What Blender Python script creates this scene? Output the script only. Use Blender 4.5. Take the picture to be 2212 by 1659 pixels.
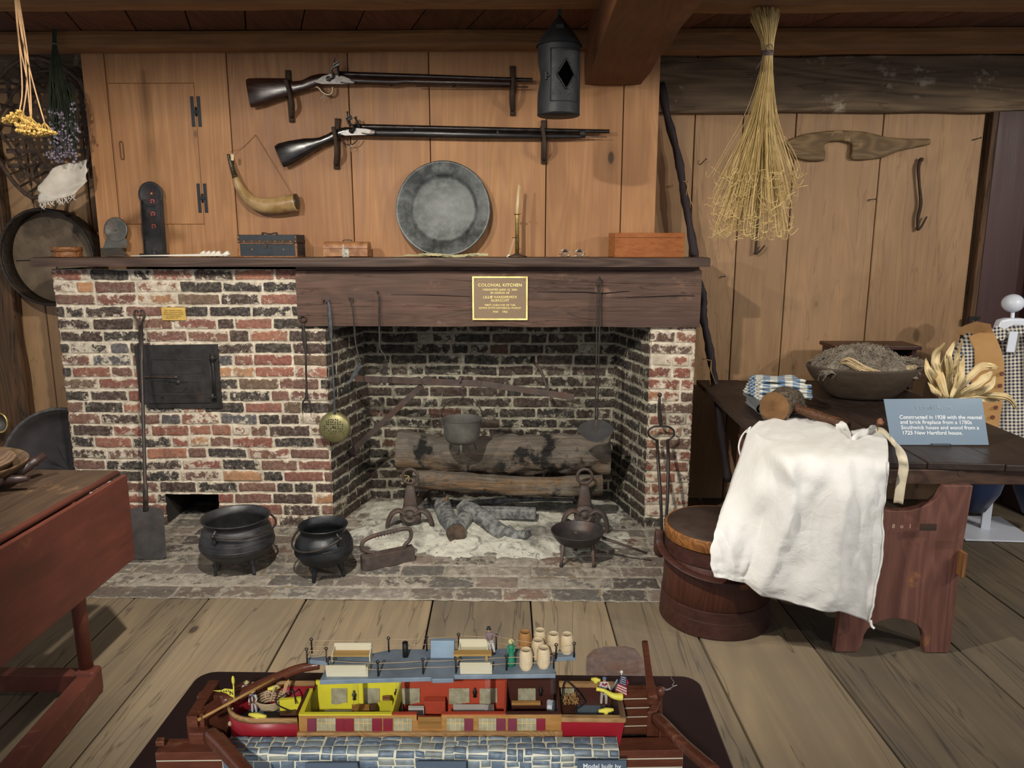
import bpy, math, random
import numpy as np
from mathutils import Vector, Matrix, Euler
for o in list(bpy.data.objects): bpy.data.objects.remove(o)
SC = bpy.context.scene; COL = SC.collection
R = math.radians; PI = math.pi
# ---------------------------------------------------------------- camera
FPX = 1620.0; HC = 1.55; DC = 3.88; PITCH = R(10.9); YAW = R(1.0)
cd = bpy.data.cameras.new('camera'); cam = bpy.data.objects.new('camera', cd); COL.objects.link(cam)
cam.location = (0, -DC, HC); cam.rotation_euler = (PI/2 - PITCH, 0, YAW)
cd.sensor_width = 36; cd.lens = 36*FPX/2212; cd.clip_start = .02; cd.clip_end = 50
SC.camera = cam
# ---------------------------------------------------------------- world, lamps, exposure
w = bpy.data.worlds.new('world'); SC.world = w; w.use_nodes = True
w.node_tree.nodes['Background'].inputs[0].default_value = (.90, .93, 1.0, 1)
w.node_tree.nodes['Background'].inputs[1].default_value = .34
SC.view_settings.view_transform = 'Standard'; SC.view_settings.look = 'None'
SC.view_settings.exposure = .80; SC.view_settings.gamma = 1; SC.view_settings.use_curve_mapping = False
def spot(name, loc, tgt, e, size=110, r=.035, col=(1, .93, .82), blend=.6):
    l = bpy.data.lights.new(name, 'SPOT'); l.energy = e; l.spot_size = R(size); l.spot_blend = blend
    l.shadow_soft_size = r; l.color = col
    o = bpy.data.objects.new(name, l); COL.objects.link(o); o.location = loc
    o.rotation_euler = (Vector(tgt) - Vector(loc)).to_track_quat('-Z', 'Y').to_euler(); return o
spot('ceiling_or_fill_spot', (-.62, -2.15, 2.50), (-.4, .1, 1.1), 165, 130)
spot('ceiling_or_fill_spot', (-1.75, -2.5, 2.50), (-1.6, .1, 1.0), 68, 120)
spot('ceiling_or_fill_spot', (3.75, -2.75, 2.5), (1.7, .3, 1.1), 74, 100)
spot('ceiling_or_fill_spot', (3.35, -3.0, 2.5), (1.4, .2, .9), 74, 100)
spot('ceiling_or_fill_spot', (1.3, -3.1, 2.49), (1.3, -1.2, .7), 24, 110, col=(1, .96, .9))
spot('ceiling_or_fill_spot', (-.3, -5.5, 2.5), (-.15, -2.80, .82), 150, 24, .05, (1, .97, .92), 1.)  # fill spot added behind the camera to brighten the canal model
# ---------------------------------------------------------------- view-to-world helpers (pick a point on a plane of the room)
_f = Vector((-math.sin(YAW)*math.cos(PITCH), math.cos(YAW)*math.cos(PITCH), -math.sin(PITCH)))
_r = Vector((math.cos(YAW), math.sin(YAW), 0)); _u = _r.cross(_f)
def _ray(x, y): return _f + _r*((x-1106)/FPX) + _u*((829.5-y)/FPX)
def W(x, y, Y):
    d = _ray(x, y); t = (Y+DC)/d.y; return Vector((d.x*t, Y, HC+d.z*t))
def G(x, y, z):
    d = _ray(x, y); t = (z-HC)/d.z; return Vector((d.x*t, -DC+d.y*t, z))
def C(h):
    c = [int(h[i:i+2], 16)/255 for i in (0, 2, 4)]
    return tuple(v/12.92 if v <= .04045 else ((v+.055)/1.055)**2.4 for v in c)+(1,)
# ---------------------------------------------------------------- mesh builder
class M:
    def __init__(s): s.v = []; s.f = []; s.s = []; s.a = []; s.rnd = 0.
    def add(s, vs, fs, smooth=False):
        b = len(s.v); s.v += [tuple(p) for p in vs]; s.a += [s.rnd]*len(vs)
        s.f += [tuple(i+b for i in f) for f in fs]; s.s += [smooth]*len(fs); return s
    def obox(s, c, size, rot=(0, 0, 0), taper=1.0):
        m = Euler(rot).to_matrix(); c = Vector(c); hx, hy, hz = [k/2 for k in size]; vs = []
        for z in (-1, 1):
            k = taper if z > 0 else 1
            for x, y in ((-1, -1), (1, -1), (1, 1), (-1, 1)): vs.append(c + m @ Vector((x*hx*k, y*hy*k, z*hz)))
        return s.add(vs, [(3, 2, 1, 0), (4, 5, 6, 7), (0, 1, 5, 4), (1, 2, 6, 5), (2, 3, 7, 6), (3, 0, 4, 7)])
    def box(s, x0, x1, y0, y1, z0, z1): return s.obox(((x0+x1)/2, (y0+y1)/2, (z0+z1)/2), (abs(x1-x0), abs(y1-y0), abs(z1-z0)))
    def bar(s, a, b, w, h, up=(0, 0, 1)):
        a = Vector(a); b = Vector(b); t = (b-a).normalized(); x = t.cross(Vector(up))
        x = x.normalized() if x.length > 1e-5 else Vector((1, 0, 0)); y = x.cross(t); vs = []
        for p in (a, b):
            for i, j in ((-1, -1), (1, -1), (1, 1), (-1, 1)): vs.append(p+x*(w/2*i)+y*(h/2*j))
        return s.add(vs, [(3, 2, 1, 0), (4, 5, 6, 7), (0, 1, 5, 4), (1, 2, 6, 5), (2, 3, 7, 6), (3, 0, 4, 7)])
    def tube(s, pts, r, n=10, cap=True, flat=None, up=None, closed=False, smooth=True, prof=None):
        """round (or flattened: flat = second radius) bar swept along points"""
        pts = [Vector(p) for p in pts]; k = len(pts)
        rr = r if isinstance(r, (list, tuple)) else [r]*k
        fl = flat if isinstance(flat, (list, tuple)) else [flat if flat is not None else None]*k
        vs = []; px = None
        for i, p in enumerate(pts):
            if closed: t = pts[(i+1) % k]-pts[i-1]
            else: t = pts[min(i+1, k-1)]-pts[max(i-1, 0)]
            t = t.normalized() if t.length > 1e-9 else Vector((0, 0, 1))
            if up is not None: x = t.cross(Vector(up))
            elif px is None: x = t.cross(Vector((0, 0, 1)) if abs(t.z) < .9 else Vector((0, 1, 0)))
            else: x = px - t*px.dot(t)
            if x.length < 1e-6: x = Vector((1, 0, 0))
            x.normalize(); px = x; y = t.cross(x)
            b2 = rr[i] if fl[i] is None else fl[i]
            for j in range(n):
                a = 2*PI*j/n; ca, sa = math.cos(a), math.sin(a)
                if prof: ca, sa = math.copysign(abs(ca)**prof, ca), math.copysign(abs(sa)**prof, sa)
                vs.append(p + x*(rr[i]*ca) + y*(b2*sa))
        fs = []
        for i in range(k if closed else k-1):
            for j in range(n):
                a = i*n+j; b = i*n+(j+1) % n; c = ((i+1) % k)*n+(j+1) % n; d = ((i+1) % k)*n+j
                fs.append((a, b, c, d))
        s.add(vs, fs, smooth)
        if cap and not closed:
            b = len(s.v)-len(vs)
            s.f.append(tuple(b+j for j in range(n))[::-1]); s.s.append(False)
            s.f.append(tuple(b+(k-1)*n+j for j in range(n))); s.s.append(False)
        return s
    def lathe(s, prof, c, n=28, axis=(0, 0, 1), a0=0, a1=2*PI, wob=None, sx=1, sy=1, rz=0):
        ax = Vector(axis).normalized(); c = Vector(c)
        x = ax.cross(Vector((0, 1, 0))); x = x.normalized() if x.length > .01 else Vector((1, 0, 0)); y = ax.cross(x)
        full = abs(a1-a0-2*PI) < 1e-6; m = n if full else n+1; vs = []
        for q, (r, z) in enumerate(prof):
            for j in range(m):
                a = a0+(a1-a0)*j/n; k = wob(a, z) if wob else 1
                ex, ey = r*k*math.cos(a)*sx, r*k*math.sin(a)*sy
                if rz: ex, ey = ex*math.cos(rz)-ey*math.sin(rz), ex*math.sin(rz)+ey*math.cos(rz)
                vs.append(c+x*ex+y*ey+ax*z)
        fs = []
        for i in range(len(prof)-1):
            for j in range(n):
                j2 = (j+1) % m if full else j+1
                fs.append((i*m+j, i*m+j2, (i+1)*m+j2, (i+1)*m+j))
        return s.add(vs, fs, True)
    def ell(s, c, r, n=16, m=10, rot=(0, 0, 0), noise=0):
        mt = Euler(rot).to_matrix(); c = Vector(c); vs = []; fs = []
        if not isinstance(r, (tuple, list)): r = (r, r, r)
        for i in range(m+1):
            t = PI*i/m
            for j in range(n):
                a = 2*PI*j/n; k = 1+(random.uniform(-noise, noise) if noise else 0)
                vs.append(c+mt @ Vector((r[0]*math.sin(t)*math.cos(a)*k, r[1]*math.sin(t)*math.sin(a)*k, r[2]*math.cos(t)*k)))
        for i in range(m):
            for j in range(n): fs.append((i*n+j, (i+1)*n+j, (i+1)*n+(j+1) % n, i*n+(j+1) % n))
        return s.add(vs, fs, True)
    def prism(s, pts, d, smooth=False):
        pts = [Vector(p) for p in pts]; n = len(pts); d = Vector(d)
        fs = [tuple(range(n))[::-1], tuple(range(n, 2*n))]+[(i, (i+1) % n, n+(i+1) % n, n+i) for i in range(n)]
        return s.add(pts+[p+d for p in pts], fs, smooth)
    def grid(s, fn, nu, nv, smooth=True):
        vs = [fn(i/nu, j/nv) for j in range(nv+1) for i in range(nu+1)]
        return s.add(vs, [(j*(nu+1)+i, j*(nu+1)+i+1, (j+1)*(nu+1)+i+1, (j+1)*(nu+1)+i) for j in range(nv) for i in range(nu)], smooth)
    def build(s, name, mat, parent=None, bevel=0, solid=0, sub=0, off=0, seg=2, fix=True, kind=None):
        me = bpy.data.meshes.new(name); o = bpy.data.objects.new(name, me); COL.objects.link(o)
        if parent is not None:
            o.parent = parent; org = wloc(parent)
        else: org = Vector((0, 0, 0))
        me.from_pydata([(p[0]-org.x, p[1]-org.y, p[2]-org.z) for p in s.v], [], s.f)
        me.polygons.foreach_set('use_smooth', s.s)
        if any(s.a):
            at = me.attributes.new('rnd', 'FLOAT', 'POINT'); at.data.foreach_set('value', s.a)
        me.update()
        if fix:
            import bmesh
            bm = bmesh.new(); bm.from_mesh(me); bmesh.ops.recalc_face_normals(bm, faces=bm.faces); bm.to_mesh(me); bm.free()
        if mat: me.materials.append(mat)
        if bevel:
            m = o.modifiers.new('b', 'BEVEL'); m.width = bevel; m.segments = seg; m.limit_method = 'ANGLE'; m.angle_limit = R(40)
        if solid:
            m = o.modifiers.new('s', 'SOLIDIFY'); m.thickness = solid; m.offset = off
        if sub:
            m = o.modifiers.new('u', 'SUBSURF'); m.levels = sub; m.render_levels = sub
        if kind: o['kind'] = kind
        return o
def wloc(o):
    v = Vector((0, 0, 0))
    while o is not None: v = v + o.location; o = o.parent
    return v
def tag(o, label, cat, group=None, kind=None):
    o['label'] = label; o['category'] = cat
    if group: o['group'] = group
    if kind: o['kind'] = kind
    return o
def thing(name, loc, label, cat, group=None):
    o = bpy.data.objects.new(name, None); COL.objects.link(o); o.location = loc; o.empty_display_size = .05
    return tag(o, label, cat, group)
def center(o):
    """move a top-level mesh's origin to its base centre"""
    me = o.data; n = len(me.vertices); a = np.empty(n*3); me.vertices.foreach_get('co', a); a = a.reshape(-1, 3)
    c = Vector(((a[:, 0].min()+a[:, 0].max())/2, (a[:, 1].min()+a[:, 1].max())/2, a[:, 2].min()))
    a -= np.array(c); me.vertices.foreach_set('co', a.ravel()); o.location = c; me.update(); return o
def copy_tree(o, parent=None):
    c = o.copy(); COL.objects.link(c); c.parent = parent
    for ch in list(o.children): copy_tree(ch, c)
    return c
def text(body, size, loc, rot, mat, parent, name='lettering', ext=.0003, align='CENTER', font_sx=1, space=1, line=1):
    cu = bpy.data.curves.new('t', 'FONT'); cu.body = body; cu.size = size; cu.extrude = ext; cu.align_x = align; cu.align_y = 'CENTER'
    cu.space_character = space; cu.space_line = line; cu.resolution_u = 3; cu.offset = size*.012
    t = bpy.data.objects.new('t', cu); COL.objects.link(t)
    me = bpy.data.meshes.new_from_object(t); bpy.data.objects.remove(t)
    me.transform(Matrix.Translation(Vector(loc)-wloc(parent)) @ Euler(rot).to_matrix().to_4x4() @ Matrix.Diagonal((font_sx, 1, 1, 1)))
    o = bpy.data.objects.new(name, me); COL.objects.link(o); o.parent = parent
    me.materials.clear(); me.materials.append(mat); return o
def ins(a, b, n): return [Vector(a).lerp(Vector(b), i/n) for i in range(n+1)]
def spl(pts, n=6):
    """Catmull-Rom through points"""
    p = [Vector(q) for q in pts]; p = [p[0]*2-p[1]]+p+[p[-1]*2-p[-2]]; out = []
    for i in range(1, len(p)-2):
        for k in range(n):
            t = k/n; a, b, c, d = p[i-1:i+3]
            out.append(.5*((2*b)+(c-a)*t+(2*a-5*b+4*c-d)*t*t+(3*b-a-3*c+d)*t**3))
    out.append(p[-2]); return out
def spf(vals, n=6): return [v.x for v in spl([Vector((v, 0, 0)) for v in vals], n)]
def vnoise(x, y, seed=0):
    """2-D value noise on numpy arrays, -1..1"""
    xi = np.floor(x).astype(int); yi = np.floor(y).astype(int); fx = x-xi; fy = y-yi
    fx = fx*fx*(3-2*fx); fy = fy*fy*(3-2*fy)
    def h(a, b):
        v = np.sin(a*127.1+b*311.7+seed*74.7)*43758.5453; return (v-np.floor(v))*2-1
    return (h(xi, yi)*(1-fx)+h(xi+1, yi)*fx)*(1-fy)+(h(xi, yi+1)*(1-fx)+h(xi+1, yi+1)*fx)*fy
def fbm(x, y, o=4, seed=0):
    s = 0; a = 1
    for k in range(o): s = s+a*vnoise(x*2**k, y*2**k, seed+k*13); a *= .5
    return s
# ---------------------------------------------------------------- materials
class NT:
    def __init__(s, name):
        s.m = bpy.data.materials.new(name); s.m.use_nodes = True; s.t = s.m.node_tree; s.n = s.t.nodes
        s.b = s.n['Principled BSDF']
    def new(s, typ, **kw):
        n = s.n.new(typ)
        for k, v in kw.items():
            if k.startswith('_'): setattr(n, k[1:], v)
            else:
                key = int(k[1:]) if k[0] == 'i' and k[1:].isdigit() else k.replace('__', ' ')
                if isinstance(v, bpy.types.NodeSocket): s.t.links.new(v, n.inputs[key])
                else: n.inputs[key].default_value = v
        return n
    def math(s, op, a, b=0., clamp=False):
        n = s.new('ShaderNodeMath', _operation=op, i0=a, i1=b); n.use_clamp = clamp; return n.outputs[0]
    def mix(s, f, a, b, mode='MIX'):
        n = s.new('ShaderNodeMix', _data_type='RGBA', _blend_type=mode, i0=f, i6=a, i7=b); return n.outputs[2]
    def noise(s, vec, scale, detail=4, rough=.55, dist=0.):
        n = s.new('ShaderNodeTexNoise', Scale=scale, Detail=detail, Roughness=rough, Distortion=dist)
        s.t.links.new(vec, n.inputs['Vector']); return n.outputs[0]
    def ramp(s, f, stops):
        n = s.n.new('ShaderNodeValToRGB'); s.t.links.new(f, n.inputs[0]); e = n.color_ramp.elements
        e[0].position, e[0].color = stops[0]; e[1].position, e[1].color = stops[-1]
        for p, c in stops[1:-1]: x = e.new(p); x.color = c
        return n.outputs[0]
    def rng(s, f, a, b, c=0., d=1., smooth=False):
        n = s.new('ShaderNodeMapRange', _clamp=True, i0=f, i1=a, i2=b, i3=c, i4=d)
        if smooth: n.interpolation_type = 'SMOOTHSTEP'
        return n.outputs[0]
    def coord(s, scale=(1, 1, 1), attr=False, loc=(0, 0, 0), rot=(0, 0, 0)):
        v = s.new('ShaderNodeTexCoord').outputs['Object']
        if attr:
            a = s.new('ShaderNodeAttribute', _attribute_name='rnd').outputs['Fac']
            k = s.new('ShaderNodeCombineXYZ', i0=s.math('MULTIPLY', a, 7.3), i1=s.math('MULTIPLY', a, 3.1), i2=s.math('MULTIPLY', a, 11.7)).outputs[0]
            v = s.new('ShaderNodeVectorMath', _operation='ADD', i0=v, i1=k).outputs[0]
        return s.new('ShaderNodeMapping', i0=v, Location=loc, Rotation=rot, Scale=scale).outputs[0]
    def out(s, col, rough=.6, metal=0., bump=None, bd=.002, bs=1., spec=None):
        def st(k, v):
            if isinstance(v, bpy.types.NodeSocket): s.t.links.new(v, s.b.inputs[k])
            else: s.b.inputs[k].default_value = v
        st('Base Color', col); st('Roughness', rough); st('Metallic', metal)
        if spec is not None: st('Specular IOR Level', spec)
        if bump is not None:
            b = s.new('ShaderNodeBump', Strength=bs, Distance=bd, Height=bump); s.t.links.new(b.outputs[0], s.b.inputs['Normal'])
        return s.m
def dk(c, k): return (c[0]*k, c[1]*k, c[2]*k, 1)
def wood(name, c1, c2, axis=2, rough=.6, cross=22, along=1.3, rings=.35, bump=.0016, attr=False, stain=.3, stainc=None, knots=0., worn=None, spec=.4, tone=.25, cracks=0.):
    t = NT(name); sc = [cross]*3; sc[axis] = along; v = t.coord(tuple(sc), attr)
    n1 = t.noise(v, 1, 6, .6, .3)
    sc2 = [cross*.28]*3; sc2[axis] = along*.55; v2 = t.coord(tuple(sc2), attr); n2 = t.noise(v2, 1, 2, .5, .4)
    ring = t.math('SINE', t.math('MULTIPLY', n2, 85.)); ring = t.rng(ring, -1, 1)
    f = t.math('ADD', t.math('MULTIPLY', n1, 1-rings), t.math('MULTIPLY', ring, rings))
    col = t.ramp(f, [(.25, c2), (.5, tuple((c1[i]+c2[i])/2 for i in range(3))+(1,)), (.72, c1)])
    sc3 = [cross*6]*3; sc3[axis] = along*3; v3 = t.coord(tuple(sc3), attr); n3 = t.noise(v3, 1, 3, .6)
    col = t.mix(t.rng(n3, .25, .75, .0, .45), col, dk(c2, .75))
    vb = t.coord((1, 1, 1), attr); big = t.noise(vb, 2.2, 3, .6)
    col = t.mix(t.rng(big, .35, .75, 0, stain), col, stainc or dk(c2, .5))
    if attr and tone:
        a = t.new('ShaderNodeAttribute', _attribute_name='rnd').outputs['Fac']
        fr = t.math('FRACT', t.math('MULTIPLY', a, 5.77))
        col = t.mix(t.rng(fr, 0, 1, 0, tone), col, dk(c1, 1.5 if tone > 0 else .6)); col = t.mix(t.rng(fr, .6, 0, 0, tone), col, dk(c2, .6))
    if knots:
        sk = [3.0]*3; sk[axis] = 1.5; vk = t.coord(tuple(sk), attr)
        vo = t.new('ShaderNodeTexVoronoi', Vector=vk, Scale=1.0); d = vo.outputs['Distance']
        col = t.mix(t.rng(d, .13, .05, 0, knots*.35), col, dk(c2, .6))
        col = t.mix(t.rng(d, .055, .035, 0, knots), col, dk(c2, .2))
    if cracks:
        vc = [cross*.5]*3; vc[axis] = along*.5; nc = t.noise(t.coord(tuple(vc), attr, loc=(3, 5, 1)), 1, 4, .6, .5)
        ck = t.rng(t.math('ABSOLUTE', t.math('SUBTRACT', nc, .5)), .008, .0, 0, cracks)
        col = t.mix(ck, col, (.012, .009, .007, 1))
    if worn:
        nw = t.noise(t.coord((1, 1, 1), attr, loc=(7, 2, 4)), 4, 6, .7); fac = t.rng(nw, .58, .66)
        nn = t.noise(v, 1.7, 4, .7); fac = t.math('MULTIPLY', fac, t.rng(nn, .42, .6)); col = t.mix(fac, col, worn)
    h = t.math('ADD', t.math('MULTIPLY', n3, .5), n1)
    if cracks: h = t.math('SUBTRACT', h, t.math('MULTIPLY', ck, 2.))
    return t.out(col, t.rng(n1, .3, .8, rough-.08, rough+.1), 0, h, bump, .7, spec)
def plain(name, c, rough=.6, metal=0., var=.25, scale=30, bump=.0004, c2=None, spec=.5, thr=(.35, .7), det=4):
    t = NT(name); n = t.noise(t.coord(), scale, det, .6); c2 = c2 or dk(c, 1-var)
    col = t.mix(t.rng(n, thr[0], thr[1]), c, c2)
    return t.out(col, t.rng(n, .3, .7, max(rough-.06, .02), min(rough+.08, 1)), metal, n if bump else None, bump or .001, .6, spec)
def iron(name, c, rough=.5, rust=.0, metal=.55, scale=14):
    t = NT(name); v = t.coord(); n = t.noise(v, scale, 8, .65); n2 = t.noise(v, scale*7, 3, .6)
    col = t.mix(t.rng(n, .35, .65), c, dk(c, 1.7))
    if rust: col = t.mix(t.rng(t.noise(v, scale*.6, 6, .7), .62-rust*.35, .75-rust*.2, 0, .85), col, C('5a3a2a'))
    return t.out(col, t.rng(n, .3, .7, rough-.1, rough+.14), metal, t.math('ADD', n2, n), .0006, .8)
def cloth(name, c, c2=None, scale=900, bump=.0006, rough=.9, var=.15, sheen=.2, big=9):
    t = NT(name); v = t.coord(); n = t.noise(v, big, 4, .55); col = t.mix(t.rng(n, .3, .7), c, c2 or dk(c, 1-var))
    wv = t.noise(v, scale, 2, .5); wr = t.noise(v, 22, 5, .6, 1.2)
    m = t.out(col, rough, 0, t.math('ADD', t.math('MULTIPLY', wv, .15), wr), bump, .8, .2); t.b.inputs['Sheen Weight'].default_value = sheen; return m
def glass(name, c=(.95, .98, 1, 1), rough=.02, ior=1.45, trans=1.):
    t = NT(name); m = t.out(c, rough); t.b.inputs['Transmission Weight'].default_value = trans; t.b.inputs['IOR'].default_value = ior; return m
def brickmat(name, mortar, mortar2, soot=0., tint=1., amp=.017, smearmul=1., bd=.0035):
    t = NT(name); v = t.coord(); at = t.new('ShaderNodeAttribute', _attribute_name='bc')
    ed = t.new('ShaderNodeAttribute', _attribute_name='ed').outputs['Fac']
    n = t.noise(v, 34, 7, .68); e2 = t.math('ADD', ed, t.math('MULTIPLY', t.math('SUBTRACT', n, .52), amp))
    msk = t.rng(e2, -.0012, .0018, smooth=True)
    n2 = t.noise(v, 19, 10, .76, .3); thr = t.math('SUBTRACT', .79, t.math('MULTIPLY', at.outputs['Alpha'], smearmul*.52)); thr = t.math('SUBTRACT', thr, t.rng(ed, .014, .0, 0, .15))
    n2s = t.rng(n2, .25, .8); sm = t.rng(t.math('SUBTRACT', n2s, thr), -.03, .06, 0, .92, True)
    n3 = t.noise(v, 70, 4, .7); bc = t.mix(t.rng(n3, .35, .75, 0, .4), at.outputs['Color'], (.02, .016, .016, 1))
    n4 = t.noise(v, 9, 4, .6); bc = t.mix(t.rng(n4, .45, .7, 0, .45), bc, dk(C('4a4038'), 1))
    vt = t.new('ShaderNodeMapping', i0=t.new('ShaderNodeTexCoord').outputs['Object'], Scale=(1, 1, 1)).outputs[0]
    bc = t.mix(t.rng(t.noise(v, 45, 6, .8), .45, .78, .02, .30), bc, mortar); mc = t.mix(t.rng(t.noise(vt, 26, 7, .65), .35, .65), mortar, mortar2)
    mc = t.mix(t.rng(t.noise(vt, 6, 4, .6), .5, .75, 0, .5), mc, dk(mortar2, .6))
    fac = t.math('MULTIPLY', msk, t.math('SUBTRACT', 1., sm)); col = t.mix(fac, mc, bc)
    if soot: col = t.mix(t.rng(t.noise(v, 3, 5, .65), .4, .7, soot*.2, soot), col, (.02, .019, .018, 1))
    h = t.math('ADD', t.math('MULTIPLY', msk, .5), t.math('ADD', t.math('MULTIPLY', n, .8), t.math('MULTIPLY', n3, .35)))
    return t.out(col, .88, 0, h, bd, .9, .25)
# ================================================================ setting
MB1 = brickmat('brick_front', C('dbd0bd'), C('b3a896'))
MB2 = brickmat('brick_sooty', C('b7b19f'), C('8e8878'), soot=.25)
MB3 = brickmat('brick_hearth', C('a39c8f'), C('7d766b'), smearmul=1.25, soot=.10, amp=.008)
RED = [('925a4a', 3), ('a46b54', 2), ('845044', 3), ('714a41', 3), ('3a2624', 4), ('241f22', 4.5), ('2a2523', 2.5), ('66503f', 1.5), ('b0805a', .7), ('755043', 2), ('8a4c40', 2), ('515055', .6)]
SOOT = [('32211d', 4), ('241a18', 4), ('191617', 5), ('3a2823', 2.5), ('45342c', 1.4), ('5e3a2e', .5)]
HRT = [('6b635b', 4), ('76685e', 3), ('5f5c58', 3), ('80675a', 1.2), ('4a4440', 3), ('77706a', 2), ('6e4a40', .8)]
def brick_panel(name, org, ud, vd, nd, wu, hv, mat, pal, parent, pitch=.0638, blen=.218, joint=.0115, res=.006, seed=1, smear=(.1, .62), relief=.007, holes=(), rot_joint=0, header=.22, quoin=False):
    """a wall face laid brick by brick on a fine grid: each brick has its own colour, outline and relief"""
    rs = random.Random(seed); rows = int(math.ceil(hv/pitch)); cols = []; brk = []
    names = [C(p[0]) for p in pal]; wts = [p[1] for p in pal]
    for r in range(rows):
        x = -rs.uniform(0, blen) if not quoin else (0 if r % 2 else -blen/2); xs = []; cc = []
        while x < wu:
            l = blen*rs.uniform(.93, 1.05) if rs.random() > header else blen*rs.uniform(.42, .56)
            c = rs.choices(names, wts)[0]; k = rs.uniform(.8, 1.2); dark = sum(c[:3]) < .12
            sm = rs.uniform(*smear)*(.92 if dark else 1.)+(.18 if rs.random() < .09 else 0)
            xs.append(x); cc.append((c[0]*k, c[1]*k, c[2]*k, min(sm, .95), rs.uniform(-.002, .002), rs.uniform(-.002, .002), rs.uniform(0, 1)))
            x += l
        xs.append(x); brk.append((np.array(xs), np.array(cc)))
    nu = int(wu/res)+1; nv = int(hv/res)+1
    U, V = np.meshgrid(np.linspace(0, wu, nu), np.linspace(0, hv, nv)); U = U.ravel(); V = V.ravel()
    wob = .0035*fbm(U*5, V*5, 3, seed)+.004*vnoise(U*1.3, V*.4, seed+5)
    V2 = V+wob; U2 = U+.003*fbm(U*9+7, V*9, 2, seed+3)
    ri = np.clip((V2/pitch).astype(int), 0, rows-1); col = np.zeros((len(U), 4)); ed = np.zeros(len(U)); lift = np.zeros(len(U))
    for r in range(rows):
        m = ri == r
        if not m.any(): continue
        xs, cc = brk[r]; i = np.clip(np.searchsorted(xs, U2[m], side='right')-1, 0, len(cc)-1); c = cc[i]
        du = np.minimum(U2[m]-xs[i], xs[i+1]-U2[m])-joint*.5; vv = V2[m]-r*pitch
        dv = np.minimum(vv, pitch-vv)-joint*.5+c[:, 4]
        rad = .007; e = np.minimum(du, dv); cor = (du < rad) & (dv < rad); ee = rad-np.hypot(np.maximum(rad-du, 0), np.maximum(rad-dv, 0))
        e = np.where(cor, ee, e); ed[m] = e+.0015*fbm(U[m]*30, V[m]*30, 3, seed+9)
        col[m] = c[:, :4]; lift[m] = c[:, 5]*1.2
    s = np.clip(ed/.006+.3, 0, 1); hgt = s*s*(3-2*s)*relief+lift*s+.0022*fbm(U*22, V*22, 3, seed+2)-relief
    o_, u_, v_, n_ = [np.array(q, float) for q in (org, ud, vd, nd)]
    P = o_+U[:, None]*u_+V[:, None]*v_+hgt[:, None]*n_
    keep = []
    uu = np.linspace(0, wu, nu); vv = np.linspace(0, hv, nv)
    jj, ii = np.meshgrid(np.arange(nv-1), np.arange(nu-1), indexing='ij'); cu = (uu[ii]+uu[ii+1])/2; cv = (vv[jj]+vv[jj+1])/2
    ok = np.ones(ii.shape, bool)
    for (a, b, c_, d_) in holes: ok &= ~((cu > a) & (cu < b) & (cv > c_) & (cv < d_))
    ii = ii[ok]; jj = jj[ok]; F = np.stack([jj*nu+ii, jj*nu+ii+1, (jj+1)*nu+ii+1, (jj+1)*nu+ii], 1)
    if np.dot(np.cross(u_, v_), n_) < 0: F = F[:, ::-1]
    org2 = wloc(parent) if parent else Vector((0, 0, 0))
    me = bpy.data.meshes.new(name); me.from_pydata((P-np.array(org2)).tolist(), [], F.tolist()); me.update()
    a = me.attributes.new('bc', 'FLOAT_COLOR', 'POINT'); a.data.foreach_set('color', col.ravel())
    a = me.attributes.new('ed', 'FLOAT', 'POINT'); a.data.foreach_set('value', ed)
    me.polygons.foreach_set('use_smooth', [True]*len(me.polygons)); me.materials.append(mat)
    o = bpy.data.objects.new(name, me); COL.objects.link(o); o.parent = parent; return o

WPAN = wood('pine_panel', C('bf8f5f'), C('8f6240'), 2, rough=.55, attr=True, rings=.16, knots=.9, stain=.6, stainc=C('845636'), tone=.22, cross=22, along=.9)
WRIGHT = wood('old_board', C('ae8b66'), C('8c6d4f'), 2, rough=.7, attr=True, rings=.14, knots=.8, stain=.35, stainc=C('8b6f55'), tone=.3, cross=14, cracks=.25)
WFLOOR = wood('floor_board', C('84745b'), C('615648'), 1, rough=.62, attr=True, rings=.2, knots=.8, stain=.8, stainc=C('54504a'), tone=.3, cross=14, along=.8, cracks=.5, spec=.35)
WJOIST = wood('joist_wood', C('a67543'), C('77502d'), 0, rough=.7, attr=True, rings=.2, stain=.5, cross=20, along=1.2)
WJ2 = wood('summer_beam_wood', C('7c4d2a'), C('573219'), 1, rough=.7, rings=.15, stain=.4, cross=14, along=1.5)
WCEIL = wood('ceiling_board', C('6a3e22'), C('45260f'), 1, rough=.8, attr=True, stain=.4)
WBEAM = wood('old_plate_beam', C('8a7359'), C('5b4a38'), 0, rough=.8, rings=.3, cross=13, along=1.0, stain=.35, worn=C('b3a48d'), cracks=.35, bump=.004)
WMANT = wood('mantel_wood', C('604a3f'), C('3f2f27'), 0, rough=.6, rings=.4, cross=26, along=1.2, stain=.3, bump=.002)
WLINT = wood('lintel_wood', C('705549'), C('4c3930'), 0, rough=.72, rings=.15, cross=26, along=1.6, stain=.35, cracks=.35, bump=.004, worn=C('7e6150'))
WPOST = wood('old_post', C('6b4c33'), C('41301f'), 2, rough=.8, rings=.25, cracks=.8, bump=.004)
WPLUM = wood('plum_paint', C('4a2b2b'), C('382020'), 2, rough=.5, rings=.05, stain=.25, bump=.001)
DARK = plain('shadow_gap', (.012, .01, .008, 1), .95)

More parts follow.
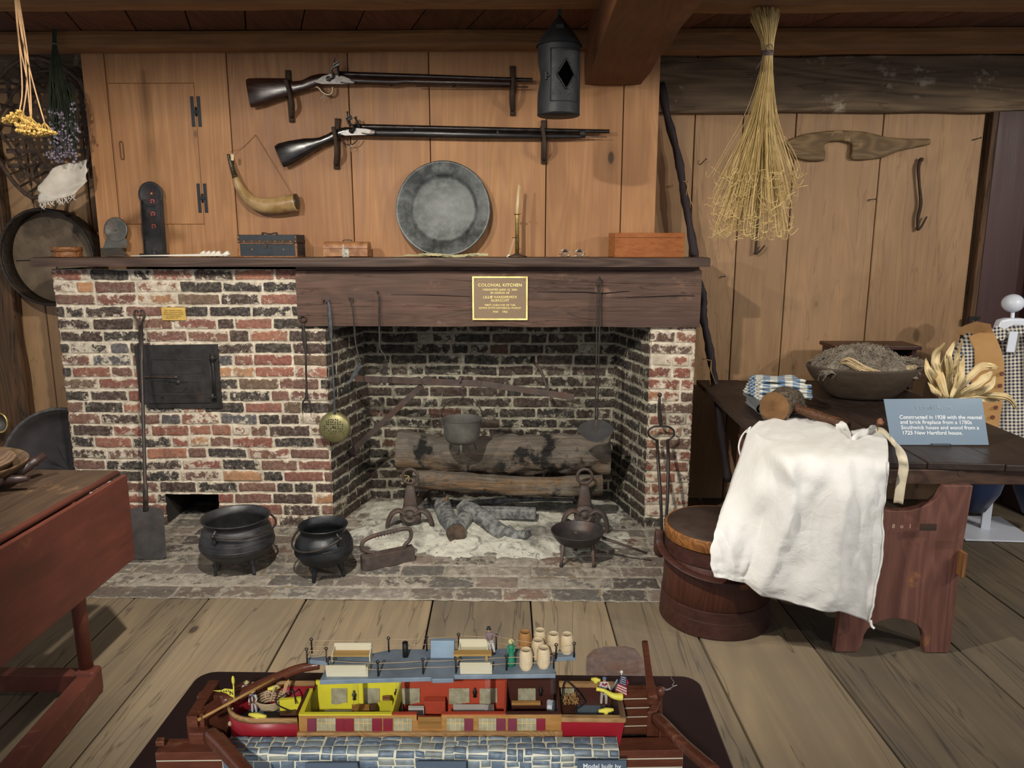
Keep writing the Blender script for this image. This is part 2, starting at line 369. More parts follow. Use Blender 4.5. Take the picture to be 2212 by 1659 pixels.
def planks(name, xs, y0, y1, z0, z1, mat, axis='x', gap=.004, seed=0, wavy=0., kind='structure', slant=0., lens=None):
    """boards side by side; axis x: upright boards split along x; axis floor: boards running in y"""
    rs = random.Random(seed); m = M()
    for i in range(len(xs)-1):
        a, b = xs[i]+gap/2, xs[i+1]-gap/2; m.rnd = rs.uniform(.05, 1); dy = rs.uniform(0, .003)
        if axis == 'x': m.box(a, b, y0+dy, y1, z0, z1)
        else:
            q = [Vector((a-slant*y0, y0, z1-dy)), Vector((b-slant*y0, y0, z1-dy)), Vector((b-slant*y1, y1, z1-dy)), Vector((a-slant*y1, y1, z1-dy))]
            m.prism(q, (0, 0, z0-z1))
    o = m.build(name, mat, bevel=.0025, seg=1)
    if kind: o['kind'] = kind
    return o
# floor boards (seams measured where they meet the hearth)
YW = .50
SL = math.tan(R(1.6))
seams = []
for (x, y) in [(439, 1307), (656, 1303), (934, 1301), (1146, 1298), (1306, 1294), (1560, 1479), (1710, 1334), (2053, 1386)]:
    p = G(x, y, 0); seams.append(p.x+SL*p.y)
seams = [-4.2, -3.75, -3.3, -2.85, -2.4, -2.0, seams[0]-.33]+seams+[seams[-1]+.42, seams[-1]+.8, seams[-1]+1.25, seams[-1]+1.7, seams[-1]+2.2]
seams = sorted(set(seams))
planks('floor', seams, -5.2, YW+.04, -.03, 0, WFLOOR, 'floor', .007, 3, slant=SL)
o = M().box(-4.5, 4.6, -5.3, YW, -.06, -.031).build('trim_1', DARK, kind='structure')
# back walls left and right of the chimney
bx = [W(x, 300, YW).x for x in (1432, 1500, 1604, 1718, 1906, 2125)]
planks('wall_right', [.70]+bx[1:], YW, YW+.03, 0, 2.62, WRIGHT, seed=5, gap=.006)
planks('wall_left', [-4.4, -4.05, -3.75, -3.42, -3.1, -2.83, -2.50, -2.2], YW, YW+.03, 0, 2.62, WRIGHT, seed=8, gap=.006)
M().box(-4.5, 4.6, YW+.031, YW+.06, 0, 2.7).build('wall_back', DARK, kind='structure')
# plum door and its frame at the far right
m = M(); jx = W(2143, 250, YW-.02).x
m.box(bx[-1], jx-.012, YW, YW+.03, 0, 2.25); m.build('trim_2', WPOST, kind='structure')
M().box(jx-.01, jx+.02, YW-.05, YW+.03, 0, 2.25).build('trim_3', WPOST, kind='structure', bevel=.003)
dr = M().box(jx+.024, jx+.30, YW-.045, YW, 0, 2.25).build('door_2', WPLUM, kind='structure', bevel=.003)
q = W(2103, 687, YW-.05); l = M(); l.bar((q.x-.03, q.y-.003, q.z), (q.x+.035, q.y-.003, q.z), .008, .016); l.obox((q.x-.022, q.y-.006, q.z-.012), (.02, .012, .03)); l.build('door_latch', iron('latch_iron', C('1c1a19')), dr)
M().box(jx+.305, jx+.75, YW-.30, YW, 0, 2.4).build('trim_4', wood('mauve_post', C('64494b'), C('43302f'), 2, rough=.55, rings=.05, worn=C('8d7470')), kind='structure', bevel=.01)
# big old plate beam over the right boards
def rough_beam(name, x0, x1, y0, y1, z0, z1, mat, ax=0, n=60, amp=.006, seed=0, bev=.012, kind='structure', parent=None, ends=True):
    a = np.linspace(0, 1, n+1); m = M(); ring = []
    cs = [(-1, -1), (-.6, -1), (0, -1), (.6, -1), (1, -1), (1, -.5), (1, 0), (1, .5), (1, 1), (.6, 1), (0, 1), (-.6, 1), (-1, 1), (-1, .5), (-1, 0), (-1, -.5)]
    L = (x1-x0) if ax == 0 else (y1-y0) if ax == 1 else (z1-z0); vs = []
    for i, t in enumerate(a):
        for k, (p, q) in enumerate(cs):
            nn = float(vnoise(np.array([t*L*4]), np.array([k*.7]), seed)[0])*amp
            corner = abs(p) == 1 and abs(q) == 1; sh = 1-(bev if corner else 0)
            if ax == 0: cx, cy = (y0+y1)/2, (z0+z1)/2; hx, hy = (y1-y0)/2, (z1-z0)/2; vs.append((x0+t*L, cx+p*(hx+nn)-(p*bev*.5 if corner else 0), cy+q*(hy+nn)-(q*bev*.5 if corner else 0)))
            elif ax == 1: cx, cy = (x0+x1)/2, (z0+z1)/2; hx, hy = (x1-x0)/2, (z1-z0)/2; vs.append((cx+p*(hx+nn)-(p*bev*.5 if corner else 0), y0+t*L, cy+q*(hy+nn)-(q*bev*.5 if corner else 0)))
            else: cx, cy = (x0+x1)/2, (y0+y1)/2; hx, hy = (x1-x0)/2, (y1-y0)/2; vs.append((cx+p*(hx+nn)-(p*bev*.5 if corner else 0), cy+q*(hy+nn)-(q*bev*.5 if corner else 0), z0+t*L))
    K = len(cs); fs = [(i*K+k, i*K+(k+1) % K, (i+1)*K+(k+1) % K, (i+1)*K+k) for i in range(n) for k in range(K)]
    m.add(vs, fs, False); m.add(vs[:K], [tuple(range(K))]); m.add(vs[-K:], [tuple(range(K))])
    return m.build(name, mat, parent, kind=kind)
zb = W(1700, 241, YW-.07).z
rough_beam('trim_5', .70, 4.5, YW-.07, YW+.02, zb, 2.52, WBEAM, 0, 90, .006, 2)
M().box(-4.4, -2.22, YW-.07, YW+.02, 2.40, 2.56).build('trim_6', WBEAM, kind='structure')
rough_beam('trim_7', W(12, 800, YW-.06).x-.16, W(45, 800, YW-.06).x+.02, YW-.08, YW, 0, 2.5, WPOST, 2, 50, .006, 4)
# chimney breast of upright pine boards, with its cupboard door
YP = .12
px = [W(x, 300, YP).x for x in (192, 241, 500, 757, 929, 1180, 1345, 1423)]
px = [-2.255, px[1], px[2], px[3], px[4], px[5], px[6], .675]
dz0, dz1 = W(330, 484, YP).z, W(330, 180, YP).z; dx0, dx1 = W(247, 330, YP).x, W(429, 330, YP).x
m = M(); rs = random.Random(4)
for i in range(len(px)-1):
    m.rnd = rs.uniform(.05, 1); a, b = px[i]+.0022, px[i+1]-.0022
    if i == 1:
        m.box(a, dx0-.0015, YP, YP+.03, 1.44, 2.60); m.box(dx1+.0015, b, YP, YP+.03, 1.44, 2.60)
        m.box(dx0-.0015, dx1+.0015, YP, YP+.03, dz1+.0015, 2.60); m.box(dx0-.0015, dx1+.0015, YP, YP+.03, 1.44, dz0-.0015)
    else: m.box(a, b, YP+rs.uniform(0, .002), YP+.03, 1.44, 2.60)
m.rnd = .3; m.box(-2.255, -2.23, YP+.03, YW, 1.42, 2.6); m.box(.65, .675, YP+.03, YW, 1.42, 2.6)
m.build('wall_front', WPAN, bevel=.0018, seg=1, kind='structure')
M().box(-2.2, .64, YP+.031, YP+.05, 1.44, 2.6).build('trim_8', DARK, kind='structure')
m = M(); m.rnd = .77; m.box(dx0, dx1, YP-.0005, YP+.025, dz0, dz1); d1 = m.build('door_1', WPAN, bevel=.0015, seg=1, kind='structure')
HB = iron('hinge_black', C('26282c'), .5)
for (x, y) in ((423, 241), (437, 428)):
    for s in (-1, 1):
        q = W(x+s*7.0, y, YP-.003); h = M(); h.obox(q, (.017, .003, .148)); h.build('hinge', HB, d1, bevel=.001)
    q = W(x, y, YP-.006); h = M(); h.tube([q+Vector((0, 0, -.022)), q+Vector((0, 0, .022))], .005); h.obox(q, (.024, .004, .016)); h.build('hinge_knuckle', HB, d1)
q = W(263, 325, YP-.004); h = M(); h.tube([q+Vector((math.cos(a)*.0085, 0, math.sin(a)*.0085+(.036 if math.sin(a) > 0 else -.036))) for a in np.linspace(0, 2*PI, 25)[:-1]], .003, 6, closed=True)
h.build('door_pull', wood('pull_wood', C('7d532f'), C('5a3a20'), 2), d1)
# ceiling boards, joists, summer beam
cs_ = [-4.6+.27*i for i in range(35)]
planks('ceiling', cs_, -4.6, YW+.05, 2.555, 2.58, WCEIL, 'floor', .006, 11, slant=.35)
JB = W(600, 116, YP-.005).z
m = M(); n = 9
for (y0, y1) in ((.005, .115), (-.70, -.59), (-1.40, -1.28), (-2.1, -1.98)):
    for (x0, x1) in ((-4.4, .30), (.60, 4.5)):
        m.rnd = random.uniform(.1, 1)
        rough_beam('trim_%d' % n, x0, x1, y0, y1, JB-(.02 if x0 > 0 else 0), 2.555, WJOIST, 0, 50, .003, n); n += 1
sx0, sx1 = W(1262, 180, YP).x, W(1385, 185, YP).x
M().box(-4.6, 4.7, -4.6, YW+.06, 2.585, 2.60).build('trim_%d' % n, DARK, kind='structure'); n += 1  # unseen slab added over the ceiling to stop light leaking between boards
rough_beam('trim_%d' % n, sx0, sx1, -4.4, YP-.002, W(1320, 184, YP).z, 2.57, WJ2, 1, 60, .004, 5, bev=.008); n += 1
# ================================================================ fireplace
FX0, FX1 = -2.45, .885; OX0, OX1 = -1.045, .65; LZ0, LZ1 = 1.104, 1.397; MT = 1.462
fp = thing('brick_fireplace', (0, 0, 0), 'wide old brick fireplace with dark timber lintel, mantel shelf, and iron oven door', 'fireplace')
lx0 = W(643, 640, 0).x
ax0, ax1, az1 = W(358, 1090, 0).x, W(472, 1090, 0).x, W(400, 1069, 0).z
brick_panel('brick_face', (FX0, 0, 0), (1, 0, 0), (0, 0, 1), (0, -1, 0), OX0-FX0, 1.40, MB1, RED, fp, res=.0055, seed=12,
            holes=[(lx0-FX0, 9, LZ0, 2), (ax0-FX0, ax1-FX0, -1, az1)], smear=(.05, .62))
brick_panel('brick_pier', (OX1, 0, 0), (1, 0, 0), (0, 0, 1), (0, -1, 0), FX1-OX1, LZ0, MB1, [('8a5240', 3), ('9c6a4c', 2), ('5e4338', 3), ('2a2424', 2), ('7c4335', 3)], fp, res=.0055, seed=31, smear=(.25, .7), header=.5)
FD = .46
brick_panel('firebox_side', (OX0, 0, 0), (.12, FD, 0), (0, 0, 1), (1, 0, 0), 1.0, 1.3, MB2, SOOT, fp, seed=41, smear=(.1, .45), res=.009, blen=.42, joint=.0135)
brick_panel('firebox_side', (OX1, 0, 0), (-.13, FD, 0), (0, 0, 1), (-1, 0, 0), 1.0, 1.3, MB2, SOOT, fp, seed=43, smear=(.15, .5), res=.009, blen=.42, joint=.0135)
brick_panel('firebox_back', (OX0+.10, FD-.003, 0), (1, 0, 0), (0, 0, 1), (0, -1, 0), OX1-.11-OX0-.10, 1.5, MB2, SOOT, fp, seed=47, smear=(.15, .58), res=.006)
m = M(); m.box(OX0-.02, OX1+.02, .2, FD, 1.5, 1.52)   # smoke shelf above the opening
m.box(FX0, FX0+.02, .01, YW, 0, 1.40); m.box(FX1-.02, FX1, .01, YW, 0, 1.40)
m.build('chimney_core', plain('core_brick', C('5a4338'), .9, c2=C('3a2c28')), fp)
brick_panel('brick_side', (FX1, 0, 0), (0, 1, 0), (0, 0, 1), (1, 0, 0), YW, 1.4, MB1, RED, fp, seed=51, res=.012)
brick_panel('brick_side', (FX0, 0, 0), (0, 1, 0), (0, 0, 1), (-1, 0, 0), YW, 1.4, MB1, RED, fp, seed=52, res=.012)
# hearth, bricks laid flat
hth = brick_panel('brick_hearth', (-2.5, -.845, .004), (1, 0, 0), (0, 1, 0), (0, 0, 1), FX1+2.5, .845+FD, MB3, HRT, None, pitch=.118, blen=.212, joint=.012, res=.007, seed=61, smear=(.25, .7), relief=.004, header=.08)
tag(hth, 'grey ash-dusted hearth of worn bricks laid flat before the fireplace', 'hearth')
# lintel
rough_beam('lintel_beam', lx0, FX1+.012, -.022, .19, LZ0, LZ1, WLINT, 0, 120, .0025, 8, kind=None, parent=fp, bev=.008)
cpts = [(1160, 630), (1210, 631), (1262, 631), (1300, 634), (1345, 630), (1362, 629)]
ck = M(); ck.tube([W(x, y, -.0245) for x, y in cpts], [.0006, .002, .003, .0032, .002, .0004], 5, flat=.0022, up=(0, 1, 0))
ck.build('timber_crack', DARK, fp); ck = M(); ck.tube([W(x, y, -.0245) for x, y in [(1352, 642), (1400, 641), (1450, 639), (1500, 639)]], [.0006, .002, .003, .002], 5, flat=.0022, up=(0, 1, 0))
ck.build('timber_crack', DARK, fp); ck = M(); ck.tube([W(x, y, -.0245) for x, y in [(845, 636), (920, 637), (1015, 640)]], [.0004, .001, .0006], 5, flat=.0022, up=(0, 1, 0))
ck.build('timber_crack', DARK, fp)
rough_beam('mantel_shelf', -2.49, .918, -.10, YP, 1.415, MT, WMANT, 0, 90, .0014, 9, kind=None, bev=.004)
tag(bpy.data.objects['mantel_shelf'], 'long dark stained mantel shelf running across the top of the brick fireplace', 'mantel shelf')
m = M(); m.box(lx0, FX1, -.01, .1, LZ1-.002, 1.416); m.build('mantel_batten', WLINT, fp)
# ash pit under the oven
m = M(); m.box(ax0-.02, ax1+.02, .40, .42, 0, az1+.05); m.box(ax0-.03, ax0-.005, .03, .42, 0, az1+.03); m.box(ax1+.005, ax1+.03, .03, .42, 0, az1+.03); m.box(ax0, ax1, .03, .42, az1+.005, az1+.03)
m.build('ash_pit', plain('pit_dark', C('2b2724'), .95), fp)
# oven door
OI = iron('oven_iron', C('343231'), .5, .05)
def Q(x, y, d=0.): return W(x, y, -d)
def plate(m, pts, d0, d1): m.prism([Q(x, y, d1) for x, y in pts], (0, d1-d0, 0))
od = M(); ov = [(289, 745), (470, 747), (479, 882), (300, 872)]
plate(od, [(289, 746), (469, 744), (479, 883), (321, 882), (318, 875), (302, 870)], -.005, .012)
door = od.build('oven_door_frame', OI, fp, bevel=.002)
od = M(); plate(od, [(318, 765), (452, 764), (461, 870), (322, 872)], .01, .02); dd = od.build('oven_door', OI, fp, bevel=.002)
od = M()
for pl in ([(327, 777), (438, 777), (440, 806), (329, 806)], [(328, 823), (441, 823), (446, 852), (330, 852)]):
    pp = [Q(x, y, .0205) for x, y in pl]; od.tube(pp, .0022, 6, closed=True)
od.build('panel_molding', OI, dd)
od = M(); od.bar(Q(312, 813, .026), Q(381, 815, .026), .006, .011, (0, 1, 0)); c = Q(380, 815, .028); od.lathe([(.0, .006), (.006, .006), (.0085, .0)], c, 14, (0, -1, 0)); od.build('latch_bar', iron('latch_worn', C('4c413a'), .45, .4), dd)
od = M(); c = Q(383, 829, .0215); od.tube([Q(363, 826, .022)]+[c+Vector((-.052*math.cos(a), 0, -.048*math.sin(a))) for a in np.linspace(.1, PI-.1, 14)]+[Q(404, 826, .022), Q(363, 826, .022)], .0016, 6)
od.lathe([(0, .006), (.011, .005), (.013, 0)], Q(384, 826, .022), 14, (0, -1, 0)); od.build('air_vent', OI, dd)
for yy0, yy1 in ((770, 778), (853, 861)):
    od = M(); od.tube([Q(459, yy0-3, .024), Q(459, yy1+3, .024)], .009); od.bar(Q(450, (yy0+yy1)/2, .02), Q(467, (yy0+yy1)/2, .02), .008, .012, (0, 1, 0)); od.build('hinge', OI, dd)
od = M(); od.tube([Q(457, 750, .02), Q(466, 868, .02)], .0045); od.tube([Q(452, 775, .02), Q(461, 862, .02)], .003); od.build('hinge_rod', OI, dd)
EBOSS = iron('embossed', C('3a3836'), .5)
text('UNION OVEN', .021, Q(385, 771, .0212), (PI/2, 0, 0), EBOSS, dd, space=1.1)
text('MIDDLETOWN CONN', .019, Q(388, 858, .0212), (PI/2, 0, 0), EBOSS, dd, space=1.05)
# metal patch let into the floor boards
m = M(); m.prism([G(x, y, .0015) for x, y in ((1266, 1442), (1268, 1418), (1282, 1404), (1308, 1397), (1332, 1397), (1350, 1396), (1372, 1402), (1386, 1420), (1395, 1440), (1396, 1462), (1268, 1462))], (0, 0, .0015))
o = m.build('metal_floor_patch', iron('patch_metal', C('5a4d49'), .6, .4, .35, 14)); tag(center(o), 'flat rusty sheet-metal patch nailed to the floor boards behind the boat model', 'patch')
# ash bed
def ash_h(x, y):
    a = max(0, 1-((x+.17)/.80)**2)*max(0, 1-((y-.07)/.50)**2); return a**.8*.062-.010
m = M(); nu, nv = 200, 110; X0, X1, Y0_, Y1_ = -.99, .60, -.47, .44
UU, VV = np.meshgrid(np.linspace(X0, X1, nu+1), np.linspace(Y0_, Y1_, nv+1)); hh = np.vectorize(ash_h)(UU, VV)
hh = hh+.013*fbm(UU*6, VV*6, 5, 3)+.008*np.clip(fbm(UU*30, VV*30, 3, 6), 0, 1)*np.clip(hh*40+.4, 0, 1)
hh = np.maximum(hh, -.012)
m.add(np.stack([UU.ravel(), VV.ravel(), hh.ravel()], 1).tolist(), [(j*(nu+1)+i, j*(nu+1)+i+1, (j+1)*(nu+1)+i+1, (j+1)*(nu+1)+i) for j in range(nv) for i in range(nu)], True)
t = NT('ash'); v = t.coord(); n1 = t.noise(v, 11, 9, .72, .8); n2 = t.noise(v, 60, 5, .7)
col = t.mix(t.rng(n1, .53, .60), C('bfbdb0'), C('86847d')); col = t.mix(t.rng(n2, .62, .68), col, C('3c3a37')); col = t.mix(t.rng(t.noise(v, 3.5, 4, .6), .5, .66), col, C('73706a'))
ASH = t.out(col, .95, 0, t.math('ADD', n1, n2), .006, .9, .1)
o = m.build('wood_ash', ASH, fix=False); tag(o, 'pale heap of wood ash spread under the logs in the fireplace', 'ash', kind='stuff')
# ================================================================ hanging on the pine boards
def loft(m, st, Y, t, n=16, sq=.75):
    """stations: (top xy, bottom xy, half thickness) traced on the plane y=Y"""
    vs = []; k = len(st)
    for (a, b, th) in st:
        A, B = W(a[0], a[1], Y), W(b[0], b[1], Y); c = (A+B)/2; r = (A-B)/2
        for j in range(n):
            q = 2*PI*j/n; ca, sa = math.cos(q), math.sin(q)
            ca, sa = math.copysign(abs(ca)**sq, ca), math.copysign(abs(sa)**sq, sa)
            vs.append(c+r*sa+Vector((0, th*t, 0))*ca)
    fs = [(i*n+j, i*n+(j+1) % n, (i+1)*n+(j+1) % n, (i+1)*n+j) for i in range(k-1) for j in range(n)]
    m.add(vs, fs, True); m.add(vs[:n], [tuple(range(n))]); m.add(vs[-n:], [tuple(range(n))]); return m
GUNW = wood('walnut_stock', C('4a2b1f'), C('24130e'), 0, rough=.28, rings=.1, cross=40, along=6, bump=.0004, stain=.3, spec=.6)
GUNB = wood('black_stock', C('2a211e'), C('120f0e'), 0, rough=.25, rings=.1, cross=40, along=6, bump=.0004, stain=.3, spec=.6)
STEELD = iron('barrel_steel', C('3c3735'), .32, 0, .9); STEEL = iron('lock_steel', C('656361'), .35, .1, .9, 40)
BLKI = iron('black_iron', C('262423'), .5, .1); STR = plain('string', C('d8cdb4'), .9)
YG = YP-.045
def gp(x, y): return (480+x/3.95, 80+y/3.95)
def gun(name, label, butt, stock, barrel, lock, cock, friz, guard, rod, bands, wm):
    g = thing(name, W(*butt, YG), label, 'musket', 'muskets on the pine wall')
    m = M(); loft(m, [(gp(*a), gp(*b), t) for a, b, t in stock], YG, 1); m.build('stock', wm, g)
    m = M(); m.tube([W(*p, YG-.003) for p, r in barrel], [r for p, r in barrel], 16); m.build('barrel', STEELD, g)
    m = M(); m.prism([W(*gp(*p), YG-.026) for p in lock], (0, .008, 0)); m.build('lock_plate', STEEL, g, bevel=.0012)
    m = M(); m.tube(spl([W(*gp(*p), YG-.034) for p in cock]), spf([.013, .014, .011, .008, .009, .011][:len(cock)]), 8, flat=.006); c = W(*gp(*cock[0]), YG-.036); m.lathe([(0, .006), (.011, .005), (.012, 0)], c, 14, (0, -1, 0))
    e = W(*gp(*cock[-1]), YG-.034); m.obox(e+Vector((.008, 0, .010)), (.030, .016, .006), (0, -.5, 0)); m.obox(e+Vector((.012, 0, -.001)), (.030, .016, .007), (0, -.4, 0)); m.obox(e+Vector((.018, 0, .005)), (.018, .011, .006), (0, -.45, 0)); m.tube([e+Vector((.004, 0, .0)), e+Vector((.003, 0, .028))], .0028, 8); m.ell(e+Vector((.003, 0, .032)), .0055, 8, 6); m.build('cock', STEEL if wm is GUNW else BLKI, g)
    m = M(); m.tube(spl([W(*gp(*p), YG-.026) for p in friz]), [.004]*99 if 0 else .0055, 6, flat=.011); m.build('frizzen', BLKI, g)
    m = M(); a = W(*gp(*lock[len(lock)//2-1]), YG-.036); m.tube(spl([W(*gp(*p), YG-.034) for p in (bands[0])]), .003, 6); m.build('lock_spring', STEEL, g)
    m = M(); m.tube(spl([W(*gp(*p), YG-.002) for p in guard]), .0028, 8, flat=.006); m.build('trigger_guard', iron('guard_brass' if wm is GUNW else 'guard_iron', C('8a7a62') if wm is GUNW else C('3a3532'), .4, 0, .8), g)
    gx = sum(p[0] for p in guard)/len(guard); gy = min(p[1] for p in guard)
    m = M(); m.tube(spl([W(*gp(gx-8, gy-8), YG), W(*gp(gx-5, gy+20), YG), W(*gp(gx-14, gy+34), YG)]), .002, 6); m.build('trigger', BLKI, g)
    m = M(); m.tube([W(*p, YG-.004) for p in rod], .003, 8); m.build('ramrod', iron('rod_steel', C('6d6258'), .4, .2, .8) if wm is not GUNW else GUNW, g)
    for (x, yt, yb, wd) in bands[1:]:
        m = M(); c = (W(x, yt, YG)+W(x, yb, YG))/2; h = (W(x, yt, YG)-W(x, yb, YG)).length/2+.001
        m.tube([c+Vector((-wd/2, 0, 0)), c+Vector((wd/2, 0, 0))], h, 18, flat=.0165, up=(0, 1, 0)); m.build('barrel_band', BLKI, g)
    s = W(*gp(gx+12, max(p[1] for p in guard)-4), YG-.012); m = M()
    for dx, dz in ((-.02, -.02), (.0, -.035), (.012, -.02)): m.tube(spl([s, s+Vector((dx*.4, -.003, dz*.6)), s+Vector((dx, 0, dz))]), .0009, 5)
    m.build('tag_string', STR, g); return g
gun('flintlock_musket', 'upper flintlock musket with worn brown walnut butt, lying in forked branches on the pine wall', (535, 230),
    [((205, 362), (248, 602), .017), ((225, 352), (275, 600), .020), ((330, 349), (350, 582), .022), ((450, 350), (455, 545), .021), ((540, 352), (560, 512), .019), ((610, 378), (630, 482), .017), ((680, 370), (700, 463), .017), ((760, 330), (770, 440), .018), ((840, 312), (835, 415), .021), ((1000, 318), (1000, 402), .021), ((1150, 340), (1150, 408), .019), ((1300, 346), (1300, 412), .018), ((1480, 350), (1480, 416), .018), ((1560, 352), (1560, 405), .016), ((2200, 362), (2200, 420), .015), ((2456, 366), (2456, 424), .013)],
    [((731, 160), .0145), ((760, 161), .0135), ((900, 165), .012), ((1050, 170), .0105), ((1150, 173), .0098), ((1150.5, 173), .0098)],
    [(780, 385), (850, 335), (920, 312), (1030, 330), (1110, 365), (1132, 385), (1110, 402), (850, 402)],
    [(905, 355), (940, 345), (945, 310), (925, 285), (945, 258), (955, 245)], [(1000, 335), (990, 290), (985, 225), (978, 220)],
    [(740, 438), (800, 424), (830, 440), (855, 470), (900, 492), (935, 475), (942, 420)],
    [(900, 186), (1000, 187.5), (1141, 188)], [[(1010, 385), (1060, 392), (1115, 395), (1128, 380), (1090, 365)], (845, 176, 186, .015), (980, 178, 188, .015)], GUNW)
gun('flintlock_musket', 'lower flintlock musket with black stock and iron barrel bands, below the brown one', (600, 350),
    [((448, 930), (528, 1112), .017), ((475, 908), (560, 1105), .020), ((560, 886), (640, 1065), .022), ((700, 864), (725, 1012), .021), ((780, 862), (800, 962), .019), ((830, 856), (860, 930), .017), ((900, 828), (920, 905), .017), ((970, 786), (990, 872), .018), ((1050, 768), (1050, 848), .021), ((1200, 772), (1200, 852), .021), ((1320, 778), (1320, 856), .019), ((1600, 784), (1600, 858), .018), ((2200, 800), (2200, 870), .016), ((2900, 818), (2900, 872), .015), ((3060, 828), (3060, 868), .013)],
    [((765, 274), .0145), ((790, 274), .0138), ((900, 276), .0125), ((1100, 280), .011), ((1316, 284), .0098), ((1316.5, 284), .0098)],
    [(1000, 828), (1060, 790), (1150, 775), (1230, 782), (1300, 795), (1312, 815), (1290, 835), (1050, 842)],
    [(1100, 800), (1120, 790), (1120, 760), (1085, 740), (1072, 715), (1065, 700)], [(1175, 775), (1160, 740), (1140, 700), (1130, 685)],
    [(1020, 855), (1040, 900), (1080, 922), (1130, 905), (1165, 860)],
    [(1000, 292), (1200, 295), (1311, 296)], [[(1190, 818), (1240, 826), (1290, 825), (1300, 808), (1270, 790)], (890, 272, 297, .017), (1075, 276, 300, .014), (1258, 279, 298, .03)], GUNB)
BARK = wood('branch_bark', C('5a4636'), C('33271d'), 2, rough=.85, rings=.1, cross=50, along=12, bump=.003, stain=.5)
for k, (a, b, f0, f1, lab) in enumerate((((622, 152), (630, 264), (617, 172), (630, 225), 'forked branch hook under the butt of the upper musket'), ((1107, 143), (1107, 250), (1109, 165), (1105, 210), 'forked branch hook under the muzzle end of the upper musket'),
                              ((729, 256), (727, 365), (720, 274), (727, 330), 'forked branch hook at the wrist of the lower musket'), ((1175, 260), (1175, 354), (1171, 272), (1176, 320), 'forked branch hook near the muzzle of the lower musket, below the lantern'))):
    h = thing('branch_hook', W(*b, YP-.012), lab, 'hook', 'forked branch hooks holding the muskets')
    m = M(); A, B = W(*a, YP-.009), W(*b, YP-.012); pts = ins(A, B, 8)
    m.tube([p+Vector((random.uniform(-.002, .002), 0, 0)) for p in pts], [.015+random.uniform(-.0015, .0015) for _ in pts], 9, flat=.009); m.build('back_stick', BARK, h)
    m = M(); A, B = W(*f0, YG-.035), W(*f1, YG-.030); E = W(b[0], (f1[1]+b[1])/2+8, YP-.02)
    pts = spl([A, (A+B)/2+Vector((.003, 0, 0)), B, E], 4); m.tube(pts, spf([.011, .010, .012, .011], 4), 9); m.build('prong', BARK, h)
# powder horn
hc = [(50, 1000, 11), (68, 1060, 15), (90, 1130, 20), (112, 1200, 24), (150, 1290, 36), (225, 1380, 50), (320, 1430, 60), (430, 1440, 66), (540, 1425, 70), (632, 1410, 72)]
YH = YP-.055
ph = thing('powder_horn', W(640, 460, YH), 'curved yellow-brown powder horn hanging by a string on the pine wall', 'horn')
HORN = plain('horn', C('8a6c42'), .3, c2=C('b09468'), scale=14, var=.2); HD = plain('dark_horn', C('2c241a'), .35, c2=C('453722'), scale=20)
def hw(i): x, y, r = hc[i]; return W(*gp(x, y), YH+(.01 if i < 3 else 0)), r/3.95*.00246
ps = [hw(i) for i in range(3, 10)]; m = M(); m.tube(spl([p for p, r in ps]), spf([r for p, r in ps]), 22); m.build('horn_body', HORN, ph)
ps = [hw(i) for i in range(0, 4)]; m = M(); m.tube(spl([p for p, r in ps]), [r*(1.0+.08*(k % 6 == 0)) for k, r in enumerate(spf([r for p, r in ps]))], 16); m.build('horn_neck', HD, ph)
m = M(); m.ell(hw(9)[0]+Vector((.001, 0, 0)), (.012, hw(9)[1]*.97, hw(9)[1]*.97)); m.build('end_plug', HD, ph)
m = M(); nl = W(552, 291, YP-.006); m.tube(spl([hw(0)[0]+Vector((.01, 0, .01)), W(525, 318, YP-.006), nl]), .0011, 5); m.tube([nl, W(630, 418, YP-.02)], .0011, 5); m.build('hanging_string', plain('twine_brown', C('7c5a38'), .9), ph)
m = M(); m.obox(W(502, 340, YH-.02), (.014, .001, .03), (0, .1, 0)); m.tube([W(500, 333, YH-.02), W(508, 330, YH-.012)], .0008, 4); m.build('paper_tag', plain('tag_paper', C('d9c9a4'), .9), ph)
def nail(x, y, Y, l=.02, ang=.5, lab=None, s=1, wall='right boards'):
    p = W(x, y, Y); m = M(); m.tube([p+Vector((0, .004, 0)), p+Vector((l*.3*s, -l*.9, l*ang*.4)), p+Vector((l*.8*s, -l*1.3, l*ang))], .0025, 6)
    m.lathe([(0, .0015), (.005, .001), (.005, 0)], p+Vector((l*.8*s, -l*1.3, l*ang)), 8, (s*.5, -.7, ang*.6))
    o = m.build('nail', BLKI); tag(center(o), lab, 'nail', 'nails left in the old boards'); return o
nail(1512, 356, YW, .03, .9, 'bent nail high in the old boards, left of the straw bundle')
nail(1562, 481, YW, .03, .6, 'bent nail in the old boards just below the left side of the straw bundle')
nail(1875, 432, YW, .03, .1, 'single nail in the middle old board, below the wooden yoke')
nail(2100, 303, YW, .03, .3, 'nail near the right edge of the old boards, beside the doorway')
nail(1557, 598, YW, .02, .2, 'small nail in the old boards, right of the mantel end')
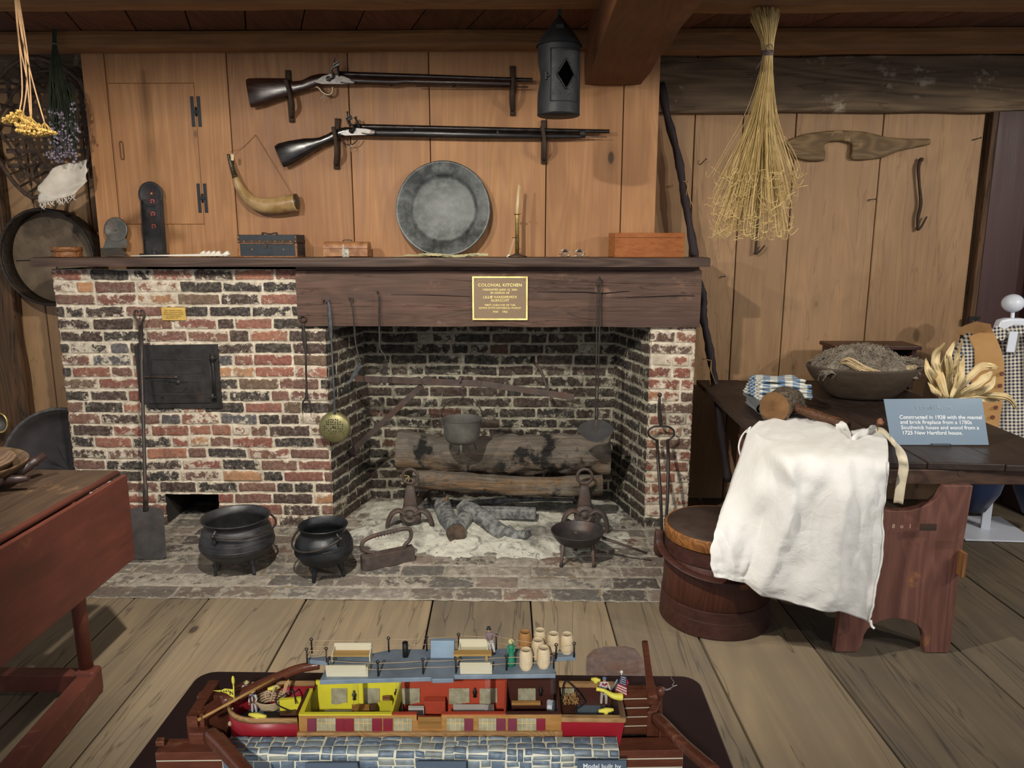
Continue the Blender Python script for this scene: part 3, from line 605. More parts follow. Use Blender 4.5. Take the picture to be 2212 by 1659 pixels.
# pewter plate leaning on the wall
pz = MT+.243; pc = Vector((W(958, 456, .09).x, .078, pz)); ax = Vector((0, -1, .16)).normalized()
m = M(); m.lathe([(.0, -.012), (.155, -.010), (.172, -.004), (.182, .003), (.234, .008), (.2425, .013), (.244, .010), (.240, .004), (.184, -.004), (.17, -.012), (.150, -.017), (0, -.018)], pc, 72, ax, wob=lambda a, z: 1+.003*math.sin(7*a)+.003*math.sin(3*a))
t = NT('pewter'); v = t.coord(); n = t.noise(v, 13, 8, .7); n2 = t.noise(v, 3, 4, .6)
col = t.mix(t.rng(n, .42, .62), C('414443'), C('6e7170')); col = t.mix(t.rng(n2, .4, .65, 0, .5), col, C('363838'))
PEW = t.out(col, t.rng(n, .3, .7, .34, .55), .6, n, .0012, .8)
o = m.build('pewter_plate', PEW); tag(center(o), 'large round pewter plate leaning against the pine wall on the mantel', 'plate')
# lantern
LY = -.60; lc = W(1207, 180, LY); lr = .088; zt = W(1207, 100, LY).z; zb_ = W(1207, 250, LY).z
ln = thing('punched_tin_lantern', (lc.x, LY, zb_), 'black punched tin lantern with a diamond window hanging from the ceiling joist', 'lantern')
TIN = iron('black_tin', C('141618'), .62, 0, 0., 20)
ca = -PI/2+.30
def lw(a, z): return 1-.10*math.exp(-((a-PI*1.02)/.5)**2)*math.exp(-((z+.14)/.05)**2)
def lp(a, z, r=lr): return Vector((lc.x+r*math.cos(a), LY+r*math.sin(a), z))
m = M(); nseg, nz = 72, 60; a_ = []; dc = (zt+zb_)/2+.012; dh, dw = .058, .42
vs = []; fs = []; H_ = zt-zb_
for j in range(nz+1):
    for i in range(nseg):
        a = 2*PI*i/nseg; z = zb_+H_*j/nz; k = 1-.13*math.exp(-((math.atan2(math.sin(a-PI), math.cos(a-PI)))/.75)**2)*math.exp(-((z-dc)/.045)**2); vs.append(lp(a, z, lr*k))
def indiam(a, z): d = math.atan2(math.sin(a-ca), math.cos(a-ca)); return abs(d)/dw+abs(z-dc)/dh < 1
for j in range(nz):
    for i in range(nseg):
        if not indiam(2*PI*(i+.5)/nseg, zb_+H_*(j+.5)/nz): fs.append((j*nseg+i, j*nseg+(i+1) % nseg, (j+1)*nseg+(i+1) % nseg, (j+1)*nseg+i))
m.add(vs, fs, True); m.build('body', TIN, ln, solid=.002, off=-1)
m = M()
for s in (-1, 1): m.tube([lp(ca+s*.72, z, lr+.001) for z in (zb_+.045, zt-.025)], .002, 5)
for z in (zb_+.045, zt-.025): m.tube([lp(ca+a, z, lr+.001) for a in np.linspace(-.72, .72, 12)], .002, 5)
dd_ = [(0, dh), (dw, 0), (0, -dh), (-dw, 0)]
for q in range(4):
    (a0, z0), (a1, z1) = dd_[q], dd_[(q+1) % 4]; m.tube([lp(ca+a0+(a1-a0)*t_, dc+z0+(z1-z0)*t_, lr+.002) for t_ in np.linspace(0, 1, 8)], .0028, 5)
rs = random.Random(3)
for q in range(90):
    rr = .018+.004*(q // 14); a = q*.45; da = rs.uniform(-.65, .65); zz = dc+rs.uniform(-.085, .085)
    if not indiam(ca+da, zz) or 1:
        if abs(da)/dw+abs(zz-dc)/dh > 1.12: m.ell(lp(ca+da, zz, lr+.0005), (.0018, .0012, .0012), 5, 4)
m.build('door', TIN, ln)
m = M(); m.lathe([(.094, 0), (.091, .006), (.066, .045), (.064, .046), (.0, .125)], (lc.x, LY, zt-.002), 40)
m.obox((lc.x+.0, LY-.042, zt+.068), (.03, .03, .018), (.5, 0, 0)); m.build('conical_roof', TIN, ln)
m = M(); m.bar((lc.x, LY, zt+.11), (lc.x+.002, LY, zt+.165), .018, .003, (0, 1, 0)); m.build('strap_loop', TIN, ln)
m = M(); q = Vector((lc.x+.002, LY-.01, zt+.185)); m.tube([q+Vector((.010*math.cos(a), 0, .012*math.sin(a))) for a in np.linspace(0, 2*PI, 17)[:-1]], .0016, 6, closed=True)
q += Vector((0, 0, .035)); m.tube([q+Vector((.032*math.cos(a), 0, .045*math.sin(a))) for a in np.linspace(0, 2*PI, 25)[:-1]], .0028, 6, closed=True); m.build('hanging_ring', BLKI, ln)
m = M(); m.lathe([(0, .0), (.085, .0), (.089, .006)], (lc.x, LY, zb_-.002), 40, wob=lambda a, z: 1+.01*math.sin(5*a)); m.build('bottom_plate', TIN, ln)
m = M(); m.obox(lp(ca-.95, dc-.005, lr+.004), (.008, .008, .028)); m.bar(lp(ca-.95, dc-.005, lr+.004), lp(ca-.76, dc-.005, lr+.004), .005, .005); m.build('latch', TIN, ln)
# yoke
YY = YW-.035
yk = [(1700, 305), (1716, 297), (1742, 288), (1790, 282), (1825, 281), (1870, 284), (1920, 296), (1960, 299), (2012, 299), (2012, 312), (1980, 318), (1945, 326), (1910, 340), (1870, 345), (1845, 345), (1838, 340), (1842, 310), (1820, 304), (1795, 306), (1781, 312), (1784, 330), (1783, 347), (1750, 348), (1716, 340), (1704, 325)]
m = M(); m.prism([W(x, y, YY) for x, y in yk], (0, .03, 0))
YWD = wood('yoke_wood', C('8f744f'), C('5b4529'), 0, rough=.7, rings=.3, stain=.6, cross=25, along=3, bump=.003, worn=C('b89a6c'))
yo = m.build('shoulder_yoke', YWD, bevel=.010, seg=3); tag(center(yo), 'carved wooden shoulder yoke hanging on the old boards', 'yoke')
# twig hooks hanging
def twig(pts, hook, lab, r=.009):
    m = M(); P = [W(x, y, YW-.025) for x, y in pts]; m.tube(spl(P), spf([r*(1+.15*math.sin(i*2.3)) for i in range(len(P))]), 8)
    m.tube(spl([W(x, y, YW-.028) for x, y in hook]), spf([r*.9, r*.7, r*.55][:len(hook)]), 8)
    m.ell(P[0], (r*1.5, r*1.4, r*1.3), 8, 6, noise=.1); o = m.build('twig_hook', BARK); tag(center(o), lab, 'hook', 'twig hooks on the old boards')
twig([(1990, 345), (1984, 362), (1986, 400), (1989, 440), (1983, 470), (1983, 498)], [(1983, 496), (1990, 490), (2002, 468)], 'twig hook hanging on the old boards below the right end of the yoke')
twig([(1640, 430), (1636, 480), (1634, 520), (1632, 550)], [(1632, 548), (1642, 542), (1652, 530)], 'twig hook hanging below the straw bundle', .008)
# long dark branch leaning behind the chimney
bp = [(1428, 180), (1440, 245), (1452, 290), (1466, 345), (1474, 395), (1483, 450), (1497, 530), (1506, 600), (1520, 645), (1518, 680), (1530, 740), (1540, 800), (1548, 850), (1556, 920), (1566, 990), (1573, 1040)]
m = M(); P = [W(x, y, .44-.012*i) for i, (x, y) in enumerate(bp)]; m.tube(spl(P, 4), [.022+.003*math.sin(i*1.1)+.002*math.sin(i*3.1) for i in range(len(spl(P, 4)))], 9)
pole = thing('branch_pole', P[-1], 'long dark crooked branch pole leaning against the old boards beside the chimney', 'pole')
POLEM = wood('dark_branch', C('43373a'), C('221c1e'), 2, rough=.7, rings=.1, cross=40, along=5, bump=.002); m.build('pole_shaft', POLEM, pole)
TW = plain('twine', C('c09a66'), .9)
m = M()
for (x, y) in ((1478, 393), (1528, 776)):
    c = W(x, y, .40-.0 if y < 500 else .31); m.tube([c+Vector((.026*math.cos(a), .026*math.sin(a), .004*math.sin(a*2))) for a in np.linspace(0, 2*PI, 15)[:-1]], .0024, 6, closed=True)
    for dx, dz in ((.05, -.14), (.035, -.11), (.02, -.16)): m.tube(spl([c+Vector((.015, -.03, 0)), c+Vector((dx*.4, -.035, dz*.5)), c+Vector((dx, -.03, dz))]), .002, 5)
m.build('twine_tie', TW, pole)
# straw bundle
sb = thing('straw_bundle', W(1652, 25, -.66), 'bundle of pale dried broom straw tied upside down and hanging from the joist', 'dried straw')
STW = plain('straw', C('c9b077'), .7, c2=C('a98e55'), scale=20); m = M(); rs = random.Random(7)
tie = W(1658, 115, -.68); 
for k in range(420):
    a = rs.uniform(0, 2*PI); q = math.sqrt(rs.random()); fan = q*rs.uniform(.6, 1.0)
    top = W(1652, rs.uniform(18, 45), -.68)+Vector((math.cos(a)*q*.058, math.sin(a)*q*.03, 0))
    t0 = tie+Vector((math.cos(a)*q*.020, math.sin(a)*q*.02, 0))
    L = rs.uniform(.45, .72); bx_ = math.cos(a)*fan*.20-.02+rs.uniform(-.02, .02); by_ = math.sin(a)*fan*.10
    mid = tie+Vector((bx_*.30, by_*.3, -L*.45)); end = tie+Vector((bx_, by_, -L)); cx = rs.choice((-1, 1))
    pts = [top, t0, mid+Vector((rs.uniform(-.008, .008), 0, 0)), tie+Vector((bx_*.72, by_*.7, -L*.78)), end]
    if fan > .3: pts += [end+Vector((cx*rs.uniform(.008, .03), 0, -rs.uniform(.0, .02))), end+Vector((cx*rs.uniform(.02, .05), rs.uniform(-.02, .02), rs.uniform(-.01, .02)))]
    m.tube(spl(pts, 3), .0012, 3, cap=False, smooth=False)
for k in range(12):
    q0 = tie+Vector((rs.uniform(0, .03), 0, -rs.uniform(.25, .5))); sx_ = rs.choice((-1, 1, 1)); m.tube(spl([tie, q0, q0+Vector((sx_*.08, 0, -.05)), q0+Vector((sx_*.14, 0, -.15)), q0+Vector((sx_*.13, 0, -.22))], 4), .0013, 3, cap=False)
m.build('straw_stems', STW, sb)
m = M()
for dz in (-.006, .001, .008): m.tube([tie+Vector((.022*math.cos(a), .022*math.sin(a), dz+.003*math.sin(a))) for a in np.linspace(0, 2*PI, 15)[:-1]], .0028, 6, closed=True)
m.tube(spl([tie+Vector((-.02, -.015, 0)), tie+Vector((-.03, -.03, -.03)), tie+Vector((-.05, -.02, -.065))]), .0018, 5); m.tube(spl([tie+Vector((-.01, -.022, 0)), tie+Vector((-.012, -.03, .022)), tie+Vector((.005, -.03, .024)), tie+Vector((.012, -.022, 0))]), .0018, 5); m.build('tie_cord', plain('tie_dark', C('5a4d55'), .9), sb)
# yarrow
ya = thing('dried_yarrow', W(60, 0, -.95), 'bunch of dried yellow yarrow heads hanging upside down at the top left', 'dried flowers')
m = M(); YS = -.95
heads = [(((32, -10), (36, 40), (45, 130), (48, 200), (42, 242)), (28, 252, 24, 15, -.5)), (((38, -10), (52, 100), (58, 180), (50, 246)), (70, 285, 34, 12, 0.1)), (((34, -10), (42, 90), (58, 170), (66, 252)), (66, 262, 20, 14, .5)), (((40, -10), (60, 120), (66, 200), (68, 250)), (55, 272, 20, 13, .2)), (((35, -10), (48, 80), (72, 180), (96, 264)), (100, 282, 19, 10, .25))]
for st, hd in heads: m.tube(spl([W(x, y, YS) for x, y in st]), .0028, 6)
m.build('stems', plain('yarrow_stem', C('c79f74'), .8), ya)
YEL = plain('yarrow_yellow', C('dcb867'), .95, c2=C('b28c48'), scale=120, bump=.002)
rs = random.Random(5)
for st, (x, y, rx, ry, rot) in heads:
    m = M(); c = W(x, y, YS); s_ = .00175
    for k in range(230):
        a = rs.uniform(0, 2*PI); q = math.sqrt(rs.random()); p = Vector((math.cos(a)*q*rx*s_, math.sin(a)*q*rx*s_*.8, -ry*s_*.55*(1-q*q)+rs.uniform(-.003, .003)))
        p = Euler((0, rot, 0)).to_matrix() @ p; m.ell(c+p, rs.uniform(.0032, .006), 5, 4, noise=.3)
    for k in range(10): a = k*.63; p = Euler((0, rot, 0)).to_matrix() @ Vector((math.cos(a)*rx*s_*.8, math.sin(a)*rx*s_*.6, .0)); m.tube([W(*st[-1], YS), c+p], .0012, 4)
    m.build('flower_head', YEL, ya)
# lavender
la = thing('dried_lavender', W(118, 62, -.03), 'bunch of dried lavender, dark green stems and mauve flowers, hanging on the joist', 'dried flowers')
m = M(); m2 = M(); rs = random.Random(9)
for k in range(200):
    u_ = rs.uniform(-1, 1); YL = -.03-rs.uniform(0, .06); x0 = 118+u_*5; xm = 124+u_*18; xe = 137+u_*28+rs.uniform(-6, 6); ye = rs.uniform(235, 345)
    pts = [W(x0, 60, -.03), W(x0, 100, -.03), W(xm, 170, YL), W(xe-3, ye-50, YL), W(xe, ye, YL)]; m.tube(spl(pts, 3), .0016, 3, cap=False)
    if k % 3 == 0:
        e = pts[-1]
        for q in range(7): m2.ell(e+Vector((rs.uniform(-.011, .011), rs.uniform(-.01, .01), rs.uniform(-.02, .035))), rs.uniform(.004, .0085), 5, 4, noise=.3)
m.build('stems', plain('lavender_stem', C('323a26'), .85, c2=C('20261a'), scale=12), la); m2.build('flowers', plain('lavender_bloom', C('a397a6'), .9, c2=C('5a4f5c'), scale=60), la)
m = M(); c = W(118, 95, -.035); m.tube([c+Vector((.016*math.cos(a), .012*math.sin(a), 0)) for a in np.linspace(0, 2*PI, 13)[:-1]], .004, 6, closed=True); m.build('tie', plain('tie_green', C('6d6444'), .9), la)
# lace cloth scrap
pts = [[(150, 352), (165, 352), (186, 345)], [(118, 362), (152, 368), (187, 372)], [(98, 385), (140, 392), (186, 386)], [(84, 402), (130, 410), (186, 394)], [(84, 420), (125, 425), (172, 408)], [(86, 440), (115, 434), (160, 420)]]
def surf(pts, Yf, n=4):
    rows = [spl([W(x, y, Yf(x, y)) for x, y in r], n) for r in pts]; cols = list(zip(*rows)); cols = [spl(c, n) for c in cols]; return cols
def addsurf(m, cols, wrinkle=0, seed=0, freq=12):
    nu, nv = len(cols), len(cols[0]); vs = []
    for i, c in enumerate(cols):
        for j, p in enumerate(c):
            d = wrinkle*float(fbm(np.array([i/nu*freq]), np.array([j/nv*freq]), 3, seed)[0]) if wrinkle else 0; vs.append(p+Vector((d*.3, d, d*.3)))
    m.add(vs, [(i*nv+j, i*nv+j+1, (i+1)*nv+j+1, (i+1)*nv+j) for i in range(nu-1) for j in range(nv-1)], True)
m = M(); addsurf(m, surf(pts, lambda x, y: .02-(y-340)*.0006+.02*math.sin(x*.09+y*.07), 7), .006, 2)
rs = random.Random(2)
for k in range(26): t_ = k/25; p = W(86+75*t_, 440-22*t_, -.03); m.tube(spl([p, p+Vector((rs.uniform(-.01, .01), 0, -.012)), p+Vector((rs.uniform(-.02, .02), 0, -rs.uniform(.015, .035)))]), .0009, 4)
m2 = M()
o = m.build('lace_scrap', cloth('lace_white', C('d3ccc0'), C('b0a698')), solid=.0025); tag(center(o), 'frayed scrap of white lace cloth hanging below the dried lavender', 'cloth')
# open-work basket on the left wall
BW = wood('basket_splint', C('5b4738'), C('3a2c22'), 0, rough=.75, cross=30, along=6)
bk = thing('open_weave_basket', W(80, 400, .34), 'open-weave splint basket hanging on the old wall at the upper left', 'basket')
YB = .36; bc_ = W(118, 262, YB)
m = M()
for i in range(-3, 4):
    m.bar(bc_+Vector((i*.078+.02, 0, -.30)), bc_+Vector((i*.078, -.003, .28)), .024, .004, (0, 1, 0)); 
m.build('upright_splints', BW, bk)
m = M()
for i in range(-3, 4): m.bar(bc_+Vector((-.28, -.008, i*.078)), bc_+Vector((.28, -.008, i*.078)), .024, .004, (0, 1, 0))
m.build('cross_splints', BW, bk)
hexa = [(-60, 265), (0, 165), (60, 125), (130, 142), (185, 200), (188, 345), (90, 425), (40, 405), (0, 350)]
rim = [W(x, y, .14) for x, y in hexa]; m = M(); m.tube(spl(rim+[rim[0]], 3)[:-1], .012, 8, flat=.008, closed=True); m.build('rim', BW, bk)
m = M()
for k, p in enumerate(rim):
    e = bc_+(Vector((p.x, YB, p.z))-bc_)*.72; m.bar(p, e, .02, .005, (0, 0, 1)); q = (rim[k]+rim[(k+1) % len(rim)])/2; e2 = bc_+(Vector((q.x, YB, q.z))-bc_)*.72; m.bar(q, e2, .018, .005, (0, 0, 1))
m.build('side_splints', BW, bk)
m = M(); inner = [bc_+(Vector((p.x, YB, p.z))-bc_)*.72 for p in rim]; m.tube(spl(inner+[inner[0]], 3)[:-1], .010, 6, flat=.006, closed=True)
mid_ = [(a+b)/2 for a, b in zip(rim, inner)]; m.tube(spl(mid_+[mid_[0]], 3)[:-1], .008, 6, flat=.005, closed=True); m.build('hoop', BW, bk)
# sieve
sv = thing('wooden_sieve', W(105, 662, .40), 'large round dark bentwood sieve hanging on the wall behind the mantel end', 'sieve')
SVM = wood('sieve_band', C('3f3229'), C('231b16'), 0, rough=.6, cross=20, along=4); c = W(105, 556, .37); rr = (W(207, 556, .37)-W(4, 556, .37)).length/2
m = M(); m.lathe([(rr, 0), (rr, .11), (rr-.008, .11), (rr-.008, 0), (rr, 0)], (c.x, .46, c.z), 64, (0, -1, 0)); m.build('band', SVM, sv)
m = M(); m.tube([Vector((c.x+(rr-.004)*math.cos(a), .35, c.z+(rr-.004)*math.sin(a))) for a in np.linspace(0, 2*PI, 65)[:-1]], .009, 8, closed=True); m.build('rim_hoop', SVM, sv)
m = M(); m.lathe([(0, .0), (rr-.006, .0)], (c.x, .455, c.z), 48, (0, -1, 0)); m.build('mesh_screen', plain('sieve_mesh', C('7b6a57'), .9, c2=C('52463a'), scale=7), sv)
m = M(); m.bar((c.x-.02, .448, c.z-.2), (c.x+.0, .448, c.z+.05), .006, .004); m.bar((c.x-.24, .448, c.z-.02), (c.x+.22, .448, c.z+.0), .006, .004); m.tube(spl([(c.x, .345, c.z+rr), (c.x+.006, .345, c.z+rr-.03), (c.x+.012, .345, c.z+rr-.05)]), .0012, 5); m.build('cross_wire', plain('wire', C('352c25'), .6), sv)
# ================================================================ on the mantel
def bolt(m, p, r=.0032, ax=(0, -1, 0)): m.lathe([(0, r*.8), (r*.6, r*.65), (r, 0)], p, 8, ax)
BRS = iron('brass_stud', C('c9a26a'), .35, 0, .9)
MZ = MT+.001
def onm(x, y=0.): return W(x, 555, y).x
# little round box
c = Vector((onm(156, .02), -.02, MZ)); rb = thing('round_wooden_box', c, 'small round bentwood box standing at the left end of the mantel', 'box')
RBW = wood('bentwood', C('a06c3d'), C('6b4022'), 0, rough=.5, cross=30, along=8)
m = M(); m.lathe([(0, 0), (.069, 0), (.069, .027), (0, .027)], c, 36); m.build('box_body', RBW, rb, bevel=.001)
m = M(); m.lathe([(0, .05), (.070, .05), (.072, .047), (.072, .027), (.069, .027)], c, 36); m.build('lid', RBW, rb)
# small sconce
SC1 = iron('grey_tin', C('55544f'), .5, .35, .5, 25)
ss = thing('candle_sconce', (onm(250, .03), .03, MZ), 'short tin candle sconce with a round crimped top, leaning left of the tall one', 'sconce')
c = W(250, 496, .075); m = M(); m.lathe([(0, -.003), (.05, -.001), (.060, .004), (.064, -.002), (0, -.005)], c, 48, (0, -1, .08), wob=lambda a, z: 1+(.02*math.sin(a*26) if z > -.002 else 0)); m.lathe([(0, .004), (.006, .003), (.006, 0)], c+Vector((0, -.006, 0)), 12, (0, -1, 0)); m.build('reflector', SC1, ss)
m = M(); m.prism([W(x, y, .07) for x, y in [(226, 505), (275, 505), (268, 512), (275, 520), (274, 536), (222, 536), (228, 518), (231, 512)]], (0, .003, 0)); m.build('back_plate', SC1, ss)
m = M(); a = [W(x, 536, .065) for x in (216, 262)]; m.prism([W(216, 537, .06), W(262, 537, .06), Vector((W(275, 555, -.03).x, -.03, MZ+.002)), Vector((W(221, 555, -.03).x, -.03, MZ+.002))], (0, .004, .004)); m.build('candle_tray', SC1, ss, bevel=.001)
# tall tole sconce
TS = iron('black_tole', C('2b2a2b'), .5, .08, .3, 30); ts = thing('candle_sconce', (onm(332, .03), .02, MZ), 'tall black tin sconce painted with red flowers, standing on the mantel', 'sconce')
m = M(); c = W(326, 420, .085); m.lathe([(0, .002), (.052, .003), (.062, .008), (.065, .002), (0, -.003)], c, 44, (0, -1, 0), wob=lambda a, z: 1+.006*math.sin(a*30)); m.build('round_crest', TS, ts)
m = M(); m.prism([W(x, y, .08) for x, y in [(303, 430), (352, 432), (360, 552), (311, 552)]], (0, .004, 0)); m.build('back_plate', TS, ts)
for s, xa, xb in ((-1, 304, 311), (1, 352, 360)):
    m = M(); a, b = W(xa, 433, .08), W(xb, 550, .08); m.prism([a, b, b+Vector((-s*.012, -.025, 0)), a+Vector((-s*.012, -.025, 0))], (.002, 0, 0)); m.build('side_wing', TS, ts)
m = M(); cb = Vector((onm(333, .03), .035, MZ)); m.lathe([(0, 0), (.068, 0), (.07, .004), (.07, .016), (.066, .016), (.064, .005), (0, .004)], cb, 40); m.build('candle_pan', TS, ts)
m = M(); m.tube([cb+Vector((0, 0, .004)), cb+Vector((0, 0, .03))], .012, 14); m.build('candle_socket', TS, ts)
FRED = plain('painted_red', C('9c5148'), .5); FDK = plain('painted_maroon', C('5a2c26'), .5)
for (x, y) in ((329, 435), (330, 462), (332, 489)):
    m = M()
    for a in (-.7, 0, .7, 2.2, 4.0): q = W(x, y, .0765); m.ell(q+Vector((math.sin(a)*.010, 0, math.cos(a)*.008)), (.008, .0018, .005), 8, 6, (0, a, 0))
    m.build('painted_flower', FRED, ts)
m = M(); q = W(327, 418, .0795)
for k in range(6): a = k*PI/3; m.prism([q+Vector((math.cos(a+s)*r_, 0, math.sin(a+s)*r_)) for s, r_ in ((-.4, .008), (0, .04), (.4, .008))], (0, .001, 0))
m.build('painted_star', FDK, ts); m = M(); m.ell(q, (.006, .002, .006), 10, 6); m.build('star_center', plain('painted_cream', C('c79a70'), .5), ts)
# clay pipes
CLAY = plain('white_clay', C('e2ddcf'), .45, var=.06)
def pipe(xt, xb, yy, lab, dz=0.):
    a = Vector((onm(xt, yy), yy, MZ+.006)); b = Vector((onm(xb, yy), yy+.004, MZ+.010)); m = M()
    m.tube([a, a.lerp(b, .5), b, b+Vector((.012, 0, .001))], [.0032, .004, .0058, .007], 10); m.tube(spl([b+Vector((.004, 0, .0)), b+Vector((.018, 0, .004)), b+Vector((.034, 0, .013))], 4), [.008, .009, .011, .012, .0125, .013, .0125, .012, .0115], 12)
    o = m.build('clay_pipe', CLAY); tag(center(o), lab, 'pipe', 'white clay pipes on the mantel')
pipe(283, 480, -.075, 'longest white clay pipe lying in front along the mantel edge')
for k, (x, t_) in enumerate(((462, 'white clay pipe with its bowl nearest the black trunk, behind the long pipe'), (452, 'second white clay pipe from the black trunk, behind the long pipe'), (441, 'third white clay pipe from the black trunk, behind the long pipe'), (430, 'white clay pipe whose bowl is farthest from the black trunk'))): pipe(300+k*6, x, -.052+k*.017, t_)
# black trunk
def trunk(name, lab, xa, xb, ytop, yb, dep, hb, body, edge, stud, rnd, latchm):
    x0, x1 = W(xa, yb, yb_:=-.04).x, W(xb, yb, -.04).x; z0, z1 = MZ, W((xa+xb)/2, ytop, -.04).z; y0 = -.04; zl = z0+(z1-z0)*hb
    t_ = thing(name, ((x0+x1)/2, y0+dep/2, z0), lab, 'chest', None); e = .0012
    m = M(); m.box(x0+e, x1-e, y0, y0+dep, z0+.003, zl-.001); m.build('trunk_body', body, t_, bevel=.0015)
    m = M()
    if rnd:
        n = 12; pr = [Vector((x0+e, y0+dep/2-dep/2*math.cos(PI*i/n), zl+(z1-zl)*math.sin(PI*i/n)**.6)) for i in range(n+1)]; m.prism(pr, (x1-x0-2*e, 0, 0))
    else: m.box(x0+e, x1-e, y0-.001, y0+dep, zl+.001, z1)
    m.build('lid', body, t_, bevel=.0015)
    return t_, x0, x1, y0, z0, zl, z1
LB = plain('blue_black_leather', C('20272f'), .55, scale=40); LT = plain('tan_leather', C('9a6236'), .6, c2=C('5a3820'), scale=40); DLE = plain('dark_leather', C('35261d'), .6)
bt, x0, x1, y0, z0, zl, z1 = trunk('leather_chest', 'small black leather trunk with tan studded edges on the mantel', 517, 642, 507, 556, .15, .62, LB, LT, BRS, False, DLE)
m = M(); m.box(x0-.001, x1+.001, y0-.0035, y0+.152, zl+.0015, zl+.017); m.build('lid_band', DLE, bt, bevel=.001)
for xx in (x0, x1):
    for za, zb2 in ((z0, zl-.001), (zl, z1+.001)):
        m = M(); m.box(xx-.008 if xx == x1 else xx-.002, xx+.002 if xx == x1 else xx+.008, y0-.003, y0+.01, za, zb2); m.build('corner_strap', LT if za == z0 else DLE, bt, bevel=.001)
m = M(); m.box(x0-.001, x1+.001, y0-.002, y0+.15, z0, z0+.005); m.build('base_trim', LT, bt)
m = M(); m.box(x0+.015, x1-.015, y0-.0045, y0, zl-.0025, zl+.0015); m.build('tan_piping', LT, bt)
m = M()
for xx in (x0+.003, x1-.003):
    for zz in (z0+.012, z0+.038, zl+.009, zl+.03): bolt(m, (xx, y0-.003, zz), .0035)
for k in range(7): bolt(m, (x0+.03+k*(x1-x0-.06)/6, y0-.004, zl+.009), .0032)
for k in (.23, .77): bolt(m, (x0+(x1-x0)*k, y0, z0+.038), .0032)
m.build('brass_studs', BRS, bt)
xm = x0+(x1-x0)*.47; m = M(); m.box(xm-.03, xm+.03, y0-.002, y0, z0+.01, z0+.052); m.build('lock_plate', LB, bt, bevel=.001)
m = M(); m.prism([(xm-.008, y0-.007, zl+.012), (xm+.008, y0-.007, zl+.012), (xm+.008, y0-.007, zl-.018), (xm, y0-.007, zl-.028), (xm-.008, y0-.007, zl-.018)], (0, .003, 0)); m.build('hasp', DLE, bt)
m = M(); m.tube(spl([(xm-.04, y0+.07, z1), (xm-.035, y0+.07, z1+.010), (xm, y0+.07, z1+.004), (xm+.035, y0+.07, z1+.010), (xm+.04, y0+.07, z1)]), .0035, 8); m.ell((xm-.036, y0+.07, z1+.004), .006, 8, 6); m.ell((xm+.036, y0+.07, z1+.004), .006, 8, 6); m.build('carry_handle', DLE, bt)
HL = plain('hair_leather', C('a8794f'), .5, c2=C('6b4229'), scale=22, bump=.0015); GT = iron('lock_tin', C('8f8c82'), .4, .1, .8)
st_, x0, x1, y0, z0, zl, z1 = trunk('domed_chest', 'tiny brown domed trunk with a grey tin lock on the mantel', 698, 795, 522, 556, .10, .55, HL, HL, BRS, True, GT)
m = M(); xm = x0+(x1-x0)*.5; m.box(xm-.016, xm+.018, y0-.0022, y0, z0+.001, zl-.002); m.build('lock_plate', GT, st_)
m = M(); m.obox((xm+.003, y0-.003, z0+.016), (.003, .002, .010)); bolt(m, (xm-.012, y0-.002, z0+.006), .002); bolt(m, (xm+.014, y0-.002, z0+.006), .002); bolt(m, (xm+.014, y0-.002, zl-.008), .002); m.build('keyhole', DARK, st_)
m = M(); m.prism([(xm-.012, y0-.0045, zl+.02), (xm-.004, y0-.0045, zl+.02), (xm-.003, y0-.0045, z0+.016), (xm-.008, y0-.0045, z0+.008), (xm-.013, y0-.0045, z0+.016)], (0, .002, 0)); m.build('hasp', GT, st_)
m = M(); m.tube(spl([(xm-.022, y0+.05, z1-.002), (xm-.018, y0+.05, z1+.007), (xm+.02, y0+.05, z1+.007), (xm+.024, y0+.05, z1-.002)]), .0022, 6); m.build('carry_handle', DLE, st_)
# candlestick and candle
c = Vector((onm(1117, .0), .0, MZ)); cs = thing('candlestick', c, 'tall slim brass candlestick with a dark round foot on the mantel', 'candlestick')
BR2 = iron('old_brass', C('a58f5c'), .35, .1, .85, 40); m = M(); m.lathe([(0, .004), (.050, .0), (.052, .004), (.030, .010), (.012, .018), (0, .02)], c, 30); m.build('foot', iron('foot_dark', C('4b4037'), .45, .2), cs)
zt_ = W(1116, 463, 0).z; m = M(); m.lathe([(0, 0), (.0105, 0), (.0098, zt_-MZ-.018)], c+Vector((0, 0, .016)), 20); m.build('stem', BR2, cs)
m = M(); m.lathe([(0, -.004), (.009, -.004), (.018, .0), (.019, .003), (.0, .002)], (c.x, 0, zt_), 24); m.build('drip_pan', BR2, cs)
m = M(); q = W(1106, 513, -.012); m.tube([q+Vector((0, 0, 0)), q+Vector((.022, 0, -.002))], .0018, 6); m.build('slide_knob', BLKI, cs)
m = M(); m.tube(spl([q+Vector((.012, -.004, -.004)), q+Vector((-.006, -.004, -.05)), q+Vector((-.014, -.006, -.085))]), .001, 5); m.tube(spl([q+Vector((.012, -.004, -.004)), q+Vector((.0, -.004, -.05)), q+Vector((-.012, -.006, -.085))]), .001, 5); m.ell(q+Vector((-.018, -.008, -.094)), (.008, .0015, .011), 10, 8, (0, .5, 0)); m.build('tag', STR, cs)
m = M(); a = Vector((c.x, 0, zt_+.001)); b = W(1121, 400, .004); m.tube([a, a.lerp(b, .4), b], [.0095, .0085, .006], 14); m.tube([b, b+Vector((.002, 0, .006))], .0012, 5); m.tube([b+Vector((.002, 0, .0)), b+Vector((.007, 0, -.006)), b+Vector((.0075, 0, -.02))], .002, 6)
o = m.build('wax_candle', plain('wax', C('d8c294'), .45, var=.12)); tag(center(o), 'slim cream wax candle standing tilted in the brass candlestick', 'candle')
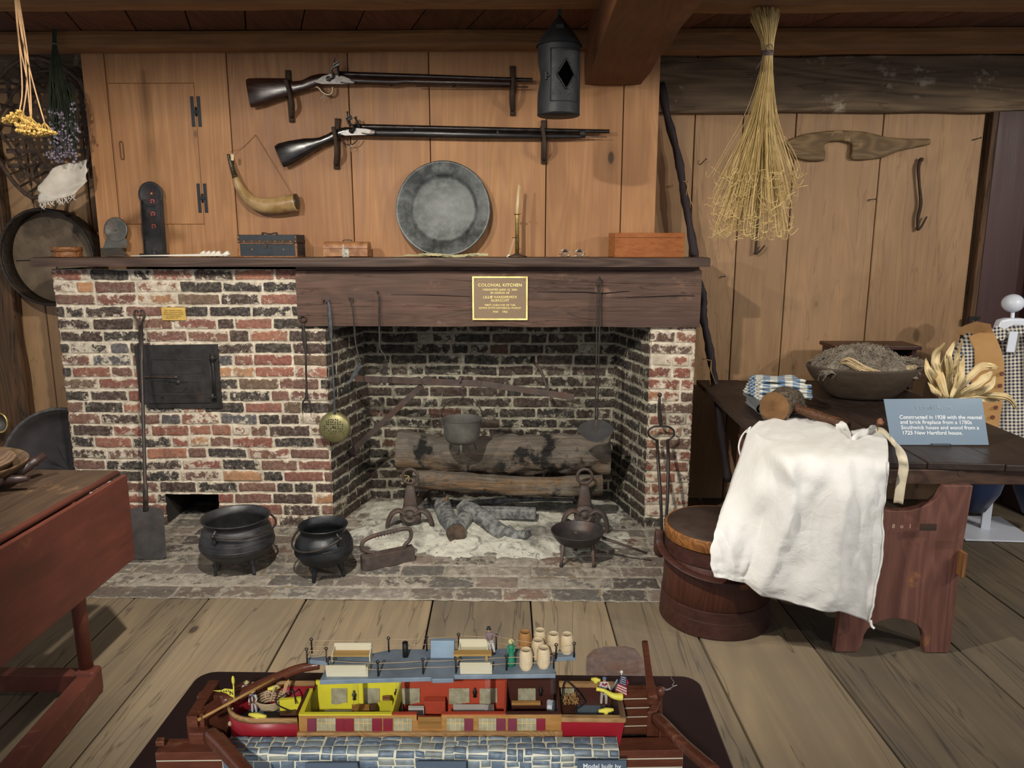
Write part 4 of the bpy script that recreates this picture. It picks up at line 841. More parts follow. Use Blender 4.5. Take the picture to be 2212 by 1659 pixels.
# spectacles
c = Vector((onm(1236, -.05), -.06, MZ+.002)); sp = thing('spectacles', c, 'folded round wire-rimmed spectacles lying on the mantel', 'glasses'); WR = iron('silver_wire', C('a8a39a'), .25, 0, .95)
GL = glass('lens_glass')
for s in (-1, 1):
    q = c+Vector((s*.036, 0, .020)); m = M(); m.tube([q+Vector((.021*math.cos(a), 0, .0175*math.sin(a))) for a in np.linspace(0, 2*PI, 25)[:-1]], .0015, 6, closed=True); m.build('rim', WR, sp)
    m = M(); m.lathe([(0, .0012), (.0195, .0006), (.0195, -.0006), (0, -.0012)], q, 24, (0, -1, 0), sy=.84); m.build('lens', GL, sp)
m = M(); m.tube(spl([c+Vector((-.015, 0, .024)), c+Vector((0, 0, .031)), c+Vector((.015, 0, .024))]), .0016, 6); m.build('bridge', WR, sp)
for s in (-1, 1): m = M(); m.tube(spl([c+Vector((s*.057, 0, .02)), c+Vector((s*.062, .006, .012)), c+Vector((s*.01, .02, .003)), c+Vector((-s*.085, .025, .003))]), .0014, 6); m.build('temple', WR, sp)
# varnished box
x0, x1 = onm(1328, -.06), onm(1477, -.06); zt_ = W(1400, 503, -.06).z
vb = thing('wooden_box', ((x0+x1)/2, 0, MZ), 'polished orange-brown wooden box with a flat lid at the right of the mantel', 'box'); VW = wood('varnished_maple', C('b06c35'), C('8a4c20'), 0, rough=.3, cross=60, along=20, rings=.1, bump=.0003)
m = M(); m.prism([(x0, -.06, MZ), (x1, -.06, MZ), (x1+.0, .06, MZ), (x0-.02, .06, MZ)], (0, 0, zt_-MZ-.024)); m.build('box_body', VW, vb, bevel=.0012)
m = M(); m.prism([(x0-.001, -.061, zt_-.0225), (x1+.002, -.061, zt_-.0225), (x1+.002, .06, zt_-.0225), (x0-.021, .06, zt_-.0225)], (0, 0, .0225)); m.build('lid', VW, vb, bevel=.0015)
# braided straw rope at the plate's foot
m = M(); n = 150
for s in range(3):
    P = []
    for i in range(n+1):
        t_ = i/n; x = onm(905+150*t_, -.03); a = t_*34+s*2*PI/3; P.append(Vector((x, -.045+.006*math.sin(a*.5), MZ+.009+.004*math.cos(a)+.004*math.sin(t_*9))))
    m.tube(P, .0042, 6)
for k in range(8): m.tube(spl([(onm(912, -.03), -.045, MZ+.008), (onm(880, -.03), -.05+.006*k*.5, MZ+.006+.001*k), (onm(853+k*4, -.03), -.055+.005*k, MZ+.003)]), .0016, 5)
o = m.build('straw_braid', plain('straw_braid_mat', C('b6ad84'), .85)); tag(center(o), 'plaited pale straw rope lying on the mantel before the pewter plate', 'rope')
# plaques
YL_ = -.026
pq = thing('bronze_plaque', W(1080, 692, YL_), 'cast bronze dedication plaque with raised gold lettering on the lintel', 'plaque')
A, B = W(1021, 691, YL_), W(1140, 597, YL_); cx, cz = (A.x+B.x)/2, (A.z+B.z)/2; pw, phh = B.x-A.x, B.z-A.z
BZ = plain('bronze_ground', C('7d6a57'), .5, .4, c2=C('9a856c'), scale=260, bump=.0012); GD = iron('gold_edge', C('e8d48c'), .35, 0, .35)
m = M(); m.box(A.x+.002, B.x-.002, YL_-.004, YL_+.002, A.z+.002, B.z-.002); m.build('plaque_plate', BZ, pq)
m = M(); e = .008
m.box(A.x, B.x, YL_-.008, YL_, B.z-e, B.z); m.box(A.x, B.x, YL_-.008, YL_, A.z, A.z+e); m.box(A.x, A.x+e, YL_-.008, YL_, A.z+e, B.z-e); m.box(B.x-e, B.x, YL_-.008, YL_, A.z+e, B.z-e); m.build('raised_border', GD, pq)
H0 = B.z-A.z
for s, sz, yy, sxx in (('COLONIAL KITCHEN', .0215, .20, 1.0), ('DEDICATED JUNE 12, 2004', .0135, .305, 1), ('IN HONOR OF', .0135, .378, 1), ('LILLIE VANDERVEER', .0178, .475, 1.0), ('ALBRECHT', .0178, .552, 1), ('FIRST CURATOR OF THE', .0128, .658, 1), ('EDWIN SMITH HISTORICAL MUSEUM', .0128, .725, .93), ('1928    1952', .0135, .812, 1)):
    text(s, sz, (cx, YL_-.0046, B.z-H0*yy), (PI/2, 0, 0), GD, pq, space=1.12, font_sx=sxx, ext=.0008)
for xx in (A.x+.017, B.x-.017):
    for zz in (A.z+.018, B.z-.018): m = M(); bolt(m, (xx, YL_-.004, zz), .0038); m.build('screw', BZ, pq)
bq = thing('brass_plate', W(375, 693, -.008), 'little engraved brass plate fixed to a brick above the oven door', 'plaque')
A, B = W(351, 692, -.008), W(400, 664, -.008); m = M(); m.box(A.x, B.x, -.011, -.002, A.z, B.z); m.build('plate', iron('yellow_brass', C('d6b05e'), .35, 0, .6, 8), bq, bevel=.0008)
for k, s in enumerate(('BRICK FROM THE HOUSE IN', 'WHICH THE DECLARATION OF', 'INDEPENDENCE WAS WRITTEN', 'BY THOMAS JEFFERSON', 'PHILADELPHIA, 1776.')): text(s, .0078, ((A.x+B.x)/2-(.01 if k == 4 else 0), -.0114, B.z-.016-k*.0098), (PI/2, 0, 0), plain('engraving', C('6b5223'), .7), bq, font_sx=.92)
m = M()
for xx in (A.x+.004, B.x-.004):
    for zz in (A.z+.004, B.z-.004): bolt(m, (xx, -.011, zz), .0014)
m.build('pins', plain('pin', C('6b5223')), bq)
# ================================================================ fireplace tools and pots
CI = iron('cast_iron', C('343436'), .42, 0, .5, 18); CIB = iron('cast_iron_dark', C('25272a'), .42, 0, .5, 18); WI = iron('wrought_iron', C('35302d'), .5, .15, .5, 30)
WIR = iron('rusty_iron', C('463d39'), .65, .35, .3, 18); WIG = iron('grey_iron', C('484b4e'), .45, .1, .5, 30)
HZ = .006
def ring(m, c, r, t, ax='y', n=24, sx=1, sz=1):
    if ax == 'y': P = [c+Vector((r*sx*math.cos(a), 0, r*sz*math.sin(a))) for a in np.linspace(0, 2*PI, n+1)[:-1]]
    elif ax == 'z': P = [c+Vector((r*math.cos(a), r*math.sin(a), 0)) for a in np.linspace(0, 2*PI, n+1)[:-1]]
    else: P = [c+Vector((0, r*math.cos(a), r*math.sin(a))) for a in np.linspace(0, 2*PI, n+1)[:-1]]
    m.tube(P, t, 8, closed=True)
# three-legged pots
def pot(name, lab, c, rr, rb, h, mat, legs, bands, ha, hs, droop):
    p = thing(name, c, lab, 'cauldron'); z0 = .052
    pr = [(0, z0), (rb*.45, z0+.006), (rb*.75, z0+.024), (rb*.93, z0+.055), (rb, z0+h*.36), (rb*.985, z0+h*.5), (rb*.93, z0+h*.66), (rr*.94, z0+h*.80), (rr*.90, z0+h*.86), (rr*.93, z0+h*.92), (rr, z0+h), (rr*1.005, z0+h+.003), (rr*.97, z0+h+.003), (rr*.87, z0+h*.87), (rr*.90, z0+h*.78), (rb*.9, z0+h*.6), (rb*.94, z0+h*.36), (rb*.7, z0+.035), (0, z0+.016)]
    m = M(); m.lathe(spl_prof(pr), c, 56); m.build('pot_body', mat, p)
    m = M()
    for b in bands:
        zz = z0+h*b; r = np.interp(zz, [q[1] for q in pr[:11]], [q[0] for q in pr[:11]]); m.tube([c+Vector((r*math.cos(a), r*math.sin(a), zz)) for a in np.linspace(0, 2*PI, 49)[:-1]], .0028, 6, closed=True)
    m.build('raised_bands', mat, p)
    for a in legs:
        m = M(); d = Vector((math.cos(a), math.sin(a), 0)); m.tube(spl([c+d*rb*.55+Vector((0, 0, z0+.022)), c+d*rb*.66+Vector((0, 0, .03)), c+d*rb*.70]), spf([.018, .011, .008]), 10); m.build('leg', mat, p)
    ears = []
    for s in (0, PI):
        a = ha+s; d = Vector((math.cos(a), math.sin(a), 0)); e0 = c+d*(rr*.99)+Vector((0, 0, z0+h*.94)); e1 = c+d*(rr+.014)+Vector((0, 0, z0+h*.86)); e2 = c+d*(rb*.97)+Vector((0, 0, z0+h*.66))
        m = M(); m.tube(spl([e0, e1, e2]), .007, 8); m.build('ear', mat, p); ears.append(e1)
    ex = (ears[0]-ears[1]); mid = (ears[0]+ears[1])/2; perp = Vector((-ex.y, ex.x, 0)).normalized()*(-1 if hs else 1)
    P = []
    for k in range(21):
        t_ = PI*k/20; rad = max(rb+.008, ex.length/2); P.append(mid+ex.normalized()*(rad*math.cos(t_))+perp*(rad*math.sin(t_))-Vector((0, 0, droop*math.sin(t_))))
    m = M(); m.tube(P, .0048, 8); m.ell(P[0], .010, 8, 6); m.ell(P[-1], .010, 8, 6); m.build('bail_handle', WI, p)
    return p
def spl_prof(pr): return [(v.x, v.z) for v in spl([Vector((a, 0, b)) for a, b in pr], 3)]
pot('cauldron', 'wider ribbed cast iron cauldron on three feet, farther left on the hearth', Vector((-1.365, -.54, HZ)), .157, .171, .205, CI, (-2.3, -.62, 1.6), (.2, .42, .55, .72), -1.80, 0, .02)
pot('cauldron', 'smaller black cast iron cauldron with hanging bail handle, nearest the room on the hearth', Vector((-.935, -.60, HZ)), .113, .135, .19, CIB, (-1.9, -.25, 1.7), (.15, .55), -.75, 1, .055)
# pot hanging from the crane
ph_z = W(998, 905, .02).z
def hangpot():
    c = Vector((W(998, 930, .02).x, .02, 0)); zr = ph_z; rr = (W(1040, 905, .02)-W(956, 905, .02)).length/2; h = .135; z0 = zr-h
    p = thing('hanging_kettle', (c.x, c.y, z0-.03), 'small grey iron pot with three legs hanging from the crane over the logs', 'kettle')
    GI = iron('ashy_iron', C('4d4b46'), .7, .1, .2, 12); pr = [(0, z0), (rr*.5, z0+.003), (rr*.8, z0+.02), (rr*.92, z0+.055), (rr*.95, z0+h*.8), (rr*1.0, z0+h), (rr*1.03, z0+h+.003), (rr*.97, z0+h+.002), (rr*.9, z0+h*.8), (rr*.86, z0+.055), (rr*.6, z0+.02), (0, z0+.012)]
    m = M(); m.lathe(spl_prof(pr), c, 40); m.build('kettle_body', GI, p)
    for a in (-1.57, .55, 2.6):
        m = M(); d = Vector((math.cos(a), math.sin(a), 0)); m.tube([c+d*rr*.72+Vector((0, 0, z0+.012)), c+d*rr*.80+Vector((0, 0, z0-.045))], [.008, .004], 8); m.build('leg', GI, p)
    m = M(); top = .118; P = [c+Vector((math.cos(t_)*rr*1.06, 0, zr-.004+top*math.sin(t_)**.8)) for t_ in np.linspace(0, PI, 22)]; m.tube(P, .0032, 6); m.build('bail_handle', WI, p)
    for s in (-1, 1): m = M(); m.tube(spl([c+Vector((s*rr, 0, zr+.0)), c+Vector((s*rr*1.13, 0, zr+.006)), c+Vector((s*rr*.96, 0, zr-.03))]), .005, 6); m.build('ear', GI, p)
    return c, zr+top
kc, ktop = hangpot()
# crane
y0 = .20; pv = Vector((-.985, .20, 0)); az = W(768, 818, .2).z; a0 = Vector((pv.x, .2, az)); 
def onln(x, y, dy): return W(x, y, dy)
E_ = W(1240, 858, -.10); Kp = Vector((kc.x, kc.y, ktop+.115))
cr = thing('fireplace_crane', (pv.x, .2, .30), 'iron fireplace crane with long arm and diagonal brace swung out over the logs', 'crane')
m = M(); A_ = W(768, 818, .16); B_ = W(1040, 829, .0); m.bar(A_, B_, .011, .034); m.bar(B_, E_, .010, .032); m.build('arm', WIR, cr, bevel=.002)
S1 = W(912, 832, .085); S2 = W(757, 978, .17); m = M(); m.bar(S1, S2, .032, .009, (0, 1, 0)); m.build('brace', WIR, cr, bevel=.002)
for zc in (A_.z+.02, S2.z-.02):
    m = M(); ring(m, Vector((A_.x-.014, .17, zc)), .016, .004, 'z', 14); m.bar((A_.x-.05, .19, zc), (A_.x-.015, .18, zc), .01, .01); m.build('eye_bracket', WIR, cr)
m = M(); sh = W(998, 822, .01); q0 = Vector((kc.x, kc.y, ktop)); top_ = W(998, 822, .02); 
m.tube(spl([top_+Vector((-.012, -.018, -.005)), top_+Vector((-.004, -.006, .018)), top_+Vector((.006, .012, .0)), top_+Vector((.004, .0, -.05)), q0+Vector((.004, .0, .05)), q0+Vector((.006, .012, -.004)), q0+Vector((.0, .004, -.018)), q0+Vector((-.008, -.012, -.004))]), .0055, 8); o = m.build('pot_hook', WIR); tag(center(o), 'short rusty iron hook linking the hanging pot to the crane arm', 'hook')
# iron hook set in the back wall
m = M(); m.tube(spl([W(1152, 782, .45), W(1156, 786, .40), W(1168, 800, .37), W(1176, 822, .35), W(1186, 852, .33)]), spf([.009, .009, .008, .008, .007]), 8); m.ell(W(1190, 862, .33), (.010, .008, .015), 8, 6); o = m.build('iron_bar', WIR); tag(center(o), 'bent iron bar sticking out of a hole in the firebox back wall', 'bar')
m = M(); c = W(1152, 775, .4545); m.obox(c, (.018, .006, .03)); m.build('socket_hole', DARK, fp)
# bread peel (iron)
top = W(303, 672, -.02); bot = Vector((G(318, 1208, HZ).x, G(318, 1208, HZ).y, HZ)); dirv = (top-bot).normalized(); bl = .245
pe = thing('iron_peel', bot, 'long iron baker\'s peel with a square blade leaning on the brick wall by the oven', 'peel'); neck = bot+dirv*bl
m = M(); hw2 = .095; xr = Vector((1, 0, 0)); nv = dirv.cross(xr).normalized(); q = [bot-xr*(hw2-.015), bot-xr*hw2+dirv*.015, neck-xr*(hw2-.012), neck-xr*.02+dirv*.012, neck+xr*.02+dirv*.012, neck+xr*(hw2-.008), bot+xr*hw2+dirv*.015, bot+xr*(hw2-.015)]
m.prism(q, nv*.004); m.build('blade', iron('peel_iron', C('3d3a39'), .55, .25, .45, 10), pe, bevel=.001)
m = M(); m.tube([neck-dirv*.01, neck+dirv*.11, neck+dirv*.13, neck+dirv*.75, neck+dirv*.77, top-dirv*.08], [.014, .014, .0085, .0085, .012, .012], 10, flat=.009); m.build('handle', WI, pe)
m = M(); tp = top-dirv*.085
for s in (-1, 1): m.tube(spl([tp, tp+Vector((s*.012, 0, .03)), tp+Vector((s*.026, 0, .055)), tp+Vector((s*.022, 0, .082)), tp+Vector((s*.008, 0, .083)), tp+Vector((s*.010, 0, .070))]), spf([.006, .006, .0055, .005, .004, .003]), 8)
m.build('scroll_end', WI, pe)
# hanging tools. points are traced on the plane just in front of the lintel
YT = -.045
def hooknail(x, y, lab, Y=-.022):
    p = W(x, y, Y); m = M(); m.tube(spl([p+Vector((0, .01, .006)), p+Vector((.0, -.018, .0)), p+Vector((.002, -.028, .004)), p+Vector((-.006, -.03, .016))]), spf([.0035, .0035, .003, .002]), 6); o = m.build('hook_nail', WI); tag(center(o), lab, 'nail', 'nails along the lintel')
hooknail(701, 650, 'hand-forged nail in the lintel holding the skimmer'); hooknail(757, 646, 'hand-forged nail in the lintel holding the curved spatula'); hooknail(817, 632, 'hand-forged nail in the lintel holding the small toasting fork'); hooknail(1295, 603, 'hand-forged nail in the lintel holding the ash shovel')
ff = thing('flesh_fork', W(661, 885, -.03), 'long two-pronged iron meat fork with ring end hanging left of the skimmer', 'fork')
m = M(); ring(m, W(655, 689, -.03), .0155, .004); m.build('ring', WI, ff)
m = M(); m.tube(spl([W(654, 697, -.03), W(657, 730, -.03), W(660, 760, -.03), W(661, 800, -.03), W(662, 840, -.03), W(662, 862, -.03)]), spf([.007, .012, .006, .005, .006, .011]), 8, flat=.005); m.build('handle', WI, ff)
m = M()
for s in (-1, 1): m.tube(spl([W(662, 862, -.03), W(662+s*5, 865, -.03), W(662+s*8.5, 872, -.03), W(662+s*9, 885, -.03), W(662+s*9, 893, -.03)]), spf([.006, .005, .0045, .004, .002]), 8)
m.build('prongs', WI, ff)
sk = thing('brass_skimmer', W(723, 958, -.07), 'pierced round brass skimmer with a long iron handle hanging from the lintel', 'skimmer')
m = M(); m.tube(spl([W(709, 652, YT), W(711, 668, YT), W(714, 710, YT), W(716, 740, YT), W(719, 800, -.06), W(722, 860, -.065), W(723, 895, -.07)]), spf([.005, .010, .011, .005, .005, .0055, .006]), 8, flat=.004); ring(m, W(708, 648, YT), .008, .003); m.build('handle', WIG, sk)
c = W(723, 923, -.06); r = .081; t = NT('skimmer_brass'); v = t.coord(); n = t.noise(v, 22, 6, .7)
col = t.mix(t.rng(n, .35, .65), C('6f6c4a'), C('8e885e')); vo = t.new('ShaderNodeTexVoronoi', Vector=t.coord((78, 0, 78), loc=(c.x*-78, 0, c.z*-78)), Scale=1.0); vo.inputs['Randomness'].default_value = .55
SKB = t.out(t.mix(t.rng(n, .6, .7, 0, .6), col, C('4f4c39')), .42, .5, n, .0006)
m = M(); m.lathe([(r*math.sin(a), .030*math.cos(a)) for a in np.linspace(0.03, PI/2, 14)]+[(r*1.02, -.002)], c, 40, (0, -1, .08)); m.build('bowl', SKB, sk, solid=.0015)
m = M(); rs = random.Random(3)
for i in range(-5, 6):
    for j in range(-4, 5):
        x_, z_ = i*.0118+rs.uniform(-.002, .002), j*.0118+rs.uniform(-.002, .002); rr_ = math.hypot(x_, z_)
        if rr_ < .056 and rs.random() < .85:
            d = .030*math.sqrt(max(0, 1-(rr_/r)**2))+.0006; m.lathe([(0, .0006), (.0030, .0005), (.0032, -.002)], c+Vector((x_, -d-.0012, z_)), 7, (0, -1, 0))
m.build('drilled_holes', DARK, sk)
sp2 = thing('curved_spatula', W(752, 832, -.10), 'iron spatula with sickle-shaped blade hanging from the lintel, right of the skimmer', 'spatula')
m = M(); m.tube(spl([W(757, 650, YT), W(762, 668, YT), W(766, 720, YT), W(769, 745, -.05), W(775, 770, -.06), W(779, 782, -.065)]), .0038, 7); ring(m, W(760, 646, YT), .007, .0026); m.build('handle', WI, sp2)
m = M(); m.prism([W(x, y, -.07) for x, y in [(778, 782), (780, 790), (776, 800), (766, 815), (757, 827), (751, 833), (754, 822), (762, 806), (770, 792), (775, 783)]], (0, .002, 0)); m.build('blade', WIG, sp2)
tf = thing('toasting_fork', W(829, 812, -.06), 'small iron toasting fork with three tines hanging from the lintel', 'fork')
m = M(); m.tube(spl([W(817, 634, YT), W(819, 645, YT), W(819, 690, YT), W(820, 745, -.05), W(823, 757, -.05), W(831, 768, -.05), W(833, 776, -.05)]), spf([.003, .0045, .0045, .0045, .005, .005, .006]), 8); m.build('handle', WI, tf)
for k in (-1, 0, 1): m = M(); m.tube(spl([W(833, 774, -.05), W(833+k*3.2, 782, -.05), W(832+k*3.5, 795, -.05), W(829+k*2.6, 812, -.055)]), spf([.0035, .0033, .003, .0015]), 6); m.build('tine', WI, tf)
sh = thing('ash_shovel', W(1287, 955, -.06), 'iron shovel with pointed oval blade hanging from the lintel by a double-rod handle', 'shovel')
m = M()
for s in (-1, 1): m.tube(spl([W(1294+s*1, 603, -.05), W(1294+s*4.5, 613, -.05), W(1294+s*2, 632, -.05), W(1293+s*3.4, 655, -.05), W(1291+s*2.6, 760, -.055), W(1289+s*2.4, 860, -.06), W(1288+s*2, 905, -.062)]), .0042, 7)
m.bar(W(1292, 660, -.056), W(1292, 655, -.056), .02, .012, (0, 1, 0)); m.build('handle', WI, sh)
m = M(); pts = [(1246, 927), (1256, 916), (1270, 909), (1287, 905), (1304, 908), (1319, 917), (1329, 928), (1318, 941), (1304, 951), (1289, 956), (1272, 952), (1257, 942)]
P = [W(x, y, -.06) for x, y in pts]; cc = sum(P, Vector())/len(P)+Vector((0, .003, 0)); vs = P+[p+Vector((0, .0022, 0)) for p in P]+[cc, cc+Vector((0, .0022, 0))]; n = len(P)
m.add(vs, [(i, (i+1) % n, 2*n) for i in range(n)]+[(n+(i+1) % n, n+i, 2*n+1) for i in range(n)]+[(i, n+i, n+(i+1) % n, (i+1) % n) for i in range(n)], False); m.build('blade', iron('shovel_iron', C('3e3d3d'), .55, .1, .4, 10), sh)
m = M(); m.bar(W(1288, 905, -.058), W(1286, 932, -.058), .012, .004, (0, 1, 0)); m.build('strap', WIR, sh)
# tongs
tg = thing('fire_tongs', Vector((W(1432, 1155, -.30).x, -.30, .01)), 'long iron fire tongs with an oval loop leaning on the right brick pier', 'tongs'); YK = -.05
m = M(); m.ell(W(1425, 853, YK), .012, 10, 8); m.tube(spl([W(1425, 858, YK), W(1424, 880, YK), W(1426, 905, YK), W(1428, 920, YK)]), spf([.006, .010, .011, .009]), 8, flat=.006); m.build('grip', WI, tg)
m = M(); m.tube(spl([W(x, y, YK-.01) for x, y in [(1428, 921), (1412, 922), (1401, 930), (1402, 941), (1412, 948), (1420, 952)]]), .0055, 8); m.tube(spl([W(x, y, YK-.01) for x, y in [(1428, 921), (1444, 922), (1455, 930), (1455, 941), (1448, 948), (1441, 952)]]), .0055, 8); m.build('loop', WI, tg)
for pts in ([(1419, 950), (1422, 1000), (1427, 1070), (1432, 1195)], [(1442, 950), (1444, 1000), (1442, 1070), (1436, 1192)]):
    m = M(); m.tube([W(x, y, YK-.01-.08*i) for i, (x, y) in enumerate(pts)], [.0085, .0085, .008, .007], 8, flat=.006); m.build('leg', WI, tg)
# logs
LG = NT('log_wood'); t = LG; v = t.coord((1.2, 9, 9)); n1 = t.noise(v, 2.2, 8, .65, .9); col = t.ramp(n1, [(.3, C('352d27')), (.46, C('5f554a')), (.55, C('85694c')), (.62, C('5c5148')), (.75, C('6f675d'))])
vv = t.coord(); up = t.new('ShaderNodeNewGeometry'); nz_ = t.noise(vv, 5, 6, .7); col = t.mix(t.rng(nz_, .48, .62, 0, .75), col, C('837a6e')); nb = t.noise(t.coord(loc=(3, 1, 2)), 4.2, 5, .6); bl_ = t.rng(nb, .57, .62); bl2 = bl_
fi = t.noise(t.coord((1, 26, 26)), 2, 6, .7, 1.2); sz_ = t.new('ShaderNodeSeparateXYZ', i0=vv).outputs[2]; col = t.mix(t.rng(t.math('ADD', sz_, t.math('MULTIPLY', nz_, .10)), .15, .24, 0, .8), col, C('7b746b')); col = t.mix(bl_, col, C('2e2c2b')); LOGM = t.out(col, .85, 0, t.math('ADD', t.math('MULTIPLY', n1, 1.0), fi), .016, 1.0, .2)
ENDM = plain('log_end', C('5a4838'), .85, c2=C('2c2622'), scale=24, bump=.002)
def log(m, a, b, ra, rb2, seed=0, n=40, k=28, amp=.16, knots=()):
    a = Vector(a); b = Vector(b); ax = (b-a).normalized(); x = ax.cross(Vector((0, 0, 1))).normalized(); y = x.cross(ax); vs = []
    for i in range(n+1):
        t_ = i/n; c = a.lerp(b, t_)+Vector((0, 0, .012*math.sin(t_*5+seed))); r = ra+(rb2-ra)*t_
        for j in range(k):
            q = 2*PI*j/k; u_ = np.array([t_*(b-a).length*7+seed*3]); w_ = np.array([math.cos(q)*1.3+math.sin(q)*.7+9]); s2 = np.array([math.sin(q)*1.5+4])
            d = 1+amp*float(fbm(u_, w_*1.6, 3, seed)[0])*.6+amp*float(fbm(u_*1.7, s2*2, 3, seed+4)[0])*.5
            for (kt, kq, kr, kh) in knots: d += kh*math.exp(-((t_-kt)/kr)**2-((math.atan2(math.sin(q-kq), math.cos(q-kq)))/.5)**2)
            vs.append(c+(x*math.cos(q)+y*math.sin(q))*r*d)
    fs = [(i*k+j, i*k+(j+1) % k, (i+1)*k+(j+1) % k, (i+1)*k+j) for i in range(n) for j in range(k)]; m.add(vs, fs, True); m.add(vs[:k], [tuple(range(k))]); m.add(vs[-k:], [tuple(range(k))])
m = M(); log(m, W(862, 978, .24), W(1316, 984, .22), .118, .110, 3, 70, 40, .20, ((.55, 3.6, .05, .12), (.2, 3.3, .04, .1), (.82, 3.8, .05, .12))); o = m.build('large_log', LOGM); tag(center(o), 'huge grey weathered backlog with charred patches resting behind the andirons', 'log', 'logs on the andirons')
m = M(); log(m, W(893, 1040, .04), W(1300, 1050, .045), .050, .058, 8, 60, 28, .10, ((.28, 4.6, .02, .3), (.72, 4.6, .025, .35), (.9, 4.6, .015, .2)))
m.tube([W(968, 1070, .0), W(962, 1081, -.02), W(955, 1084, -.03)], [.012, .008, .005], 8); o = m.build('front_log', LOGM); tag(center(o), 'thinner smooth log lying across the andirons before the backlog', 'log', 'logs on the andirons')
# andirons
for xx, mz, lab in ((886, 0, 'left rusty iron andiron with ring top and round medallion'), (1263, 1, 'right rusty iron andiron with ring top and round medallion, behind the skillet')):
    Y = -.075; s = 1 if mz else -1; ty = 1113
    an = thing('andiron', W(xx, 1160, Y), lab, 'andiron', 'pair of andirons'); dy = -2
    m = M(); ring(m, W(xx, 1029, Y+.012), .0395, .0085, 'y', 30); m.build('ring_top', WIR, an)
    m = M(); m.tube([W(xx, 1048, Y+.01), W(xx, 1058, Y), W(xx, 1085, Y-.004), W(xx+1, 1105, Y-.006)], [.020, .026, .036, .044], 14, flat=[.010, .010, .012, .014], up=(1, 0, 0) if 0 else (0, 1, 0)); m.build('shank', WIR, an)
    c = W(xx, ty, Y-.012); m = M(); m.lathe([(0, .019), (.014, .019), (.016, .013), (.030, .013), (.033, .018), (.037, .018), (.040, .012), (.050, .011), (.055, .006), (.057, -.008), (0, -.01)], c, 36, (0, -1, .1)); m.build('medallion', WIR, an)
    for sd in (-1, 1):
        foot = W(xx+sd*46, 1160 if not (mz == 0 and sd == 1) else 1150, Y-.02); foot = Vector((foot.x, foot.y, .008))
        m = M(); m.tube(spl([c+Vector((sd*.028, .006, .005)), c+Vector((sd*.062, .0, .026)), c+Vector((sd*.098, -.01, .008)), Vector((foot.x+sd*.004, foot.y, c.z-.05)), foot]), spf([.026, .024, .021, .017, .008]), 12, flat=.012); m.build('foot', WIR, an)
    m = M(); m.bar(W(xx, 1100, Y+.01), Vector((W(xx, 1100, Y).x*.92, .34, .10)), .028, .03); m.bar(Vector((W(xx, 1100, Y).x*.92, .32, .10)), Vector((W(xx, 1100, Y).x*.92, .33, .0)), .022, .022, (0, 1, 0)); m.build('billet_bar', WIR, an)
m = M(); rs = random.Random(1)
for k in range(7): q = W(884, 1028, -.08); m.tube([q, q+Vector((rs.uniform(-.03, .005), -.01, rs.uniform(-.03, .012)))], .0014, 4)
o = m.build('straw_wisp', STW); tag(center(o), 'wisp of dry straw caught in the ring of the left andiron', 'straw')
# burnt sticks in the ash
ST_ = NT('ashen_bark'); t = ST_; v = t.coord(); n1 = t.noise(v, 26, 8, .7); col = t.mix(t.rng(n1, .4, .6), C('8a8b88'), C('4e4f50')); STK = t.out(col, .9, 0, n1, .004, 1, .15)
def stick(a, b, r0, r1, lab, seed, gname='burnt wood in the ash', nm='firewood'):
    m = M(); log(m, a, b, r0, r1, seed, 20, 16, .2); o = m.build(nm, STK); tag(center(o), lab, 'firewood', gname)
S_ = thing('forked_firewood', G(970, 1150, .03), 'thick forked piece of ash-grey firewood with a sawn brown end facing the room', 'firewood', 'burnt wood in the ash')
m = M(); log(m, G(955, 1092, .10), G(985, 1150, .065), .045, .052, 3, 16, 18, .1); m.build('stub', STK, S_)
m = M(); log(m, G(1022, 1112, .06), G(985, 1142, .065), .038, .044, 5, 14, 16, .12); m.build('side_branch', STK, S_)
m = M(); a, b = G(984, 1149, .065), G(987, 1154, .065); m.tube([a, b+Vector((0, -.004, 0))], [.050, .048], 22); m.build('sawn_end', ENDM, S_)
m = M(); a, b = G(1030, 1106, .08), G(1158, 1109, .08); m.bar(a, b, .060, .055); m2 = m
o = m.build('split_billet', STK, bevel=.006); tag(center(o), 'squared charred billet of ash-grey wood lying level in the ash', 'firewood', 'burnt wood in the ash')
stick(G(1000, 1095, .10), G(1090, 1150, .055), .046, .040, 'long ash-covered branch slanting towards the room under the charred billet', 6)
stick(G(1095, 1150, .045), G(1140, 1160, .05), .036, .030, 'short burnt stub at the front end of the slanting branch', 9)
stick(G(915, 1092, .05), G(1240, 1078, .07), .020, .012, 'thin pale branch lying along the back of the ash heap', 11)
stick(G(1218, 1132, .04), G(1262, 1128, .05), .020, .016, 'small dark charred stick lying under the right andiron', 14)
